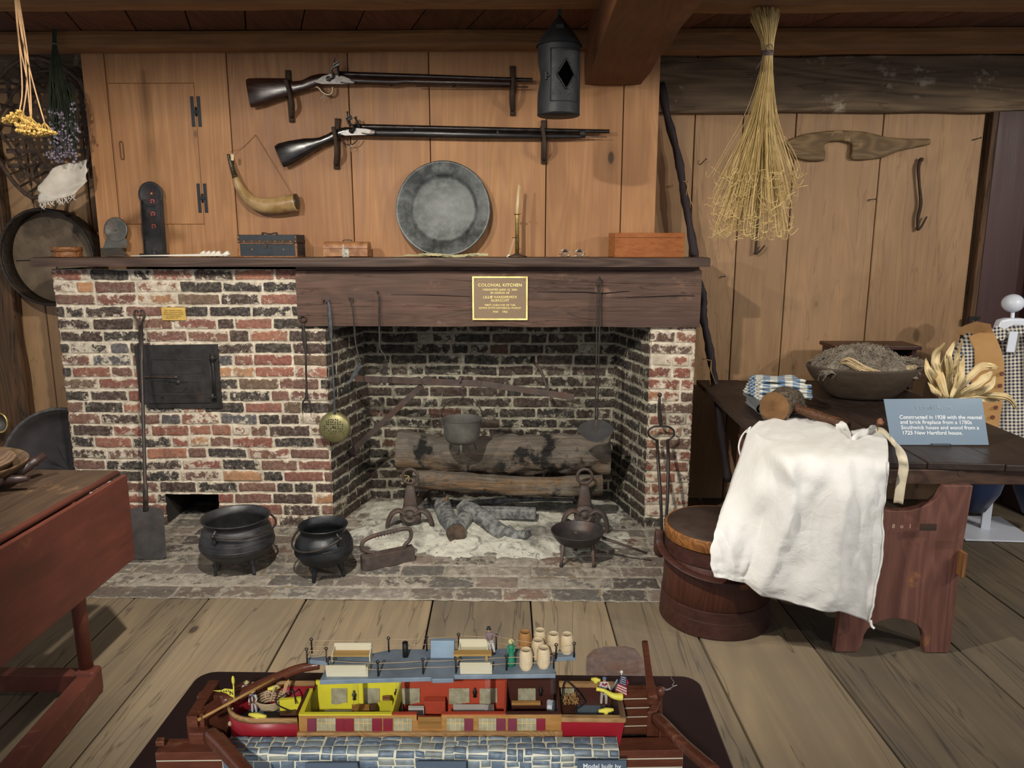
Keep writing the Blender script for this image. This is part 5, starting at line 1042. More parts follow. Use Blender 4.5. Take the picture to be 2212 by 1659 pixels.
# fluting press iron with twisted loop handle
pi_ = thing('box_iron', G(840, 1222, HZ), 'heavy rusty block iron with a long twisted loop handle on the hearth', 'iron')
a, b = G(783, 1233, HZ), G(897, 1212, HZ); ux = (b-a).normalized(); uy = Vector((-ux.y, ux.x, 0)); L = (b-a).length; h = .068; wd = .055
m = M(); m.prism([a, a+ux*.018-uy*.012, b-uy*.0, b+uy*wd, a+uy*wd*.7], (0, 0, h)); m.build('iron_block', WIR, pi_, bevel=.002)
m = M(); c0 = a+ux*.04+uy*.03+Vector((0, 0, h)); c1 = b-ux*.03+uy*.03+Vector((0, 0, h)); d = c1-c0
P = spl([c0+ux*.03, c0-ux*.0+Vector((0, 0, .008)), c0-ux*.032+Vector((0, 0, .03)), c0-ux*.022+Vector((0, 0, .066)), c0+ux*.03+Vector((0, 0, .085)), c0+d*.5+Vector((0, 0, .092)), c1+ux*.0+Vector((0, 0, .094)), c1+ux*.022+Vector((0, 0, .07)), c1+ux*.015+Vector((0, 0, .035)), c1-ux*.01+Vector((0, 0, .012)), c1-ux*.012], 5); m.tube(P, .0095, 10); 
for s in range(7): q = c0+d*(.22+.08*s)+Vector((0, 0, .088+.001*s)); m.tube([q-ux*.010+Vector((0, -.009, -.009)), q+ux*.010+Vector((0, -.004, .010))], .0055, 8)
m.build('loop_handle', WIR, pi_)
# spider skillet
c = Vector((.258, -.43, HZ)); skl = thing('footed_skillet', c, 'round iron skillet on three tall legs with a long handle pointing right, on the hearth', 'skillet')
zr = .155; rr = .128; pr = [(0, zr-.062), (rr*.62, zr-.058), (rr*.85, zr-.035), (rr, zr-.002), (rr*1.01, zr+.002), (rr*.97, zr+.001), (rr*.82, zr-.032), (rr*.6, zr-.05), (0, zr-.054)]
m = M(); m.lathe(spl_prof(pr), c, 48); m.build('pan', iron('skillet_iron', C('363231'), .5, .3, .4, 9), skl)
for a in (-2.45, -.75, 1.57):
    m = M(); d = Vector((math.cos(a), math.sin(a), 0)); m.tube([c+d*rr*.72+Vector((0, 0, zr-.04)), c+d*rr*.80+Vector((0, 0, .02)), c+d*rr*.82], [.011, .007, .010], 8); m.build('leg', WIR, skl)
m = M(); h0 = c+Vector((rr*.93, .0, zr-.035)); h1 = W(1398, 1195, -.46); m.tube([h0, h0.lerp(h1, .35), h1], [.014, .010, .007], 10, flat=[.008, .006, .005]); m.build('handle', WIR, skl)
# pan on a long handle half hidden behind the bucket
# firkin bucket
c = Vector((.800, -.94, .0)); fk = thing('firkin_bucket', c, 'large dark red-brown round wooden firkin with a lid, partly under the apron', 'bucket')
FW = wood('firkin_wood', C('5a3021'), C('3a1d14'), 2, rough=.5, rings=.2, cross=20, along=3, stain=.5, worn=C('8a5228')); FB = wood('firkin_band', C('4e2c22'), C('331b15'), 0, rough=.55, rings=.1, cross=30, along=6); FL = plain('firkin_lid', C('2d221c'), .5, c2=C('40312a'), scale=9); FR = wood('firkin_rim', C('a06a35'), C('6b421f'), 0, rough=.55, cross=40, along=5)
zt_ = .402; m = M(); n = 28
m.lathe([(0, .01), (.222, .01), (.214, .20), (.205, .36), (.19, .36)], c, 72, wob=lambda a, z: 1-(.004 if abs(math.sin(a*8)) < .06 else 0)); m.build('staves', FW, fk)
for k, (z0, z1, r0, r1) in enumerate(((.003, .068, .2265, .2235), (.066, .112, .2225, .2205), (.29, .348, .2135, .2105))):
    m = M(); m.lathe([(r0-.006, z0), (r0-.001, z0), (r0, z0+.0008), (r0, z0+.002), (r1, z1-.002), (r1, z1-.0008), (r1-.001, z1), (r1-.006, z1)], c, 72); m.build('hoop', FB, fk)
m = M(); m.lathe([(.215, .352), (.217, .356), (.217, zt_-.004), (.214, zt_), (.206, zt_), (.206, .352)], c, 72); m.build('lid_rim', FR, fk)
m = M(); m.lathe([(0, zt_+.001), (.206, zt_+.001), (.208, zt_-.003)], c, 64); m.build('lid', FL, fk)
m = M(); P = []
for k in range(25): t_ = PI*k/24; P.append(c+Vector((-math.cos(t_)*.238, -math.sin(t_)*.236, .315-.06*math.sin(t_))))
m.tube(spl([P[0]+Vector((.018, .004, -.05)), P[0]+Vector((-.006, 0, -.03)), P[0]+Vector((.0, .02, .05)), P[0]+Vector((-.0, 0, .0))], 4)+P[1:], .0035, 8, flat=.019, up=(0, 0, 1) if 0 else None); m.build('bent_handle', FB, fk)
# ================================================================ left side: red drop-leaf table
RP = wood('red_paint', C('7a4033'), C('593228'), 1, rough=.5, rings=.05, cross=12, along=3, stain=.5, stainc=C('3f211a'), bump=.0008, worn=C('8b5a40'), spec=.4)
TT = wood('table_top_brown', C('5e4a38'), C('41332a'), 1, rough=.55, rings=.15, cross=18, along=2, stain=.4, bump=.0012, worn=C('7d6145'))
lt = thing('drop_leaf_table', (-1.9, -1.8, 0), 'old red-painted gate-leg table with its side leaf hanging down, at the left edge', 'table')
TZ = .72
m = M(); m.box(-2.7, -1.63, -2.9, -1.262, TZ-.022, TZ); m.box(-1.6275, -1.50, -2.9, -1.262, TZ-.022, TZ); m.build('table_top', TT, lt, bevel=.004)
m = M(); m.tube([(-1.497, -2.9, TZ-.012), (-1.497, -1.264, TZ-.012)], .0115, 10); m.build('edge_molding', RP, lt)
m = M(); m.prism([(-1.478, -1.262, .703), (-1.478, -2.9, .703), (-1.478, -2.9, .376), (-1.478, -1.262, .376)], (.018, 0, 0)); m.build('drop_leaf', RP, lt, bevel=.003)
m = M(); m.box(-2.6, -1.56, -1.36, -1.34, .58, .698); m.box(-1.58, -1.56, -2.8, -1.35, .58, .698); m.build('apron_rail', RP, lt)
lb = G(188, 1452, .08); m = M(); m.tube([(lb.x, lb.y, .07), (lb.x-.002, lb.y, .35), (lb.x-.004, lb.y, .70)], [.023, .024, .027], 16); m.build('leg', RP, lt)
m = M(); m.obox((lb.x+.01, lb.y-.01, .05), (.07, .06, .10)); m.build('foot_block', RP, lt, bevel=.012)
r0 = G(0, 1472, .055); m = M(); m.box(-2.6, lb.x, lb.y-.03, lb.y+.02, .02, .085); m.build('stretcher', RP, lt, bevel=.003)
m = M(); a = Vector((lb.x+.015, lb.y-.02, .045)); b = G(40, 1659, .045); m.bar(a, a+(b-a)*1.8, .06, .085); m.build('foot_rail', RP, lt, bevel=.004)
m = M(); m.tube([(-2.45, lb.y, .03), (-2.45, lb.y, .70)], .023, 12); m.build('leg', RP, lt)
# nested dough bowls
def bowl(nm, lab, c, rx, ry, h, mat, wall=.008, rz=0, rot=0, parent=None, foot=.45, grp=None):
    pr = [(0, 0), (foot, 0), (foot+.18, h*.16), (.80, h*.45), (.94, h*.75), (1, h), (1-wall/rx, h), (.93-wall/rx, h*.75), (.78-wall/rx, h*.48), (foot+.1, h*.2), (foot-.05, h*.12), (0, h*.1)]
    m = M(); m.lathe(spl_prof(pr), c, 56, sx=rx, sy=ry, rz=rz); o = m.build(nm, mat); tag(center(o), lab, 'bowl', grp); return o
BW1 = wood('bowl_wood', C('7e6448'), C('4f3d2b'), 0, rough=.55, cross=16, along=4, stain=.5, bump=.001); BW2 = wood('bowl_inner', C('8f7357'), C('5c4735'), 0, rough=.6, cross=16, along=4)
bc = Vector((-1.96, -1.50, TZ+.001)); bowl('wooden_bowl', 'large brown wooden dough bowl on the red table', bc, .265, .235, .085, BW1, .010)
bowl('wooden_bowl', 'smaller pale wooden bowl nested inside the large one on the red table', bc+Vector((0, 0, .022)), .225, .20, .070, BW2, .008)
PW = plain('pestle_dark', C('3b2a28'), .4, c2=C('2a1d1b'), scale=14)
m = M(); a = W(22, 1030, -1.45); b = W(97, 983, -1.36); m.tube([a, a.lerp(b, .3), a.lerp(b, .55), a.lerp(b, .60), a.lerp(b, .7), a.lerp(b, .75), b], [.016, .020, .019, .014, .018, .014, .013], 14); o = m.build('wooden_pestle', PW); tag(center(o), 'dark turned wooden pestle propped in the bowls with its end sticking up', 'pestle')
m = M(); a = W(-40, 1042, -1.52); b = W(62, 1033, -1.50); m.tube([a, a.lerp(b, .5), b], [.020, .018, .010], 14); m.ell(W(-2, 1040, -1.55), (.012, .016, .016)); o = m.build('wooden_masher', PW); tag(center(o), 'dark wooden masher lying flat in the bowls below the pestle', 'masher')
# round dark tray behind
tr = thing('round_tray', W(140, 1145, .16), 'large round dark wooden tray standing on edge behind the red table', 'tray'); c = W(150, 1015, .20); rr = (W(283, 1015, .20)-W(17, 1015, .20)).length/2*.99
TRM = plain('tray_dark', C('2c2929'), .45, c2=C('453f40'), scale=4, det=3); TRR = plain('tray_rim', C('5c5c5a'), .5, c2=C('403f3e'))
m = M(); m.lathe([(0, 0), (rr*.80, .002), (rr*.93, .018), (rr, .055)], c, 64, (0, -1, .12)); m.build('dish', TRM, tr, solid=.006)
m = M(); axv = Vector((0, -1, .12)).normalized(); m.lathe([(rr-.006, .050), (rr-.004, .058), (rr+.010, .060), (rr+.012, .05), (rr-.004, .046)], c, 64, axv); m.build('rim', TRR, tr)
ms = thing('hanging_strainer', W(4, 935, .30), 'small round strainer with a bright brass rim hanging at the far left edge', 'strainer'); c = W(-1, 913, .30)
m = M(); ring(m, c, .055, .005, 'y', 30, .85, 1.05); m.build('rim', iron('brass_rim', C('c9ad6a'), .3, 0, .8), ms)
m = M(); m.lathe([(0, -.03), (.03, -.025), (.052, 0)], c, 30, (0, -1, 0), sx=.85, sy=1.05); m.build('cup', plain('strainer_grey', C('62605c'), .5, .4), ms)
# ================================================================ right side: trestle table
rt = thing('trestle_table', (1.5, -.4, 0), 'dark brown trestle table with plank top and red-brown cut-out end board', 'table')
TD = wood('dark_planks', C('3f2f27'), C('2a1f1a'), 1, rough=.55, rings=.2, attr=True, cross=14, along=1.6, stain=.35, bump=.0015, tone=.12, spec=.45)
TR = wood('table_end_red', C('84594d'), C('623f36'), 2, rough=.55, rings=.3, cross=20, along=2.2, stain=.35, worn=C('a0703f'), bump=.0012); TE = wood('table_edge', C('5c4233'), C('3c2a20'), 0, rough=.6, cross=25, along=5)
sx = [.955, 1.22, 1.476, 1.745, 2.055]; m = M()
for i in range(4):
    m.rnd = .2+.17*i; a, b = sx[i]+.001, sx[i+1]-.001; m.prism([(a, -1.17-.022*i, .722), (b, -1.19-.022*i, .722), (b+.02, .42, .722), (a+.04 if i == 0 else a+.02, .42, .722)], (0, 0, .028-.002*(i % 2)))
m.build('plank_top', TD, rt, bevel=.004)
m = M(); m.box(1.02, 2.03, -1.215, -1.165, .665, .722); m.build('cross_cleat', TE, rt, bevel=.004)
m = M(); q = W(2078, 1022, -1.217); m.tube([q, q+Vector((0, .02, 0))], .014, 14); m.build('wooden_peg', TE, rt)
def endboard(y):
    P = []; x0, x1 = 1.19, 1.625; P += [(x0, 0), (x0+.085, 0)]; cx = (x0+x1)/2
    for k in range(13): a = PI*k/12; P.append((cx-math.cos(a)*(x1-x0-.20)/2, .035+.105*math.sin(a)**.8))
    P += [(x1-.095, 0), (x1-.012, 0), (x1, .012), (x1+.0, .33), (x1-.012, .332), (x1-.012, .40), (x1, .405), (x1+.012, .668), ]
    hx = 1.375
    for k in range(13): a = PI*k/12; P.append((hx+math.cos(a)*.155, .668-.10*math.sin(a)))
    P += [(x0+.03, .668)]
    m = M(); m.prism([(x, y+.035-(z*.0), z) for x, z in P], (0, -.035, 0)); m.build('end_board', TR, rt, bevel=.003)
endboard(-1.235); endboard(.22)
m = M(); m.box(1.39, 1.45, -1.2, .22, .18, .22); m.build('stretcher', TR, rt)
m = M(); m.obox(W(2005, 1139, -1.272), (.060, .003, .026)); m.build('worn_patch', wood('patch_wood', C('4c3a2c'), C('30261e'), 0, cross=40), rt); m = M(); c = W(2068, 1165, -1.262); m.box(1.612, 1.626, -1.272, -1.232, .325, .42); m.build('repair_piece', wood('repair_wood', C('9a6a40'), C('5f4128'), 2, cross=30), rt, bevel=.002)
PINK = plain('chalk_mark', C('b79a86'), .9)
text('8   o   1', .022, W(1948, 1137, -1.2715), (PI/2, 0, 0), PINK, rt, name='painted_marks')
# folded textiles
def folded(name, lab, c, L, D_, layers, th, mat, rz, roll=False, grp='folded cloths on the table'):
    t_ = thing(name, c, lab, 'cloth', grp); rot = Matrix.Rotation(rz, 3, 'Z'); rs = random.Random(len(lab))
    for k in range(layers):
        m = M(); z = c.z+th*(k+.5); nu, nv = 26, 14; ph_ = rs.uniform(0, 6)
        def fn(u_, v_, z=z, k=k, ph_=ph_):
            x = (u_-.5)*L*(1-.03*k); y = (v_-.5)*D_*(1-.04*k); w_ = .004*math.sin(u_*7+ph_)+.003*math.sin(v_*9+ph_*2); p = rot @ Vector((x+rs.uniform(-.001, .001), y, 0)); edge = (1-min(1, min(u_, 1-u_)*9))**2; return Vector((c.x+p.x, c.y+p.y, z+w_-edge*.004))
        m.grid(fn, nu, nv); m.build('fold_layer', mat, t_, solid=th*.92, sub=0)
    m = M()
    for k in range(0, layers-1, 2):
        P = [c+rot @ Vector(((u_-.5)*L, -D_/2*(1-.04*k), th*(k+1)+.003*math.sin(u_*8+k))) for u_ in np.linspace(0, 1, 12)]; m.tube(P, th*.98, 8, flat=th*.8)
    m.build('fold_edge', mat, t_); return t_
t = NT('blue_check'); v = t.coord(rot=(0, 0, .3)); sepx = t.new('ShaderNodeSeparateXYZ', i0=v)
wx = t.rng(t.math('SINE', t.math('MULTIPLY', sepx.outputs[0], 95.)), -.15, .15); wy = t.rng(t.math('SINE', t.math('MULTIPLY', t.math('ADD', sepx.outputs[1], t.math('MULTIPLY', sepx.outputs[2], 1.4)), 190.)), -.15, .15)
col = t.mix(t.math('MULTIPLY', t.math('ADD', wx, wy), .5), C('d6d3c4'), C('4d6f93')); BCK = t.out(col, .9, 0, t.noise(v, 300, 2), .0006)
GRN = cloth('grey_fold', C('8d9384'), C('5f6660')); DKC = cloth('dark_fold', C('3f4245'), C('5b6064'))
cc = G(1668, 832, .80)
folded('folded_blue_cloth', 'folded blue and cream striped checked cloth on top of the dark cloth roll', Vector((1.205, -.34, .815)), .25, .20, 7, .0125, BCK, .10)
dk_ = thing('rolled_dark_cloth', Vector((1.26, -.36, .751)), 'rolled and folded dark grey patterned cloth on the table under the blue one', 'cloth', 'folded cloths on the table')
m = M(); sp_ = []
c = Vector((1.105, -.50, .788)); 
for k in range(60): a = k*.32; r = .004+.033*k/60; sp_.append((math.cos(a)*r*1.35, math.sin(a)*r))
nv = 10; vs = [c+Vector((x, .0, z))+Vector((0.02, .22, 0))*(j/nv) for j in range(nv+1) for x, z in sp_]; ns = len(sp_); m.add(vs, [(j*ns+i, j*ns+i+1, (j+1)*ns+i+1, (j+1)*ns+i) for j in range(nv) for i in range(ns-1)], True); m.build('rolled_end', DKC, dk_, solid=.0035)
m = M()
for k in range(5): 
    z = .754+.012*k; m.grid(lambda u_, v_, z=z, k=k: Vector((1.09+.20*u_+.02*math.sin(k), -.46+.22*v_, z+.006+.004*math.sin(u_*6+k))), 14, 8)
m.build('fold_layers', DKC, dk_, solid=.009)
# mallet
ma = thing('wooden_mallet', Vector((1.40, -.72, .751)), 'rough bark-covered log mallet with a round handle lying on the table', 'mallet')
BK = wood('mallet_bark', C('6f6251'), C('3b332a'), 0, rough=.85, rings=.6, cross=40, along=10, bump=.004)
a, b = W(1672, 893, -.62), W(1722, 868, -.40); a.z = b.z = .822; ax = (b-a).normalized(); b = a+ax*.21
m = M(); log(m, a, b, .068, .060, 5, 20, 26, .07); m.build('mallet_head', BK, ma); m = M(); m.tube([a-ax*.004, a+ax*.002], [.066, .068], 26); m.build('cut_face', plain('cut_wood', C('7d5a35'), .8, c2=C('5a3d22'), scale=16, bump=.001), ma)
m = M(); h0 = a.lerp(b, .45); h1 = W(1832, 930, -.80); h1.z = .782; m.tube(ins(h0, h1, 8), [.021+.0015*math.sin(i*2) for i in range(9)], 12); m.build('handle', wood('mallet_handle', C('6b4529'), C('3c2617'), 0, rough=.6, cross=40, along=8, bump=.002), ma)
# dough bowl with wool
bw = bowl('wooden_bowl', 'oblong grey-brown wooden dough bowl full of wool on the right table', Vector((1.735, -.06, .751)), .285, .20, .165, wood('grey_bowl', C('5f5144'), C('45392f'), 0, rough=.6, cross=14, along=4, rings=.1), .014, 0, grp=None)
wl = thing('raw_wool', Vector((1.72, -.05, .89)), 'fluffy heap of grey raw wool in the oblong wooden bowl', 'wool')
m = M(); wc = Vector((1.725, -.05, .895)); m.grid(lambda u_, v_: wc+Vector(((u_-.5)*.46, (v_-.5)*.30, .115*max(0, 1-(2*u_-1)**2)**.6*max(0, 1-(2*v_-1)**2)**.6+.02*float(fbm(np.array([u_*6]), np.array([v_*5]), 3, 2)[0])-.01)), 50, 34)
WM = plain('wool_grey', C('8f8678'), .95, c2=C('5d554b'), scale=40, bump=.004); m.build('wool_mass', WM, wl)
m = M(); rs = random.Random(8)
for k in range(1500):
    u_, v_ = rs.random(), rs.random(); zb = .115*max(0, 1-(2*u_-1)**2)**.6*max(0, 1-(2*v_-1)**2)**.6; p = wc+Vector(((u_-.5)*.44, (v_-.5)*.28, zb)); a = rs.uniform(-.9, .9); l_ = rs.uniform(.02, .055); d = Vector((math.cos(a), math.sin(a), rs.uniform(-.4, .5)-(2*u_-1)*.5))*rs.choice((-1, 1))
    m.tube(spl([p, p+d*l_*.5+Vector((0, 0, rs.uniform(0, .02))), p+d*l_*.8+Vector((rs.uniform(-.015, .015), rs.uniform(-.01, .01), rs.uniform(-.02, .008)))], 3), .0011, 3, cap=False, smooth=False)
for k in range(500):
    q = Vector((1.93, -.10, .935)); d = Vector((rs.gauss(0, 1), rs.gauss(0, 1), rs.gauss(0, .8))).normalized(); p = q+Vector((d.x*.075, d.y*.05, d.z*.028)); m.tube(spl([q+Vector((d.x*.02, d.y*.02, d.z*.01)), p, p+Vector((rs.uniform(-.03, .03), rs.uniform(-.02, .02), rs.uniform(-.01, .012)))], 3), .0011, 3, cap=False, smooth=False)
o = m.build('wool_strands', plain('wool_strand', C('a89d8c'), .9, c2=C('6b6156'), scale=15), wl, kind='stuff')
fx = thing('flax_hank', Vector((1.70, -.19, .90)), 'twisted hank of pale cream flax lying on the grey wool in the bowl', 'flax'); m = M(); CRM = plain('flax_cream', C('cdb892'), .7, c2=C('ab936b'), scale=50, bump=.001)
rs = random.Random(4)
for k in range(34):
    o1 = Vector((rs.uniform(-.012, .012), rs.uniform(-.016, .016), rs.uniform(-.012, .012))); m.tube(spl([W(1818, 783, -.16)+o1*.6, W(1835, 781, -.2)+o1*1.4, W(1862, 796, -.22)+o1*1.4, W(1895, 806, -.22)+o1, W(1918, 810, -.2)+o1*.5], 5), .0036, 5)
m.build('hank', CRM, fx); m = M(); m.tube(spl([W(1942, 806, -.18), W(1960, 798, -.16), W(1976, 792, -.13)]), spf([.010, .020, .015]), 10); m.build('hank_end', CRM, fx)
# small dark shelf box behind bowl
db = thing('small_red_stool', Vector((1.95, .22, .751)), 'small dark red-brown wooden stand on the table behind the wool bowl', 'stand'); DR = wood('dark_red_wood', C('47261c'), C('2e1813'), 0, rough=.4, cross=25, along=4)
x0, x1 = W(1790, 760, .20).x, W(1972, 760, .20).x; zt_ = W(1900, 748, .12).z
m = M(); m.box(x0, x1+.005, .12, .34, zt_-.02, zt_); m.build('top_board', DR, db, bevel=.003); m = M(); m.box(x1-.035, x1-.012, .14, .32, .751, zt_-.02); m.build('side_board', DR, db); m = M(); m.box(x0+.012, x0+.035, .14, .32, .751, zt_-.02); m.build('side_board', DR, db); m = M(); m.box(x0+.03, x1-.03, .30, .315, .751, zt_-.03); m.build('back_board', DR, db)
# corn husks
hk = thing('corn_husks', Vector((1.86, -.62, .751)), 'spray of dry pale corn husks standing behind the glass sign', 'husks')
t = NT('corn_husk'); v = t.coord((1, 1, 1)); n = t.noise(v, 9, 4, .6); n2 = t.noise(t.coord((60, 60, 6)), 2, 4, .6); HSK = t.out(t.mix(t.rng(n, .3, .7), C('e4d3a6'), C('cdb07a')), .7, 0, n2, .0015); t.b.inputs['Subsurface Weight'].default_value = .15; t.b.inputs['Subsurface Radius'].default_value = (.01, .006, .003)
base = (2052, 868)
for pts, wd in (([(2045, 862), (2020, 828), (2006, 800), (2000, 774)], 14), ([(2047, 860), (2030, 815), (2020, 770), (2040, 741)], 17), ([(2050, 860), (2052, 810), (2050, 770), (2062, 738)], 14), ([(2054, 860), (2068, 820), (2066, 775), (2078, 735)], 11), ([(2054, 862), (2075, 820), (2078, 790), (2082, 766)], 9), ([(2056, 862), (2090, 820), (2110, 798), (2135, 790), (2156, 796)], 15), ([(2058, 862), (2100, 836), (2130, 815), (2145, 802)], 15), ([(2058, 864), (2105, 850), (2140, 835), (2150, 812)], 14), ([(2058, 866), (2110, 856), (2150, 854), (2180, 862), (2197, 884)], 13), ([(2046, 864), (2020, 846), (2005, 826)], 9), ([(2060, 866), (2110, 862), (2160, 866)], 10), ([(2050, 860), (2040, 800), (2044, 765)], 14)):
    rsd = len(pts)+wd; Y0h = -.66; P = spl([W(x, y, Y0h+.04*math.sin(i*1.7+wd)) for i, (x, y) in enumerate(pts)], 6); n = len(P); vs = []; 
    for i, p in enumerate(P):
        t_ = i/(n-1); T = (P[min(i+1, n-1)]-P[max(i-1, 0)]).normalized(); sd = T.cross(Vector((0, 1, .0))).normalized(); hw_ = wd*.0019*(math.sin(PI*min(1, t_*.93+.07))**.7)*.62+.0008
        for k in range(11): s = (k-5)/5; vs.append(p+sd*hw_*s*(1+.12*math.sin(t_*17+wd+s*2))+Vector((0, .012*(1-s*s)*math.sin(PI*t_)*(-1 if wd % 2 else 1)+.0035*math.sin(s*9+t_*5+wd)+.002*math.sin(s*21+wd), .002*math.sin(s*9+t_*7))))
    m = M(); m.add(vs, [(i*11+k, i*11+k+1, (i+1)*11+k+1, (i+1)*11+k) for i in range(n-1) for k in range(10)], True); m.build('husk_leaf', HSK, hk, solid=.0008)
m = M(); m.tube([W(2052, 868, -.66), Vector((W(2052, 868, -.66).x, -.66, .752))], [.022, .028], 12); m.build('husk_base', HSK, hk)
# acrylic sign
sg = thing('acrylic_sign', Vector((1.66, -.95, .751)), 'tilted grey-blue museum sign about the room in a clear holder on the table', 'sign')
A_, B_, C_, D2 = [W(x, y, -.93) for x, y in ((1909, 862), (2121, 860), (2136, 961), (1926, 961))]
C_.y = D2.y = -.985
for q, (x, y) in ((C_, (2136, 961)), (D2, (1926, 961))):
    w_ = W(x, y, -.985); q.x, q.z = w_.x, w_.z
n_ = (B_-A_).cross(D2-A_).normalized(); n_ = n_ if n_.y < 0 else -n_
t = NT('sign_face'); SGN = t.out(C('7d90a0'), .22, .35, None, spec=.8); m = M(); m.prism([A_, B_, C_, D2], -n_*.003); m.build('sign_panel', SGN, sg)
SW = plain('sign_white', (.85, .88, .9, 1), .5); SH = plain('sign_pale', C('8fa2b2'), .4)
ux = (C_-D2).normalized(); ang = math.atan2(ux.y, ux.x); tilt = math.atan2((A_-D2).y, (A_-D2).z)
def onsign(u_, v_): return A_.lerp(B_, u_).lerp(D2.lerp(C_, u_), v_)+n_*.0012
for s, v_, u_ in (('Constructed in 1928 with the mantel', .40, .125), ('and brick fireplace from a 1780s', .51, .125), ('Southwick house and wood from a', .625, .125), ('1725 New Hartford house.', .74, .125)): text(s, .0210, onsign(u_, v_), (PI/2-tilt, 0, ang), SW, sg, align='LEFT', font_sx=1.03)
text('Colonial Room', .023, onsign(.49, .19), (PI/2-tilt, 0, ang), SH, sg)
m = M(); q = (D2+C_)/2; m.obox(q+Vector((0, -.006, -.002)), (.075, .010, .018), (0, 0, ang)); m.obox(q+Vector((0, .03, -.006)), (.075, .06, .004), (0, 0, ang)); m.build('clear_holder', glass('clear_acrylic'), sg, bevel=.002)
# pine cone bit
m = M(); m.ell(W(1902, 902, -.70)+Vector((0, 0, 0)), (.014, .014, .018), 14, 12, noise=.25); o = m.build('pine_cone', plain('cone', C('7c4a3a'), .8, c2=C('a57a5c'), scale=90)); o.location = (0, 0, 0); tag(center(o), 'small reddish cone lying beside the left edge of the sign', 'cone'); o.location.z = .751
# ---------------------------------------------------------------- apron
LIN = cloth('white_linen', C('e3e3e1'), C('d8d7d2'), bump=.0035, sheen=.05)
ap = thing('white_apron', Vector((1.15, -1.0, .14)), 'white linen apron draped over the front left corner of the dark table', 'apron')
rows = [ # (px,py,Y) from left hem corner round to right edge; each row a level of the cloth
 [(1640, 912, None), (1690, 905, None), (1740, 905, None), (1790, 912, None), (1840, 935, None), (1890, 922, None)],
 [(1612, 935, -.80), (1668, 945, None), (1730, 948, None), (1790, 950, None), (1845, 968, None), (1915, 950, None)],
 [Vector((.938, -.80, .757)), Vector((.936, -1.02, .762)), Vector((.946, -1.212, .772)), Vector((1.09, -1.232, .770)), Vector((1.205, -1.24, .768)), Vector((1.315, -1.245, .763))],
 [(1583, 1030, -.96), (1650, 1050, -1.20), (1705, 1055, -1.27), (1790, 1060, -1.30), (1860, 1060, -1.29), (1918, 1040, -1.27)],
 [(1558, 1110, -1.10), (1640, 1125, -1.20), (1690, 1130, -1.29), (1780, 1140, -1.32), (1850, 1150, -1.31), (1910, 1120, -1.28)],
 [(1538, 1170, -1.20), (1615, 1195, -1.22), (1672, 1195, -1.29), (1770, 1210, -1.33), (1840, 1230, -1.32), (1905, 1210, -1.28)],
 [(1533, 1215, -1.22), (1600, 1240, -1.235), (1648, 1255, -1.28), (1750, 1275, -1.34), (1830, 1290, -1.32), (1893, 1280, -1.29)],
 [(1540, 1243, -1.225), (1595, 1258, -1.24), (1644, 1282, -1.27), (1730, 1310, -1.33), (1810, 1322, -1.32), (1882, 1348, -1.29)]]
def apt(q): return q.copy() if isinstance(q, Vector) else G(q[0], q[1], .766) if q[2] is None else W(q[0], q[1], q[2])
FOLDS = [(.72, .10, .50, .42, .035, .016), (.78, .10, .66, .55, .03, .012), (.85, .12, .90, .6, .03, .012), (.62, .14, .40, .36, .04, .014), (.40, .30, .38, .98, .045, .034), (.30, .4, .30, 1, .05, -.016), (.66, .45, .72, .98, .06, .020), (.9, .5, .86, 1, .05, -.014), (.55, .5, .5, 1, .06, -.008), (.12, .3, .10, .95, .05, .014), (.22, .35, .26, 1, .04, -.012), (.93, .2, .97, .9, .03, .008)]
R_ = [spl([apt(q) for q in r], 12) for r in rows]; cols = [spl(c, 12) for c in zip(*R_)]; nu, nv = len(cols), len(cols[0]); vs = []
for i, c in enumerate(cols):
    for j, p in enumerate(c):
        u_, v_ = i/nu, j/nv; hang = min(1, max(0, (v_-.30)*4)); k1 = float(fbm(np.array([u_*7]), np.array([v_*2.2]), 3, 5)[0]); k2 = float(fbm(np.array([u_*22]), np.array([v_*16]), 3, 9)[0]); k3 = max(0, 1-v_/.34)
        d = Vector((0, -.014*k1*hang-.003*k2, .0)); d.z += k3*(.008+.006*k1+.003*k2)+.001*k2; d.x += .004*k2*hang
        for (ua, va, ub, vb, ww, hh_) in FOLDS:
            du, dv = ub-ua, vb-va; tt = max(0, min(1, ((u_-ua)*du+(v_-va)*dv)/(du*du+dv*dv))); dd2 = math.hypot(u_-ua-tt*du, (v_-va-tt*dv)); g_ = hh_*math.exp(-(dd2/ww)**2)*(1-.5*tt); d.y -= g_; d.z += g_*k3
        vs.append(p+d)
m = M(); m.add(vs, [(i*nv+j, i*nv+j+1, (i+1)*nv+j+1, (i+1)*nv+j) for i in range(nu-1) for j in range(nv-1)], True); m.build('apron_cloth', LIN, ap, solid=.002)
m = M(); P = [vs[(nu-1)*nv+j]+Vector((-.003, -.004, 0)) for j in range(int(nv*.30), nv)]; m.tube(P, .0035, 6, flat=.007); m.build('side_hem', LIN, ap)
m = M(); gat = spl([G(1806, 924, .775), G(1820, 918, .79), G(1832, 928, .78), G(1840, 952, .775), G(1856, 938, .79), G(1872, 935, .785), G(1886, 926, .79), G(1895, 930, .78)], 4)
vs2 = []
for i, p in enumerate(gat): wv = .006*math.sin(i*1.3); vs2 += [p+Vector((0, wv, -.02)), p+Vector((0, wv*.5, .002)), p+Vector((0, .006-wv, .014))]
m.add(vs2, [(i*3+k, i*3+k+1, (i+1)*3+k+1, (i+1)*3+k) for i in range(len(gat)-1) for k in range(2)], True); m.build('gathered_waist', LIN, ap, solid=.003)
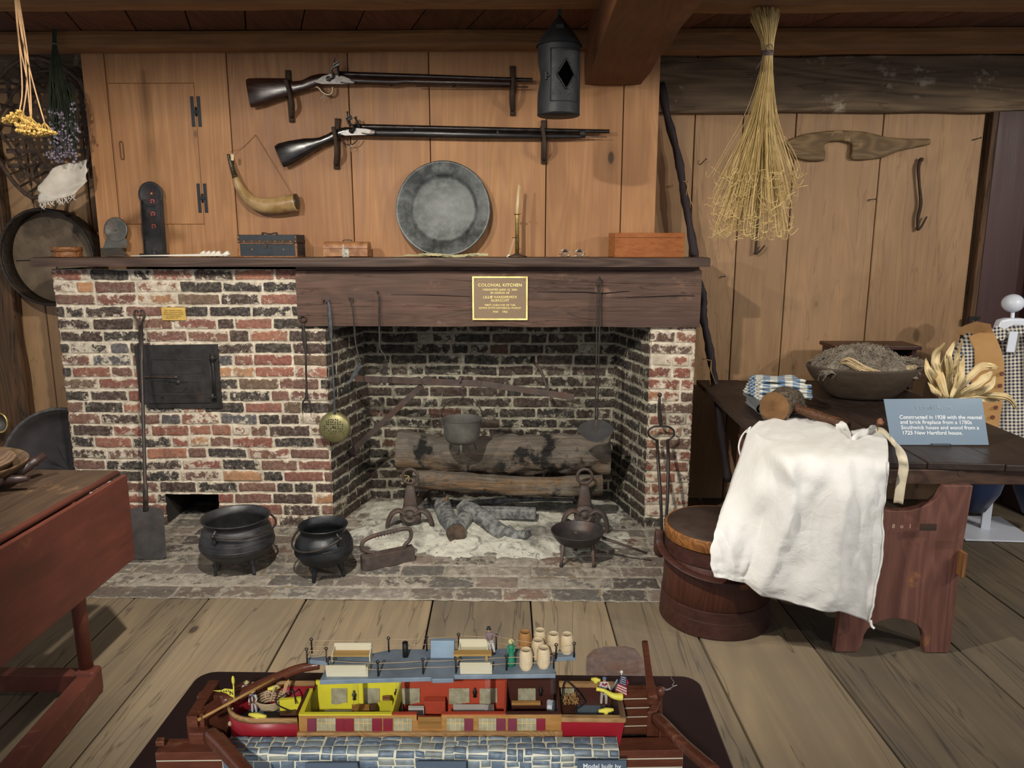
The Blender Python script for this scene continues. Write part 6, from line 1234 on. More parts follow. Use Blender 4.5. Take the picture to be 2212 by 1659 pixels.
st = spl([G(1880, 930, .772), G(1905, 930, .785), G(1925, 950, .775), G(1938, 966, .765), W(1948, 985, -1.245), W(1952, 1010, -1.26), W(1946, 1045, -1.262), W(1940, 1088, -1.265)], 6); vs2 = []
for i, p in enumerate(st):
    t_ = i/(len(st)-1); T = (st[min(i+1, len(st)-1)]-st[max(i-1, 0)]).normalized(); sd = Vector((.8, -.45, 0)).normalized() if t_ > .5 else Vector((.45, .7, .5)).normalized(); sd = Vector((.8, -.45, 0)).normalized().lerp(Vector((.45, .7, .5)).normalized(), max(0, min(1, (.6-t_)*5))); sd.normalize(); tw = .003*math.sin(i*1.1); vs2 += [p-sd*.016, p+Vector((0, tw, tw)), p+sd*.016]
m = M(); m.add(vs2, [(i*3+k, i*3+k+1, (i+1)*3+k+1, (i+1)*3+k) for i in range(len(st)-1) for k in range(2)], True); m.build('tie_strap', cloth('cream_strap', C('dfd6bf'), C('cbbfa3')), ap, solid=.0025)
m = M(); m.tube(spl([W(1601, 990, -.87), W(1596, 965, -.84), W(1604, 940, -.80), W(1622, 922, -.76)]), .004, 6, flat=.0015); m.build('tie_strap', LIN, ap)
m = M(); m.tube(spl([W(1881, 1340, -1.30), W(1883, 1352, -1.305), W(1889, 1358, -1.31)]), .005, 6, flat=.002); m.build('hem_loop', LIN, ap)
# ---------------------------------------------------------------- clothes stand at the right
WH = plain('white_enamel', C('d5dbe6'), .35, var=.04); cdn = thing('clothes_stand', Vector((2.62, .05, 0)), 'white display stand with a round knob head and square base plate, carrying colonial clothes', 'stand')
YM = -.02; kx = W(2188, 655, YM)
m = M(); m.prism([G(x, y, .002) for x, y in ((2075, 1162), (2082, 1117), (2160, 1118), (2240, 1172), (2215, 1172), (2085, 1168))], (0, 0, .008)); m.build('base_plate', WH, cdn, bevel=.001)
m = M(); bt_ = G(2127, 1140, .01); tp_ = W(2186, 700, YM); m.bar(bt_, tp_, .042, .042); m.build('post', WH, cdn, bevel=.003)
m = M(); m.tube([tp_, W(2188, 672, YM)], .009, 12); m.build('neck_rod', WH, cdn)
m = M(); m.ell(kx, (.051, .051, .046), 32, 20); m.build('knob_head', WH, cdn)
m = M(); m.prism([W(x, y, YM-.03) for x, y in [(2163, 692), (2180, 688), (2212, 688), (2235, 694), (2250, 715), (2212, 722), (2172, 722), (2155, 712)]], (0, .05, 0)); m.build('shoulder_block', WH, cdn, bevel=.010, seg=3)
t = NT('navy_check'); v = t.coord(rot=(0, .12, .35)); ck = t.new('ShaderNodeTexChecker', Vector=v, Scale=105.0); ck.inputs[1].default_value = C('d8d0bd'); ck.inputs[2].default_value = C('26304f')
s1 = t.new('ShaderNodeSeparateXYZ', i0=v); gx = t.rng(t.math('SINE', t.math('MULTIPLY', s1.outputs[0], 360.)), -.1, .1); gz = t.rng(t.math('SINE', t.math('MULTIPLY', s1.outputs[2], 360.)), -.1, .1)
CHK = t.out(t.mix(t.math('MULTIPLY', t.math('ADD', gx, gz), .5), C('d9d2c0'), C('1c2444')), .9)
TAN = cloth('tan_wool', C('c79c68'), C('b88c5a'), bump=.0004); NAVY = cloth('navy_wool', C('24304f'), C('1a2340')); BTN = plain('brown_button', C('6e3b30'), .4)
def shell(m, rows, nn=20, dep=.10):
    """rows of (cx,py,half width px, Y): elliptical rings stacked to a garment"""
    vs = []; 
    for (x, y, hw_, d_) in rows:
        c = W(x, y, YM); h_ = (W(x+hw_, y, YM)-c).length
        for j in range(nn): a = 2*PI*j/nn; vs.append(c+Vector((h_*math.cos(a)*(1+.02*math.sin(a*7)), d_*math.sin(a)*(1+.06*math.sin(a*9+y*.02)), 0)))
    k = len(rows); m.add(vs, [(i*nn+j, i*nn+(j+1) % nn, (i+1)*nn+(j+1) % nn, (i+1)*nn+j) for i in range(k-1) for j in range(nn)], True)
shr = thing('checked_shirt', W(2190, 960, YM), 'navy and cream checked open-necked shirt hanging on the white stand', 'shirt')
m = M(); shell(m, [(2190, 700, 10, .05), (2190, 712, 36, .07), (2190, 728, 66, .09), (2189, 760, 78, .11), (2188, 820, 76, .12), (2188, 880, 78, .13), (2188, 940, 86, .14), (2188, 985, 92, .15)], 40); m.build('shirt_body', CHK, shr, solid=.002)
m = M(); m.tube(spl([W(2128, 728, YM), W(2100, 745, YM), W(2082, 780, YM), W(2078, 840, YM)]), spf([.05, .062, .06, .058]), 16, flat=.06); m.build('sleeve', CHK, shr)
m = M(); m.prism([W(x, y, YM-.115) for x, y in [(2141, 712), (2155, 704), (2172, 712), (2176, 726), (2166, 738), (2152, 730)]], (0, .006, 0)); m.build('collar', CHK, shr, bevel=.002)
m = M(); m.lathe([(0, .003), (.006, .002), (.006, 0)], W(2154, 730, YM-.12), 12, (0, -1, 0)); m.build('shirt_button', CLAY, shr)
m = M(); m.prism([W(x, y, YM-.122) for x, y in [(2176, 722), (2204, 722), (2192, 772)]], (0, .004, 0)); m.build('neck_opening', plain('shirt_inside', C('8f8e88'), .9), shr)
m = M(); m.bar(W(2190, 716, YM-.128), W(2182, 760, YM-.128), .040, .006, (0, 1, 0)); m.build('post_front', WH, cdn)
vs_ = thing('tan_waistcoat', W(2150, 960, YM), 'tan sleeveless waistcoat with brown buttons worn over the checked shirt', 'waistcoat')
vp = [(2093, 727), (2118, 718), (2142, 708), (2152, 728), (2163, 755), (2170, 785), (2170, 820), (2167, 860), (2163, 890), (2157, 925), (2140, 945), (2096, 930), (2098, 870), (2099, 820), (2106, 790), (2105, 755), (2097, 738)]
P = [W(x, y, YM-.150+(2170-x)*.0012) for x, y in vp]; m = M(); m.prism(P, (0, .006, 0)); m.build('left_front', TAN, vs_, bevel=.002)
m = M(); m.prism([p+Vector((0, 0, 0)) for p in [W(x, y, YM-.06+(2110-x)*.004) for x, y in [(2093, 727), (2118, 718), (2142, 708), (2140, 700), (2115, 708), (2094, 718)]]], (0, .12, 0)); m.build('shoulder', TAN, vs_)
m = M()
m.prism([W(x, y, YM-.145) for x, y in [(2232, 708), (2260, 720), (2270, 760), (2268, 940), (2222, 945), (2216, 850), (2218, 790)]], (0, .006, 0)); m.build('right_front', TAN, vs_)
for (x, y) in ((2164, 807), (2160, 833), (2151, 880), (2144, 901)): m = M(); c = W(x, y, YM-.153+(2170-x)*.0012); m.lathe([(0, .003), (.005, .003), (.008, .005), (.0105, .003), (.0105, 0)], c, 18, (0, -1, 0)); m.build('button', BTN, vs_)
br = thing('navy_breeches', W(2150, 1110, YM), 'navy blue knee breeches hanging under the table edge on the white stand', 'breeches'); m = M(); vs0 = []
for rows in ([(2150, 960, 34, .09), (2135, 1010, 42, .09), (2120, 1060, 36, .08), (2098, 1100, 26, .06)], [(2215, 960, 34, .09), (2215, 1010, 32, .09), (2222, 1060, 26, .08), (2235, 1110, 22, .06)]): m = M(); shell(m, rows, 24); m.build('breeches_leg', NAVY, br, solid=.002)
# ================================================================ foreground: model of a canal lock and packet boat
PZ = .70
PM = plain('maroon_board', C('3a2a2d'), .38, c2=C('2e2225'), scale=5, bump=.0003, det=3)
dp = thing('display_table', (-.15, -2.85, 0), 'dark maroon display table with rounded corners carrying the canal model', 'table')
def rrect(x0, x1, y0, y1, r, n=6):
    P = []
    for cx, cy, a0 in ((x1-r, y1-r, 0), (x0+r, y1-r, PI/2), (x0+r, y0+r, PI), (x1-r, y0+r, 1.5*PI)):
        for k in range(n+1): a = a0+PI/2*k/n; P.append((cx+r*math.cos(a), cy+r*math.sin(a)))
    return P
m = M(); m.prism([Vector((x, y, PZ-.022)) for x, y in rrect(-.648, .345, -3.22, -2.522, .035)], (0, 0, .022)); m.build('table_top', PM, dp, bevel=.003)
m = M(); m.box(-.50, .20, -3.1, -2.66, .02, PZ-.023); m.build('pedestal', PM, dp, bevel=.004); m = M(); m.box(-.55, .25, -3.15, -2.6, 0, .02); m.build('plinth', PM, dp)
o = M(); P = spl([G(1449, 1462, PZ+.001), G(1452, 1468, PZ+.001), G(1456, 1474, PZ+.001), G(1452, 1481, PZ+.001), G(1463, 1480, PZ+.001), G(1455, 1483, PZ+.001), G(1440, 1489, PZ+.001), G(1433, 1484, PZ+.001), G(1437, 1491, PZ+.001), G(1450, 1488, PZ+.001)]); o.tube(P, .0005, 4); o = o.build('loose_thread', plain('thread_white', C('c9c4bd'), .8)); tag(center(o), 'loose curl of white thread on the bare right part of the display table', 'thread')
BP = wood('brown_gloss', C('7f4a36'), C('5c3426'), 0, rough=.28, rings=.05, cross=60, along=12, bump=.0006, worn=C('9c6d55')); CRT = plain('cream_paint', C('e6e2c8'), .6, var=.08)
lk = thing('canal_lock_model', (-.15, -2.85, PZ), 'brown timber and grey stone model of a canal lock on the display table', 'model')
# stone wall, laid out by splitting the unrolled face into blocks
SX0, SX1, YB0, TOPD, FH = -.432, .137, -2.900, .034, .130; ZT = .830; SK = .018
def sw(x, v, o_=0.):
    yb = YB0+(x-SX0)*SK; rr = .008
    if v < TOPD-rr: return Vector((x, yb-v, ZT+o_))
    if v > TOPD+rr*.57: return Vector((x, yb-TOPD-o_, ZT-rr-(v-TOPD-rr*.57)))
    a = (v-(TOPD-rr))/(rr*1.57)*PI/2; return Vector((x, yb-TOPD+rr-(rr+o_)*math.sin(a), ZT-rr+(rr+o_)*math.cos(a)))
m = M(); m.grid(lambda u_, v_: sw(SX0+(SX1-SX0)*u_, v_*(FH+TOPD)), 40, 40); m.prism([Vector((SX0, YB0, PZ)), Vector((SX0, YB0-TOPD+.001, PZ)), Vector((SX0, YB0-TOPD+.001, ZT-.01)), Vector((SX0, YB0, ZT-.002))], Vector((SX1-SX0, .010, 0))); m.build('stone_wall_mortar', CRT, lk)
rs = random.Random(21); stones = []
def split(x0, x1, v0, v1):
    w_, h_ = x1-x0, v1-v0
    if (w_ < .034 and h_ < .0175) or (w_ < .026 and h_ < .022 and rs.random() < .35): stones.append((x0, x1, v0, v1)); return
    if w_ > h_*rs.uniform(1.1, 2.2) and w_ > .02: k = x0+w_*rs.uniform(.35, .65); split(x0, k, v0, v1); split(k, x1, v0, v1)
    elif h_ > .013: k = v0+h_*rs.uniform(.38, .62); split(x0, x1, v0, k); split(x0, x1, k, v1)
    else: stones.append((x0, x1, v0, v1))
split(SX0, SX1, 0, FH+TOPD-.01)
t = NT('painted_stone'); v = t.coord(attr=True); a = t.new('ShaderNodeAttribute', _attribute_name='rnd').outputs['Fac']; n = t.noise(v, 90, 6, .7); n2 = t.noise(v, 22, 3, .6)
col = t.ramp(a, [(0, C('5a6877')), (.5, C('6b7a86')), (.8, C('838e92')), (1, C('94978b'))]); col = t.mix(t.rng(n, .5, .68, 0, .7), col, C('8fa0ac')); col = t.mix(t.rng(n2, .55, .7, 0, .5), col, C('3d4a58')); STN = t.out(col, .45, 0, n, .0008)
m = M()
for (x0, x1, v0, v1) in stones:
    m.rnd = rs.uniform(.02, 1); g = .0010; nx, nv_ = 5, 5; xa, xb, va, vb = x0+g, x1-g, v0+g, v1-g; sk = [rs.uniform(-.0012, .0012) for _ in range(4)]
    def fn(u_, v_): x = xa+(xb-xa)*u_+(sk[0]*(1-v_)+sk[1]*v_); vv = va+(vb-va)*v_+(sk[2]*(1-u_)+sk[3]*u_); e = min(u_, 1-u_, v_, 1-v_); return sw(x, max(0, vv), .0006+.0016*(1 if e > .12 else -.15))
    m.grid(fn, nx, nv_)
m.build('stone_blocks', STN, lk, fix=False)
# timber parts
def plankwall(P0, P1, z0, z1, th, n, name, gapm=True):
    m = M(); d = (P1-P0).normalized(); nn_ = Vector((-d.y, d.x, 0))
    for k in range(n):
        za = z0+(z1-z0)*k/n; zb2 = z0+(z1-z0)*(k+1)/n-.0016; m.prism([Vector((P0.x, P0.y, za)), Vector((P1.x, P1.y, za)), Vector((P1.x, P1.y, zb2)), Vector((P0.x, P0.y, zb2))], nn_*th)
    m.build(name, BP, lk, bevel=.0006); m = M(); q = nn_*.0004; m.prism([P0+q+Vector((0, 0, z0-P0.z)), P1+q+Vector((0, 0, z0-P0.z)), P1+q+Vector((0, 0, z1-P0.z-.002)), P0+q+Vector((0, 0, z1-P0.z-.002))], nn_*(th-.0008)); m.build('caulking', CRT, lk)
zl = .805
a, b = G(335, 1624, zl), G(505, 1622, zl); plankwall(a, b, PZ, zl, .032, 7, 'wing_wall')
a, b = G(1334, 1620, zl), G(1476, 1618, zl); plankwall(a, b, PZ, zl, .030, 7, 'wing_wall')
a, b = G(1330, 1490, .832), G(1420, 1488, .832); plankwall(a, b, PZ, .832, .014, 8, 'chamber_wall')
a, b = G(425, 1502, .832), G(660, 1496, .832); plankwall(a, b, PZ, .832, .014, 8, 'chamber_wall')
m = M(); m.box(SX0-.02, .22, -2.765, -2.752, PZ, .79); m.build('back_wall', BP, lk)
m = M(); m.box(-.47, .20, -2.90, -2.77, PZ, PZ+.004); m.build('chamber_floor', plain('dark_chamber', C('241814'), .6), lk)
# upstream gate at the left
m = M(); e0, e1 = G(441, 1602, .80), G(443, 1512, .846); p0 = Vector((-.487, -2.86, 0)); p1 = Vector((-.497, -2.795, 0))
m.prism([Vector((-.512, -2.868, PZ)), Vector((-.495, -2.868, PZ)), Vector((-.500, -2.772, PZ)), Vector((-.517, -2.772, PZ))], (0, 0, .14)); m.build('gate_post_beam', BP, lk, bevel=.001)
ga, gb = Vector((-.492, -2.862, 0)), Vector((-.452, -2.79, 0)); gz0, gz1 = PZ+.004, .845; d = gb-ga; nn_ = Vector((d.y, -d.x, 0)).normalized()
m = M(); m.prism([ga+Vector((0, 0, gz0)), gb+Vector((0, 0, gz0)), gb+Vector((0, 0, gz1)), ga+Vector((0, 0, gz1))], -nn_*.006); m.build('gate_leaf', BP, lk)
m = M()
for A_, B_ in (((0, gz1-.008), (1, gz1-.008)), ((0, gz0+.01), (1, gz0+.01)), ((.03, gz0), (.03, gz1)), ((.97, gz0), (.97, gz1)), ((.03, gz0+.01), (.97, gz1-.01)), ((0, .775), (1, .775))): m.bar(ga+d*A_[0]+nn_*.003+Vector((0, 0, A_[1])), ga+d*B_[0]+nn_*.003+Vector((0, 0, B_[1])), .006, .012)
m.build('gate_bracing', BP, lk)
m = M(); m.prism([G(x, y, .800) for x, y in ((405, 1578), (425, 1568), (448, 1588), (462, 1612), (410, 1612))], (0, 0, .022)); m.build('hollow_quoin', BP, lk, bevel=.003)
def beam(pts, rs_, name='balance_beam'): m = M(); m.tube(spl(pts, 6), spf(rs_, 6), 10, prof=.6); m.build(name, BP, lk)
beam([G(455, 1588, .838), G(480, 1612, .842), G(505, 1640, .846), G(540, 1680, .85)], [.011, .011, .010, .009])
beam([G(478, 1518, .846), G(560, 1482, .852), G(630, 1450, .858), G(668, 1440, .860), G(690, 1437, .861)], [.009, .008, .007, .0065, .006])
# downstream gate at the right
beam([G(1410, 1514, .84), G(1404, 1475, .85), G(1399, 1435, .86), G(1393, 1388, .875)], [.0085, .0065, .0055, .0055])
beam([G(1418, 1552, .838), G(1436, 1568, .842), G(1480, 1612, .846), G(1545, 1668, .85)], [.009, .0085, .008, .008])
m = M(); a, b = G(1398, 1537, .832), G(1412, 1512, .832); m.prism([a, b, b+Vector((.012, 0, 0)), a+Vector((.014, 0, 0))], (0, 0, -.12)); m.build('mitre_post', BP, lk, bevel=.002)
m = M(); a, b = G(1405, 1540, .826), G(1450, 1586, .812); m.prism([a, b, b+Vector((0, 0, -.1)), a+Vector((0, 0, -.12))], (.006, .006, 0)); m.build('gate_leaf', BP, lk, bevel=.001)
m = M(); m.prism([G(x, y, .825) for x, y in ((1416, 1500), (1430, 1498), (1432, 1560), (1424, 1562))], (0, 0, -.115)); m.build('gate_post', BP, lk, bevel=.002)
m = M(); m.ell(G(1426, 1494, .836), (.007, .007, .009)); m.build('post_cap', BP, lk)
m = M(); m.prism([G(x, y, zl+.001) for x, y in ((340, 1603), (357, 1602), (355, 1612), (336, 1613))], (0, 0, .008)); m.build('corner_block', BP, lk, bevel=.001)
# sign plates standing before the stone wall
SGM = plain('sign_slate', C('53616f'), .4, var=.05)
for x0_, x1_, yt, tx, lab in ((660, 772, 1646, None, 'left slate-grey label card before the stone lock wall, cut off by the bottom edge'), (899, 1007, 1643, 'All P     Anna', 'middle slate-grey label card before the stone lock wall, cut off by the bottom edge'), (1247, 1353, 1641, 'Model built by', 'slate-grey card reading Model built by, before the right end of the stone wall')):
    a, b = W(x0_, yt, -2.943), W(x1_, yt, -2.943); o_ = thing('label_card', Vector(((a.x+b.x)/2, -2.96, PZ)), lab, 'sign', 'label cards of the canal model'); m = M(); m.prism([a, b, Vector((b.x, -2.96, PZ+.001)), Vector((a.x, -2.96, PZ+.001))], (0, -.002, 0)); m.build('card', SGM, o_)
    if tx: text(tx, .0092, ((a.x+b.x)/2, -2.9466, a.z-(.0075 if 'M' in tx else .0125)), (PI/2-.13, 0, 0), SW, o_, space=1.0)
# ---------------------------------------------------------------- canal boat
cb_ = thing('canal_boat_model', (-.15, -2.845, .76), 'model canal packet boat without its roof, red hull and coloured cabins, lying in the lock', 'model boat')
RED_ = plain('hull_red', C('a01f2c'), .4, var=.12, scale=8); WHT = plain('hull_white', C('d9dde2'), .5, var=.06); TAN_ = wood('boat_tan', C('c89a5c'), C('a9783c'), 0, rough=.55, cross=90, along=18, rings=.1, bump=.0004); RIM = wood('boat_rim', C('c29a68'), C('a17a4d'), 0, rough=.6, cross=90, along=18)
YEL_ = plain('cabin_yellow', C('e8dd3a'), .6, var=.1); ORG = plain('cabin_orange', C('b8492e'), .6, var=.2); BRN = plain('cabin_brown', C('4c2a20'), .45, var=.2); DKG = plain('deck_grey', C('66747c'), .55, var=.3, scale=18); MAR = plain('shutter_maroon', C('8a2436'), .5, var=.15); MAR2 = plain('shutter_plum', C('7d3346'), .6, var=.15); CUR = plain('curtain', C('b5b094'), .8, c2=C('8c8668'), scale=60); MUN = plain('muntin', C('e0c588'), .6)
def yN(x): return -2.884+(x+.33)*.0235
BW_ = .088
# bow hull
def hullpts(off, z):
    P = []
    for k in range(17):
        a = PI/2+PI*k/16; P.append(Vector((-.400+.052*math.cos(a)*(1+off*8), yN(-.38)+BW_/2+(BW_/2+off)*math.sin(a), z)))
    return P
def hull_strip(z0, z1, mat, name, off0=0., off1=0.):
    m = M(); A_ = [Vector((-.336, yN(-.336)+BW_+off0, z0))]+hullpts(off0, z0)+[Vector((-.336, yN(-.336)-off0, z0))]; B_ = [Vector((-.336, yN(-.336)+BW_+off1, z1))]+hullpts(off1, z1)+[Vector((-.336, yN(-.336)-off1, z1))]; n = len(A_)
    m.add(A_+B_, [(i, i+1, n+i+1, n+i) for i in range(n-1)], True); m.build(name, mat, cb_, solid=.004, off=0)
hull_strip(PZ+.03, .812, WHT, 'hull_bottom', -.004, -.001); hull_strip(.805, .845, RED_, 'bow_side', -.001, .001); hull_strip(.845, .8535, RIM, 'bow_rim', .003, .004)
m = M(); P = [p+Vector((0, 0, 0)) for p in hullpts(-.002, .815)]+[Vector((-.336, yN(-.336), .815))]+[Vector((-.336, yN(-.336)+BW_, .815))]; m.prism(P, (0, 0, -.004)); m.build('fore_deck', DKG, cb_)
# stern
x0, x1 = .056, .150; yn = yN(.1)
m = M(); m.prism([Vector((x0, yn-.001, .79)), Vector((x1-.008, yn-.001, .79)), Vector((x1, yn-.003, .845)), Vector((x0, yn-.003, .845))], (0, .004, 0)); m.build('stern_side', RED_, cb_)
m = M(); m.prism([Vector((x0, yn+BW_-.003, .79)), Vector((x1-.008, yn+BW_-.003, .79)), Vector((x1, yn+BW_, .845)), Vector((x0, yn+BW_, .845))], (0, .003, 0)); m.build('stern_side', BRN, cb_)
m = M(); m.prism([Vector((x1-.008, yn, .79)), Vector((x1-.008, yn+BW_, .79)), Vector((x1, yn+BW_, .85)), Vector((x1, yn, .85))], (-.005, 0, 0)); m.build('transom', BRN, cb_)
m = M(); m.box(x0, x1+.001, yn-.004, yn+.004, .845, .852); m.build('stern_rim', RIM, cb_); m = M(); m.box(x0, x1, yn+BW_-.004, yn+BW_+.003, .845, .852); m.build('stern_rim', RIM, cb_); m = M(); m.box(x1-.006, x1+.002, yn-.003, yn+BW_, .846, .853); m.build('transom_rim', wood('rim_dark', C('8b7058'), C('6a523d'), 1), cb_)
m = M(); m.box(x0, x1-.006, yn, yn+BW_, .808, .812); m.build('stern_deck', DKG, cb_)
# cabin walls
zc, zt2 = .79, .8555
CX = [-.334, W(849, 1560, -2.875).x, W(1093, 1560, -2.87).x, .056]
SECM = (YEL_, ORG, BRN)
dx0_, dx1_ = W(902, 1560, -2.872).x, W(955, 1560, -2.872).x
m = M()
for k in range(3):
    a_, b_ = CX[k], CX[k+1]
    segs = [(a_, b_, zt2)] if k != 1 else [(a_, dx0_, zt2), (dx0_, dx1_, zt2-.010), (dx1_, b_, zt2)]
    for (p, q, zz) in segs: y = yN((p+q)/2); m.prism([Vector((p, yN(p), zc)), Vector((q, yN(q), zc)), Vector((q, yN(q), zz)), Vector((p, yN(p), zz))], (0, .0035, 0))
m.build('cabin_side', TAN_, cb_)
for k in range(3):
    a_, b_ = CX[k]+.0005, CX[k+1]-.0005
    m = M(); segs = [(a_, b_, zt2)] if k != 1 else [(a_, dx0_, zt2), (dx0_, dx1_, zt2-.010), (dx1_, b_, zt2)]
    for p, q, zz in segs: m.prism([Vector((p, yN(p)+.0036, zc)), Vector((q, yN(q)+.0036, zc)), Vector((q, yN(q)+.0036, zz)), Vector((p, yN(p)+.0036, zz))], (0, .0025, 0)); m.prism([Vector((p, yN(p)-.0005, zz)), Vector((q, yN(q)-.0005, zz)), Vector((q, yN(q)+.006, zz)), Vector((p, yN(p)+.006, zz))], (0, 0, .0015))
    m.build('cabin_lining', SECM[k], cb_)
    m = M(); m.prism([Vector((a_, yN(a_)+BW_, zc)), Vector((b_, yN(b_)+BW_, zc)), Vector((b_, yN(b_)+BW_, zt2+(.0)-(0 if k != 1 else 0))), Vector((a_, yN(a_)+BW_, zt2))], (0, .004, 0)); m.build('far_wall', SECM[k], cb_)
    m = M(); m.box(b_-.003 if k < 2 else b_-.004, b_, yN(b_)+.004, yN(b_)+BW_, zc, zt2-.001); m.build('partition', SECM[k] if k else YEL_, cb_)
    m = M(); m.box(a_, b_, yN(a_)+.004, yN(b_)+BW_, zc-.004, zc+.004); m.build('cabin_floor', (plain('floor_yellow', C('b9b04a')) if k == 0 else ORG if k == 1 else BRN), cb_)
m = M(); m.box(CX[0], CX[0]+.003, yN(-.33)+.004, yN(-.33)+BW_, zc, zt2-.006); m.build('partition', BRN, cb_)
m = M(); m.box(-.337, .058, 0, 0, 0, 0) if 0 else m.prism([Vector((-.337, yN(-.337)-.0005, .818)), Vector((.058, yN(.058)-.0005, .818)), Vector((.058, yN(.058)-.0005, .830)), Vector((-.337, yN(-.337)-.0005, .830))], (0, -.006, 0)); m.build('rub_rail', RIM, cb_, bevel=.001)
m = M(); m.prism([Vector((-.334, yN(-.337), .79)), Vector((.056, yN(.058), .79)), Vector((.056, yN(.058), .818)), Vector((-.334, yN(-.337), .818))], (0, -.002, 0)); m.build('hull_band', RED_, cb_)
def face(x, y, d=0.): p = W(x, y, -2.88); p = W(x, y, yN(p.x)-d); return p
for (a_, b_) in ((685, 725), (766, 804), (851, 890), (965, 1003), (1034, 1072), (1118, 1158)):
    P = [face(a_, 1551, .0005), face(b_, 1551, .0005), face(b_, 1578, .0005), face(a_, 1578, .0005)]; m = M(); m.prism(P, (0, -.0008, 0)); wd = m.build('window', CUR, cb_); m = M()
    for k in range(1, 4): x = a_+(b_-a_)*k/4; m.bar(face(x, 1551, .0018), face(x, 1578, .0018), .0009, .0009)
    m.bar(face(a_, 1562, .0022), face(b_, 1562, .0022), .0009, .0009); m.build('glazing_bars', MUN, wd)
for (a_, b_, mt) in ((664, 683, MAR2), (726, 744, MAR), (745, 764, MAR), (804, 825, MAR), (828, 848, MAR), (1003, 1022, MAR2), (1072, 1092, MAR2), (1097, 1116, MAR2), (1159, 1178, MAR)):
    m = M(); m.prism([face(a_, 1552, .0005), face(b_, 1552, .0005), face(b_, 1580, .0005), face(a_, 1580, .0005)], (0, -.0016, 0)); m.build('shutter', mt, cb_, bevel=.0004)
m = M(); m.prism([face(903, 1548, .0005), face(953, 1548, .0005), face(953, 1574, .0005), face(903, 1574, .0005)], (0, -.001, 0)); m.build('gangway_panel', wood('panel_tan', C('a87a3e'), C('8a6230'), 0, cross=60), cb_)
m = M(); m.box(dx0_-.001, dx1_+.001, yN(0)-.002, yN(0)+.007, zt2-.0105, zt2-.0085); m.build('gangway_sill', ORG, cb_)
def far(x, y): p = W(x, y, -2.80); return W(x, y, yN(p.x)+BW_-.0008)
for (a_, b_) in ((716, 750), (787, 820), (868, 907), (970, 1014), (1036, 1074), (1119, 1157), (1212, 1240)):
    m = M(); 
    def fn(u_, v_): p = far(a_+(b_-a_)*u_, 1486+(33)*v_+2*math.sin(u_*5)*v_); p.y -= .0012+.0006*math.sin(u_*26); return p
    m.grid(fn, 16, 4); m.build('curtain', CUR, cb_)
for x, y in ((766, 1497), (857, 1494), (1026, 1492), (1168, 1489)):
    m = M(); q = far(x, y); q.y -= .004; m.lathe([(0, .008), (.0015, .007), (.002, .003), (.0035, .001), (.0035, -.002), (.002, -.004), (.003, -.008), (0, -.009)], q, 12); m.build('wall_lamp', BLKI, cb_)
# cabin furniture
def blk(name, x0, x1, y0, y1, h, mat, zb=.794, bev=.0005, lift=0):
    """block whose top face reads at the given picture span"""
    z = zb+h; P = [G(x0, y1, z), G(x1, y1, z), G(x1, y0, z), G(x0, y0, z)]; m = M(); m.prism(P, (0, 0, -h+lift)); m.build(name, mat, cb_, bevel=bev)
LN = plain('bed_linen', C('c9c7bd'), .8, var=.06)
blk('bunk', 701, 764, 1533, 1541, .030, LN); blk('tan_chest', 760, 798, 1521, 1534, .034, wood('chest_tan', C('b4803f'), C('946430'), 0, cross=60)); blk('brown_chest', 799, 811, 1519, 1535, .032, BRN)
blk('bunk', 979, 1067, 1521, 1533, .032, LN); blk('wash_stand', 882, 916, 1524, 1531, .036, LN); blk('stair', 916, 962, 1505, 1516, .040, ORG); blk('stair', 918, 960, 1520, 1530, .030, ORG); blk('cook_stove', 855, 868, 1514, 1530, .030, BLKI)
blk('bench_plank', 1105, 1168, 1513, 1519, .034, TAN_, lift=.030); blk('water_closet', 1181, 1200, 1509, 1525, .036, WHT, bev=.003); blk('yellow_closet', 820, 848, 1513, 1538, .050, YEL_); blk('crate', 826, 843, 1502, 1511, .046, wood('crate', C('a06a4a'), C('7c4a32'), 0, cross=60))
m = M(); a = Vector((CX[0]+.012, yN(-.32)+.004, zt2-.004)); m.prism([G(645, 1542, zt2), G(656, 1542, zt2), G(676, 1487, zt2), G(668, 1487, zt2)], (0, 0, -.05)); m.build('slanted_partition', YEL_, cb_)
m = M(); m.prism([G(638, 1541, .8560), G(645, 1541, .8560), G(669, 1488, .8560), G(662, 1487, .8560)], (0, 0, -.0015)); m.build('partition_cap', BRN, cb_)
blk('fore_cabin', 604, 640, 1513, 1543, .028, BRN, .806); 
m = M(); m.prism([G(602, 1508, .852), G(651, 1504, .852), G(650, 1508, .852), G(604, 1513, .852)], (0, 0, -.03)); m.build('fore_cabin_wall', YEL_, cb_)
m = M(); m.tube(spl([G(640, 1542, .83), G(596, 1518, .848), G(626, 1494, .862), G(634, 1492, .86), G(639, 1520, .85)]), .0011, 6); m.build('iron_crank', BLKI, cb_)
blk('fuel_bin', 1205, 1245, 1503, 1545, .020, BRN, .812); 
m = M(); rs2 = random.Random(6)
for k in range(60): p = G(rs2.uniform(1219, 1250), rs2.uniform(1497, 1521), .838); m.bar(p, p+Vector((rs2.uniform(-.004, .004), rs2.uniform(-.006, .006), rs2.uniform(-.003, .003))), .0014, .0014)
m.build('firewood_pile', plain('pile_tan', C('c29a5c'), .8, c2=C('8a6236'), scale=80), cb_)
m = M(); m.tube(spl([G(1214, 1512, .85), G(1216, 1485, .862), G(1223, 1471, .866), G(1240, 1485, .86), G(1258, 1510, .85), G(1260, 1522, .845), G(1228, 1540, .84)]), .0012, 6); m.build('swan_neck', BLKI, cb_)
CL = plain('cleat_yellow', C('e9dd55'), .5, var=.08)
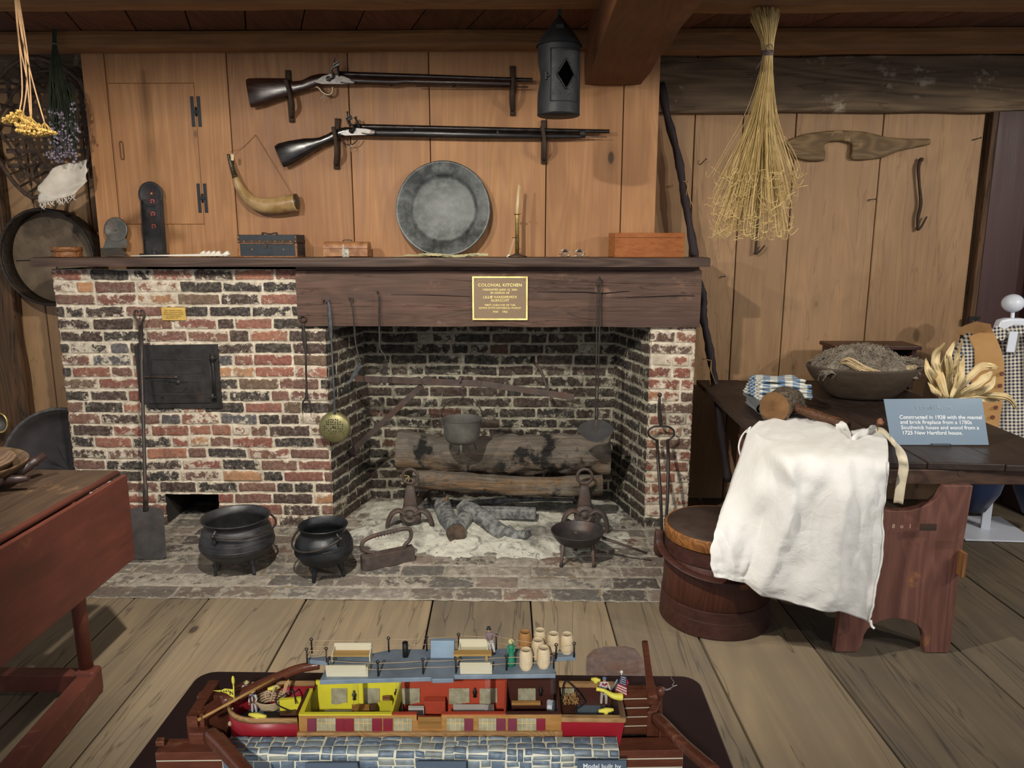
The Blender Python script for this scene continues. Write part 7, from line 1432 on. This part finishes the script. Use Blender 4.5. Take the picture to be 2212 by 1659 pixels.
for pts, z in (([(538, 1543), (575, 1548)], .856), ([(578, 1489), (606, 1483)], .857), ([(1293, 1536), (1325, 1533)], .855), ([(1277, 1467), (1297, 1470)], .86)):
    m = M(); a, b = G(*pts[0], z), G(*pts[1], z); c = (a+b)/2; m.tube([a, a.lerp(b, .25), c, a.lerp(b, .75), b], [.0022, .0032, .0042, .0032, .0022], 10); m.tube([c, c-Vector((0, 0, .005))], .004, 10); m.build('cleat', CL, cb_)
m = M(); m.tube(spl([G(1288, 1488, .876), G(1305, 1492, .874), G(1325, 1503, .870), G(1344, 1505, .868)]), spf([.003, .0028, .0045, .006]), 12, flat=None); m.build('tiller', CL, cb_)
ROPE = plain('rope', C('cbb590'), .85)
m = M(); c = G(585, 1528, .822)
for k in range(5): m.tube([c+Vector(((.022+.0005*k)*math.cos(a)*(.7+.07*k), (.020)*math.sin(a)*(.7+.07*k), .003+.0035*k)) for a in np.linspace(0, 2*PI, 25)[:-1]], .0016, 6, closed=True)
m.tube(spl([G(584, 1515, .84), G(590, 1495, .855), G(596, 1482, .866), G(602, 1484, .864)]), .0016, 6); m.tube(spl([G(575, 1508, .845), G(573, 1498, .852), G(580, 1493, .856), G(589, 1500, .85)]), .0014, 6); m.build('coiled_rope', ROPE, cb_)
m = M(); m.tube(spl([G(502, 1530, .853), G(500, 1545, .840), G(499, 1555, .832)]), .0015, 6); m.ell(G(497, 1563, .828), (.003, .003, .004)); m.build('mooring_rope', ROPE, cb_)
m = M(); m.prism([G(x, y, z) for x, y, z in ((607, 1506, .853), (613, 1506, .853), (625, 1472, .873), (623, 1468, .875), (615, 1476, .87))], (0, .0015, 0)); m.build('bow_board', RIM, cb_)
# pole, pennant, flag
m = M(); m.tube([G(428, 1555, .868), G(436, 1551, .868)], .0026, 10); a = G(436, 1551, .868); m.tube([a, G(592, 1466, .885)], .0021, 10); o = m.build('punting_pole', wood('pole_tan', C('cba05c'), C('b0854a'), 0)); tag(center(o), 'long tan pole held slanting out over the bow of the model boat', 'pole')
pn = thing('yellow_pennant', G(506, 1516, .856), 'yellow triangular pennant marked with an N flying at the bow of the model boat', 'flag')
base = G(506, 1516, .856); tp_ = base+Vector((0, .002, .028)); m = M(); m.tube([base, tp_], .0011, 8); m.ell(tp_+Vector((0, 0, .007)), (.0024, .0024, .0075)); m.build('staff', CL, pn)
yb = tp_.y; s_ = .00069
def pp(x, y): return Vector((base.x+(x-506)*s_, yb-.0005, base.z+(1516-y)*s_*1.05))
m = M(); m.prism([pp(506, 1489), pp(486, 1487), pp(478, 1491), pp(460, 1492), pp(478, 1495), pp(490, 1498), pp(497, 1504), pp(505, 1508)], (0, .0008, 0)); m.build('pennant_cloth', CL, pn)
text('N', .0088, pp(501, 1497)+Vector((0, -.0006, 0)), (PI/2, 0, 0), BLKI, pn); text('& A E 2', .0044, pp(486, 1493)+Vector((0, -.0006, 0)), (PI/2, -.15, 0), BLKI, pn)
fl = thing('american_flag', G(1338, 1505, .853), 'small stars and stripes flag on a white-knobbed staff at the stern of the model boat', 'flag')
fb = G(1340, 1508, .853); s_ = .00070; yf = fb.y
def fpt(x, y, d=0): return Vector((fb.x+(x-1340)*s_, yf+d, fb.z+(1508-y)*s_*1.05))
m = M(); m.tube([fpt(1343, 1508, .001), fpt(1341, 1450, .001)], .0008, 8); m.ell(fpt(1341, 1448, .001), (.0026, .0026, .0026)); m.build('staff', CLAY, fl)
FR_ = plain('flag_red', C('b5283a'), .6); FW_ = plain('flag_white', C('ddd8cc'), .6); FB_ = plain('flag_blue', C('1f2a4e'), .6)
L0, L1, R0, R1 = (1339, 1454), (1329, 1490), (1352, 1457), (1354, 1503)
def fq(u_, v_): l = (L0[0]+(L1[0]-L0[0])*v_, L0[1]+(L1[1]-L0[1])*v_); r = (R0[0]+(R1[0]-R0[0])*v_, R0[1]+(R1[1]-R0[1])*v_); return (l[0]+(r[0]-l[0])*u_, l[1]+(r[1]-l[1])*u_)
m = M(); m.prism([fpt(*fq(u_, v_), -.001) for u_, v_ in ((0, 0), (1, 0), (1, .52), (0, .52))], (0, .0008, 0)); m.build('blue_field', FB_, fl)
for k in range(7): m = M(); v0, v1 = .52+.48*k/7, .52+.48*(k+1)/7; m.prism([fpt(*fq(u_, v_), -.001) for u_, v_ in ((0, v0), (1, v0), (1, v1), (0, v1))], (0, .0008, 0)); m.build('stripe', FR_ if k % 2 == 0 else FW_, fl)
m = M()
for r in range(4):
    for c in range(5): q = fpt(*fq(.22+.15*c, .08+.115*r), -.0015); m.obox(q, (.0012, .0006, .0012), (0, .78, 0))
m.build('stars', FW_, fl, kind='stuff')
m = M(); m.prism([fpt(1353, 1462, 0), fpt(1358, 1474, .002), fpt(1353, 1482, 0)], (0, .0006, 0)); m.build('back_fold', FR_, fl)
# ---------------------------------------------------------------- roof deck on clear stands
DZ = .914
rd = thing('boat_roof_deck', (-.13, -2.84, DZ), 'grey-blue roof deck of the model boat raised on clear stands, with string railings', 'model deck')
DKM = plain('roof_blue', C('6f7d89'), .5, c2=C('8b9aa6'), scale=22, bump=.0005); DKM2 = plain('hatch_blue', C('8299ab'), .5, c2=C('98adbc'), scale=22, bump=.0004)
dkp = [(690, 1470), (930, 1463), (934, 1467), (980, 1466), (981, 1459), (1200, 1456), (1196, 1421), (1244, 1418), (1242, 1406), (1196, 1400), (940, 1402), (850, 1402), (800, 1412), (735, 1418), (670, 1416), (664, 1425), (712, 1430), (700, 1450)]
m = M(); m.prism([G(x, y, DZ) for x, y in dkp], (0, 0, -.007)); m.build('roof_board', DKM, rd, bevel=.001)
m = M(); m.prism([G(930, 1422, DZ+.001), G(981, 1422, DZ+.001), G(983, 1416, DZ+.001), G(931, 1416, DZ+.001)], (0, .006, .026)); m.build('raised_hatch', DKM2, rd, bevel=.0008)
m = M(); p = G(876, 1418, DZ); m.tube([p, p+Vector((0, 0, .024))], .0045, 14); m.build('stove_pipe', BLKI, rd)
AC = glass('acrylic', (.93, .96, .98, 1), .03)
for x0_, x1_ in ((762, 858), (1052, 1196)):
    m = M(); a, b = G(x0_, 1466, DZ-.008), G(x1_, 1464, DZ-.008)
    for q in (a, b): m.prism([q+Vector((-.004, .012, 0)), q+Vector((.004, .012, 0)), q+Vector((.004, .012, -(DZ-.008-.798))), q+Vector((-.004, .012, -(DZ-.008-.798)))], (0, .003, 0))
    m.box(a.x-.004, b.x+.004, a.y+.012, a.y+.07, DZ-.0095, DZ-.0075); m.build('clear_stand', AC, rd)
def post(x, y, h=.022): m = M(); p = G(x, y, DZ); m.tube([p, p+Vector((0, 0, h))], .0013, 6); ring(m, p+Vector((0, 0, h+.0015)), .0022, .0008, 'y', 8); m.build('rail_post', BLKI, rd); return p+Vector((0, 0, h))
near = [(700, 1466), (704, 1440), (817, 1461), (914, 1457), (985, 1455), (1094, 1450), (1196, 1445)]
lines = [[(664, 1433), (706, 1431), (710, 1455), (817, 1461), (914, 1456), (985, 1454), (1094, 1448), (1196, 1444)], [(674, 1411), (840, 1408), (922, 1406), (991, 1400), (1072, 1402), (1201, 1423)], [(664, 1433), (674, 1411)], [(1201, 1423), (1240, 1420)]]
tops = {}
for l in lines:
    for p in l:
        if p not in tops: tops[p] = post(*p)
m = M()
for l in lines:
    for a, b in zip(l, l[1:]):
        for k in (.97, .5): A_, B_ = tops[a]-Vector((0, 0, .022*(1-k))), tops[b]-Vector((0, 0, .022*(1-k))); m.tube([A_, (A_+B_)/2-Vector((0, 0, .0008)), B_], .00055, 4)
m.build('string_rail', plain('rail_string', C('d2b58c'), .9), rd)
# benches
CRW = wood('cream_basswood', C('e9e3c8'), C('dcd2b0'), 0, rough=.6, cross=80, along=10, rings=.05, bump=.0002, stain=.1); TNB = wood('tan_seat', C('d9b36c'), C('bf9550'), 0, rough=.5, cross=70, along=12, rings=.05)
def bench(x0, x1, y0, h, lab, tan=False, flip=False):
    """x0..x1 picture span, y0 base line on the deck"""
    a, b = G(x0, y0, DZ), G(x1, y0, DZ); o_ = thing('toy_bench', (a+b)/2, lab, 'bench', 'toy benches on the roof deck'); s = 1 if flip else -1; dpt = .016
    m = M(); m.prism([a, b, b+Vector((0, -s*.003, h)), a+Vector((0, -s*.003, h))], (0, .002, 0)); m.build('backrest', CRW, o_, bevel=.0004)
    m = M(); m.prism([a+Vector((0, 0, h*.42)), b+Vector((0, 0, h*.42)), b+Vector((0, s*dpt, h*.42)), a+Vector((0, s*dpt, h*.42))], (0, 0, .002)); m.build('seat', TNB if tan else CRW, o_, bevel=.0004)
    for q in (a, b): m = M(); m.prism([q, q+Vector((0, s*dpt, 0)), q+Vector((0, s*dpt, h*.55)), q+Vector((0, s*dpt*.5, h*.72)), q+Vector((0, 0, h*.8))], (.002, 0, 0)); m.build('end_panel', CRW, o_, bevel=.0004)
    return o_
bench(722, 802, 1418, .021, 'cream toy bench with a tan seat at the far left of the roof deck', True)
bench(705, 792, 1462, .020, 'cream toy bench seen from behind at the near left of the roof deck', False, True)
bench(992, 1053, 1412, .023, 'cream toy bench with its back to the fireplace, right of the blue hatch', False)
bench(994, 1060, 1456, .020, 'cream toy bench seen from behind at the near edge, right of centre', False, True)
a, b = G(979, 1418, DZ+.011), G(1062, 1418, DZ+.011); tb_ = thing('toy_table', (a+b)/2-Vector((0, 0, .011)), 'low toy table with tan top between the two right-hand benches', 'table'); m = M(); m.prism([a, b, b+Vector((0, .014, 0)), a+Vector((0, .014, 0))], (0, 0, .003)); m.build('table_top', TNB, tb_, bevel=.0005)
for q in (a+Vector((.006, .007, 0)), b+Vector((-.008, .007, 0))): m = M(); m.bar(q, q-Vector((0, 0, .0105)), .004, .006); m.build('leg', TNB, tb_)
# barrels
BRL = wood('barrel_pale', C('eedcb8'), C('dcc398'), 2, rough=.5, cross=70, along=10, rings=.1, bump=.0002, stain=.15); BRL2 = wood('barrel_tan', C('c9965c'), C('ac7a44'), 2, rough=.5, cross=70, along=10, rings=.1, bump=.0002)
bl = [(1136, 1446, 'pale toy barrel at the near edge of the deck, left of the near pair', BRL), (1174, 1442, 'pale toy barrel at the near edge of the deck, right of the near pair', BRL), (1162, 1424, 'pale toy barrel in the middle, just behind the near pair', BRL), (1134, 1406, 'darker tan toy barrel at the left of the barrel group', BRL2), (1166, 1402, 'pale toy barrel at the back of the group, right of the darker tan one', BRL), (1195, 1410, 'second toy barrel from the right end of the deck', BRL), (1224, 1411, 'rightmost toy barrel, standing at the very end of the roof deck', BRL)]
first = None
for (x, y, lab, mt) in bl:
    p = G(x, y-2, DZ+.0005)
    if first is None or mt is BRL2:
        o_ = thing('toy_barrel', p, lab, 'barrel', 'toy barrels on the roof deck'); R_b, H_b = .0102, .0315; m = M()
        pr = [(0, 0), (.78, 0), (.80, .02)]+[(.80+.20*math.sin(PI*k/12)+(.02 if k in (2, 3, 9, 10) else 0), k/12) for k in range(1, 12)]+[(.80, 1), (.74, 1), (.73, .96), (0, .96)]
        m.lathe([(r*R_b, z*H_b) for r, z in pr], p, 24); m.build('staves', mt, o_)
        for k in (.18, .27, .73, .82): m = M(); r = (.80+.20*math.sin(PI*k))*R_b+.0002; m.tube([p+Vector((r*math.cos(a), r*math.sin(a), k*H_b)) for a in np.linspace(0, 2*PI, 25)[:-1]], .0005, 5, closed=True); m.build('hoop', mt, o_)
        if first is None: first = o_
    else: o_ = copy_tree(first); o_.location = p; o_['label'] = lab
# figurines
SKN = plain('toy_skin', C('d49a78'), .5)
def skin_body(name, mat, nodes, edges, parent):
    me = bpy.data.meshes.new(name); o = bpy.data.objects.new(name, me); COL.objects.link(o); o.parent = parent; og = wloc(parent)
    me.from_pydata([tuple(Vector(n[0])-og) for n in nodes], edges, []); me.materials.append(mat)
    md = o.modifiers.new('skin', 'SKIN'); 
    for i, n in enumerate(nodes): me.skin_vertices[0].data[i].radius = (n[1], n[1]); me.skin_vertices[0].data[i].use_root = (i == 0)
    s = o.modifiers.new('s', 'SUBSURF'); s.levels = s.render_levels = 2; md.use_smooth_shade = True; return o
def figure(p, h, lab, top, legs, hatm, hat, arms, lean=0., shoes=BLKI, vest=None):
    o_ = thing('toy_figure', p, lab, 'figurine', 'painted figurines of the canal model'); k = h; P_ = lambda x, y, z: p+Vector(((x+lean*z)*k, y*k, z*k))
    n = [(P_(0, 0, .52), .085*k), (P_(0, 0, .66), .095*k), (P_(0, 0, .80), .085*k), (P_(0, 0, .86), .04*k)]; e = [(0, 1), (1, 2), (2, 3)]
    for s in (-1, 1):
        el, hd = arms[0 if s < 0 else 1]; b = len(n); n += [(P_(s*.11, 0, .80), .042*k), (P_(*el), .034*k), (P_(*[el[i]*.25+hd[i]*.75 for i in range(3)]), .028*k)]; e += [(2, b), (b, b+1), (b+1, b+2)]
    skin_body('coat', top, n, e, o_)
    n = [(P_(0, 0, .54), .085*k)]; e = []
    for s in (-1, 1): b = len(n); n += [(P_(s*.06, 0, .46), .06*k), (P_(s*.075, -.02*s, .26), .05*k), (P_(s*.08, 0.01, .05), .042*k)]; e += [(0, b), (b, b+1), (b+1, b+2)]
    skin_body('trousers', legs, n, e, o_)
    for s in (-1, 1): m = M(); m.ell(P_(s*.08, -.04, .025), (.035*k, .075*k, .025*k), 10, 6); m.build('shoe', shoes, o_)
    for s in (0, 1): m = M(); m.ell(P_(*arms[s][1]), (.03*k, .025*k, .03*k), 8, 6); m.build('hand', SKN, o_)
    m = M(); m.ell(P_(0, -.01, .93), (.055*k, .062*k, .07*k), 16, 12); m.ell(P_(0, -.07, .925), (.012*k, .02*k, .015*k), 6, 5); m.build('head', SKN, o_)
    m = M()
    if hat == 'top': m.lathe([(0, .0), (.095*k, 0), (.095*k, .008*k), (.058*k, .012*k), (.062*k, .09*k), (0, .095*k)], P_(0, 0, .965), 18)
    elif hat == 'straw': m.lathe([(0, .0), (.12*k, -.005*k), (.12*k, .008*k), (.06*k, .012*k), (.055*k, .06*k), (0, .07*k)], P_(0, 0, .965), 18)
    else: m.ell(P_(0, 0, .975), (.066*k, .07*k, .042*k), 12, 8); m.ell(P_(0, -.07, .965), (.045*k, .035*k, .008*k), 10, 5)
    m.build('hat', hatm, o_)
    return o_
HB_ = plain('black_hat', C('2f3230'), .6); MV = plain('mauve_coat', C('8b7476'), .7); WT_ = plain('white_cloth', C('dad9d6'), .7); STR_ = plain('straw_hat', C('e0cf90'), .7); NV_ = plain('cap_blue', C('5a7ba6'), .6)
p = G(1064, 1412, DZ); figure(p, .043, 'toy man in black hat and mauve coat, one arm stretched out, on the roof deck', MV, WT_, HB_, 'top', [((-.13, -.06, .62), (-.05, -.16, .55)), ((.24, -.04, .74), (.38, -.06, .70))], -.14)
p = G(1304, 1524, .812); hm = figure(p, .050, 'toy helmsman in white shirt, red scarf and blue cap standing in the stern', WT_, plain('trouser_white', C('cfc7b4'), .7), NV_, 'cap', [((-.15, -.05, .66), (-.02, -.16, .60)), ((.17, -.04, .66), (.20, -.12, .60))], 0, plain('shoe_brown', C('5b3b2c'), .5))
m = M(); m.tube([p+Vector((-.004, -.004, .0415)), p+Vector((.0, -.006, .040)), p+Vector((.004, -.004, .0415))], .0016, 6); m.build('neck_scarf', FR_, hm)
m = M(); q = p+Vector((.010, -.006, .030)); m.tube([q, q+Vector((.010, 0, .020))], [.0008, .0014], 8); m.build('held_stick', plain('stick_grey', C('93a2b0'), .4), hm)
p = G(528, 1523, .816); figure(p, .042, 'toy deckhand in white with straw hat and raised arm, holding the long pole', WT_, WT_, STR_, 'straw', [((-.18, -.05, .66), (-.30, -.10, .72)), ((.16, -.04, .86), (.26, -.06, 1.0))], .15)
p = G(550, 1541, .816); dh_ = figure(p, .040, 'toy deckhand in white shirt, brown braces and straw hat at the bow', WT_, WT_, STR_, 'straw', [((-.15, -.05, .64), (-.13, -.12, .48)), ((.15, -.05, .64), (.12, -.12, .48))], -.02)
m = M(); m.bar(p+Vector((-.003, -.0052, .021)), p+Vector((-.003, -.0052, .033)), .0018, .001); m.bar(p+Vector((.002, -.0052, .021)), p+Vector((.002, -.0052, .033)), .0018, .001); m.build('braces', plain('brace_brown', C('6b3a2c')), dh_)
# woman in green
p = G(1104, 1436, DZ); wo = thing('toy_figure', p, 'toy woman in a long green dress and cream bonnet on the roof deck', 'figurine', 'painted figurines of the canal model'); GD_ = plain('green_dress', C('2f8a66'), .6, var=.2); k = .040
m = M(); m.lathe([(0, 0), (.0068, .0), (.0064, .008), (.0050, .018), (.0036, .024), (.0042, .028), (.0040, .0325), (.0016, .0345), (0, .035)], p, 20, wob=lambda a, z: 1+.05*math.sin(a*7) if z < .02 else 1); m.build('dress', GD_, wo)
for s in (-1, 1): m = M(); m.tube([p+Vector((s*.0042, 0, .031)), p+Vector((s*.0052, -.002, .025)), p+Vector((s*.002, -.005, .022))], [.0016, .0014, .0011], 8); m.build('sleeve', GD_, wo)
m = M(); m.ell(p+Vector((0, -.0012, .0375)), (.0024, .0026, .0030), 12, 10); m.build('head', SKN, wo)
m = M(); m.ell(p+Vector((0, .0004, .0385)), (.0046, .0042, .0046), 14, 10); m.build('bonnet', STR_, wo); m = M(); m.tube([p+Vector((.0005, -.004, .042)), p+Vector((.0030, -.0038, .0385)), p+Vector((.0012, -.0036, .0345))], .0007, 6); m.build('bonnet_ribbon', GD_, wo)
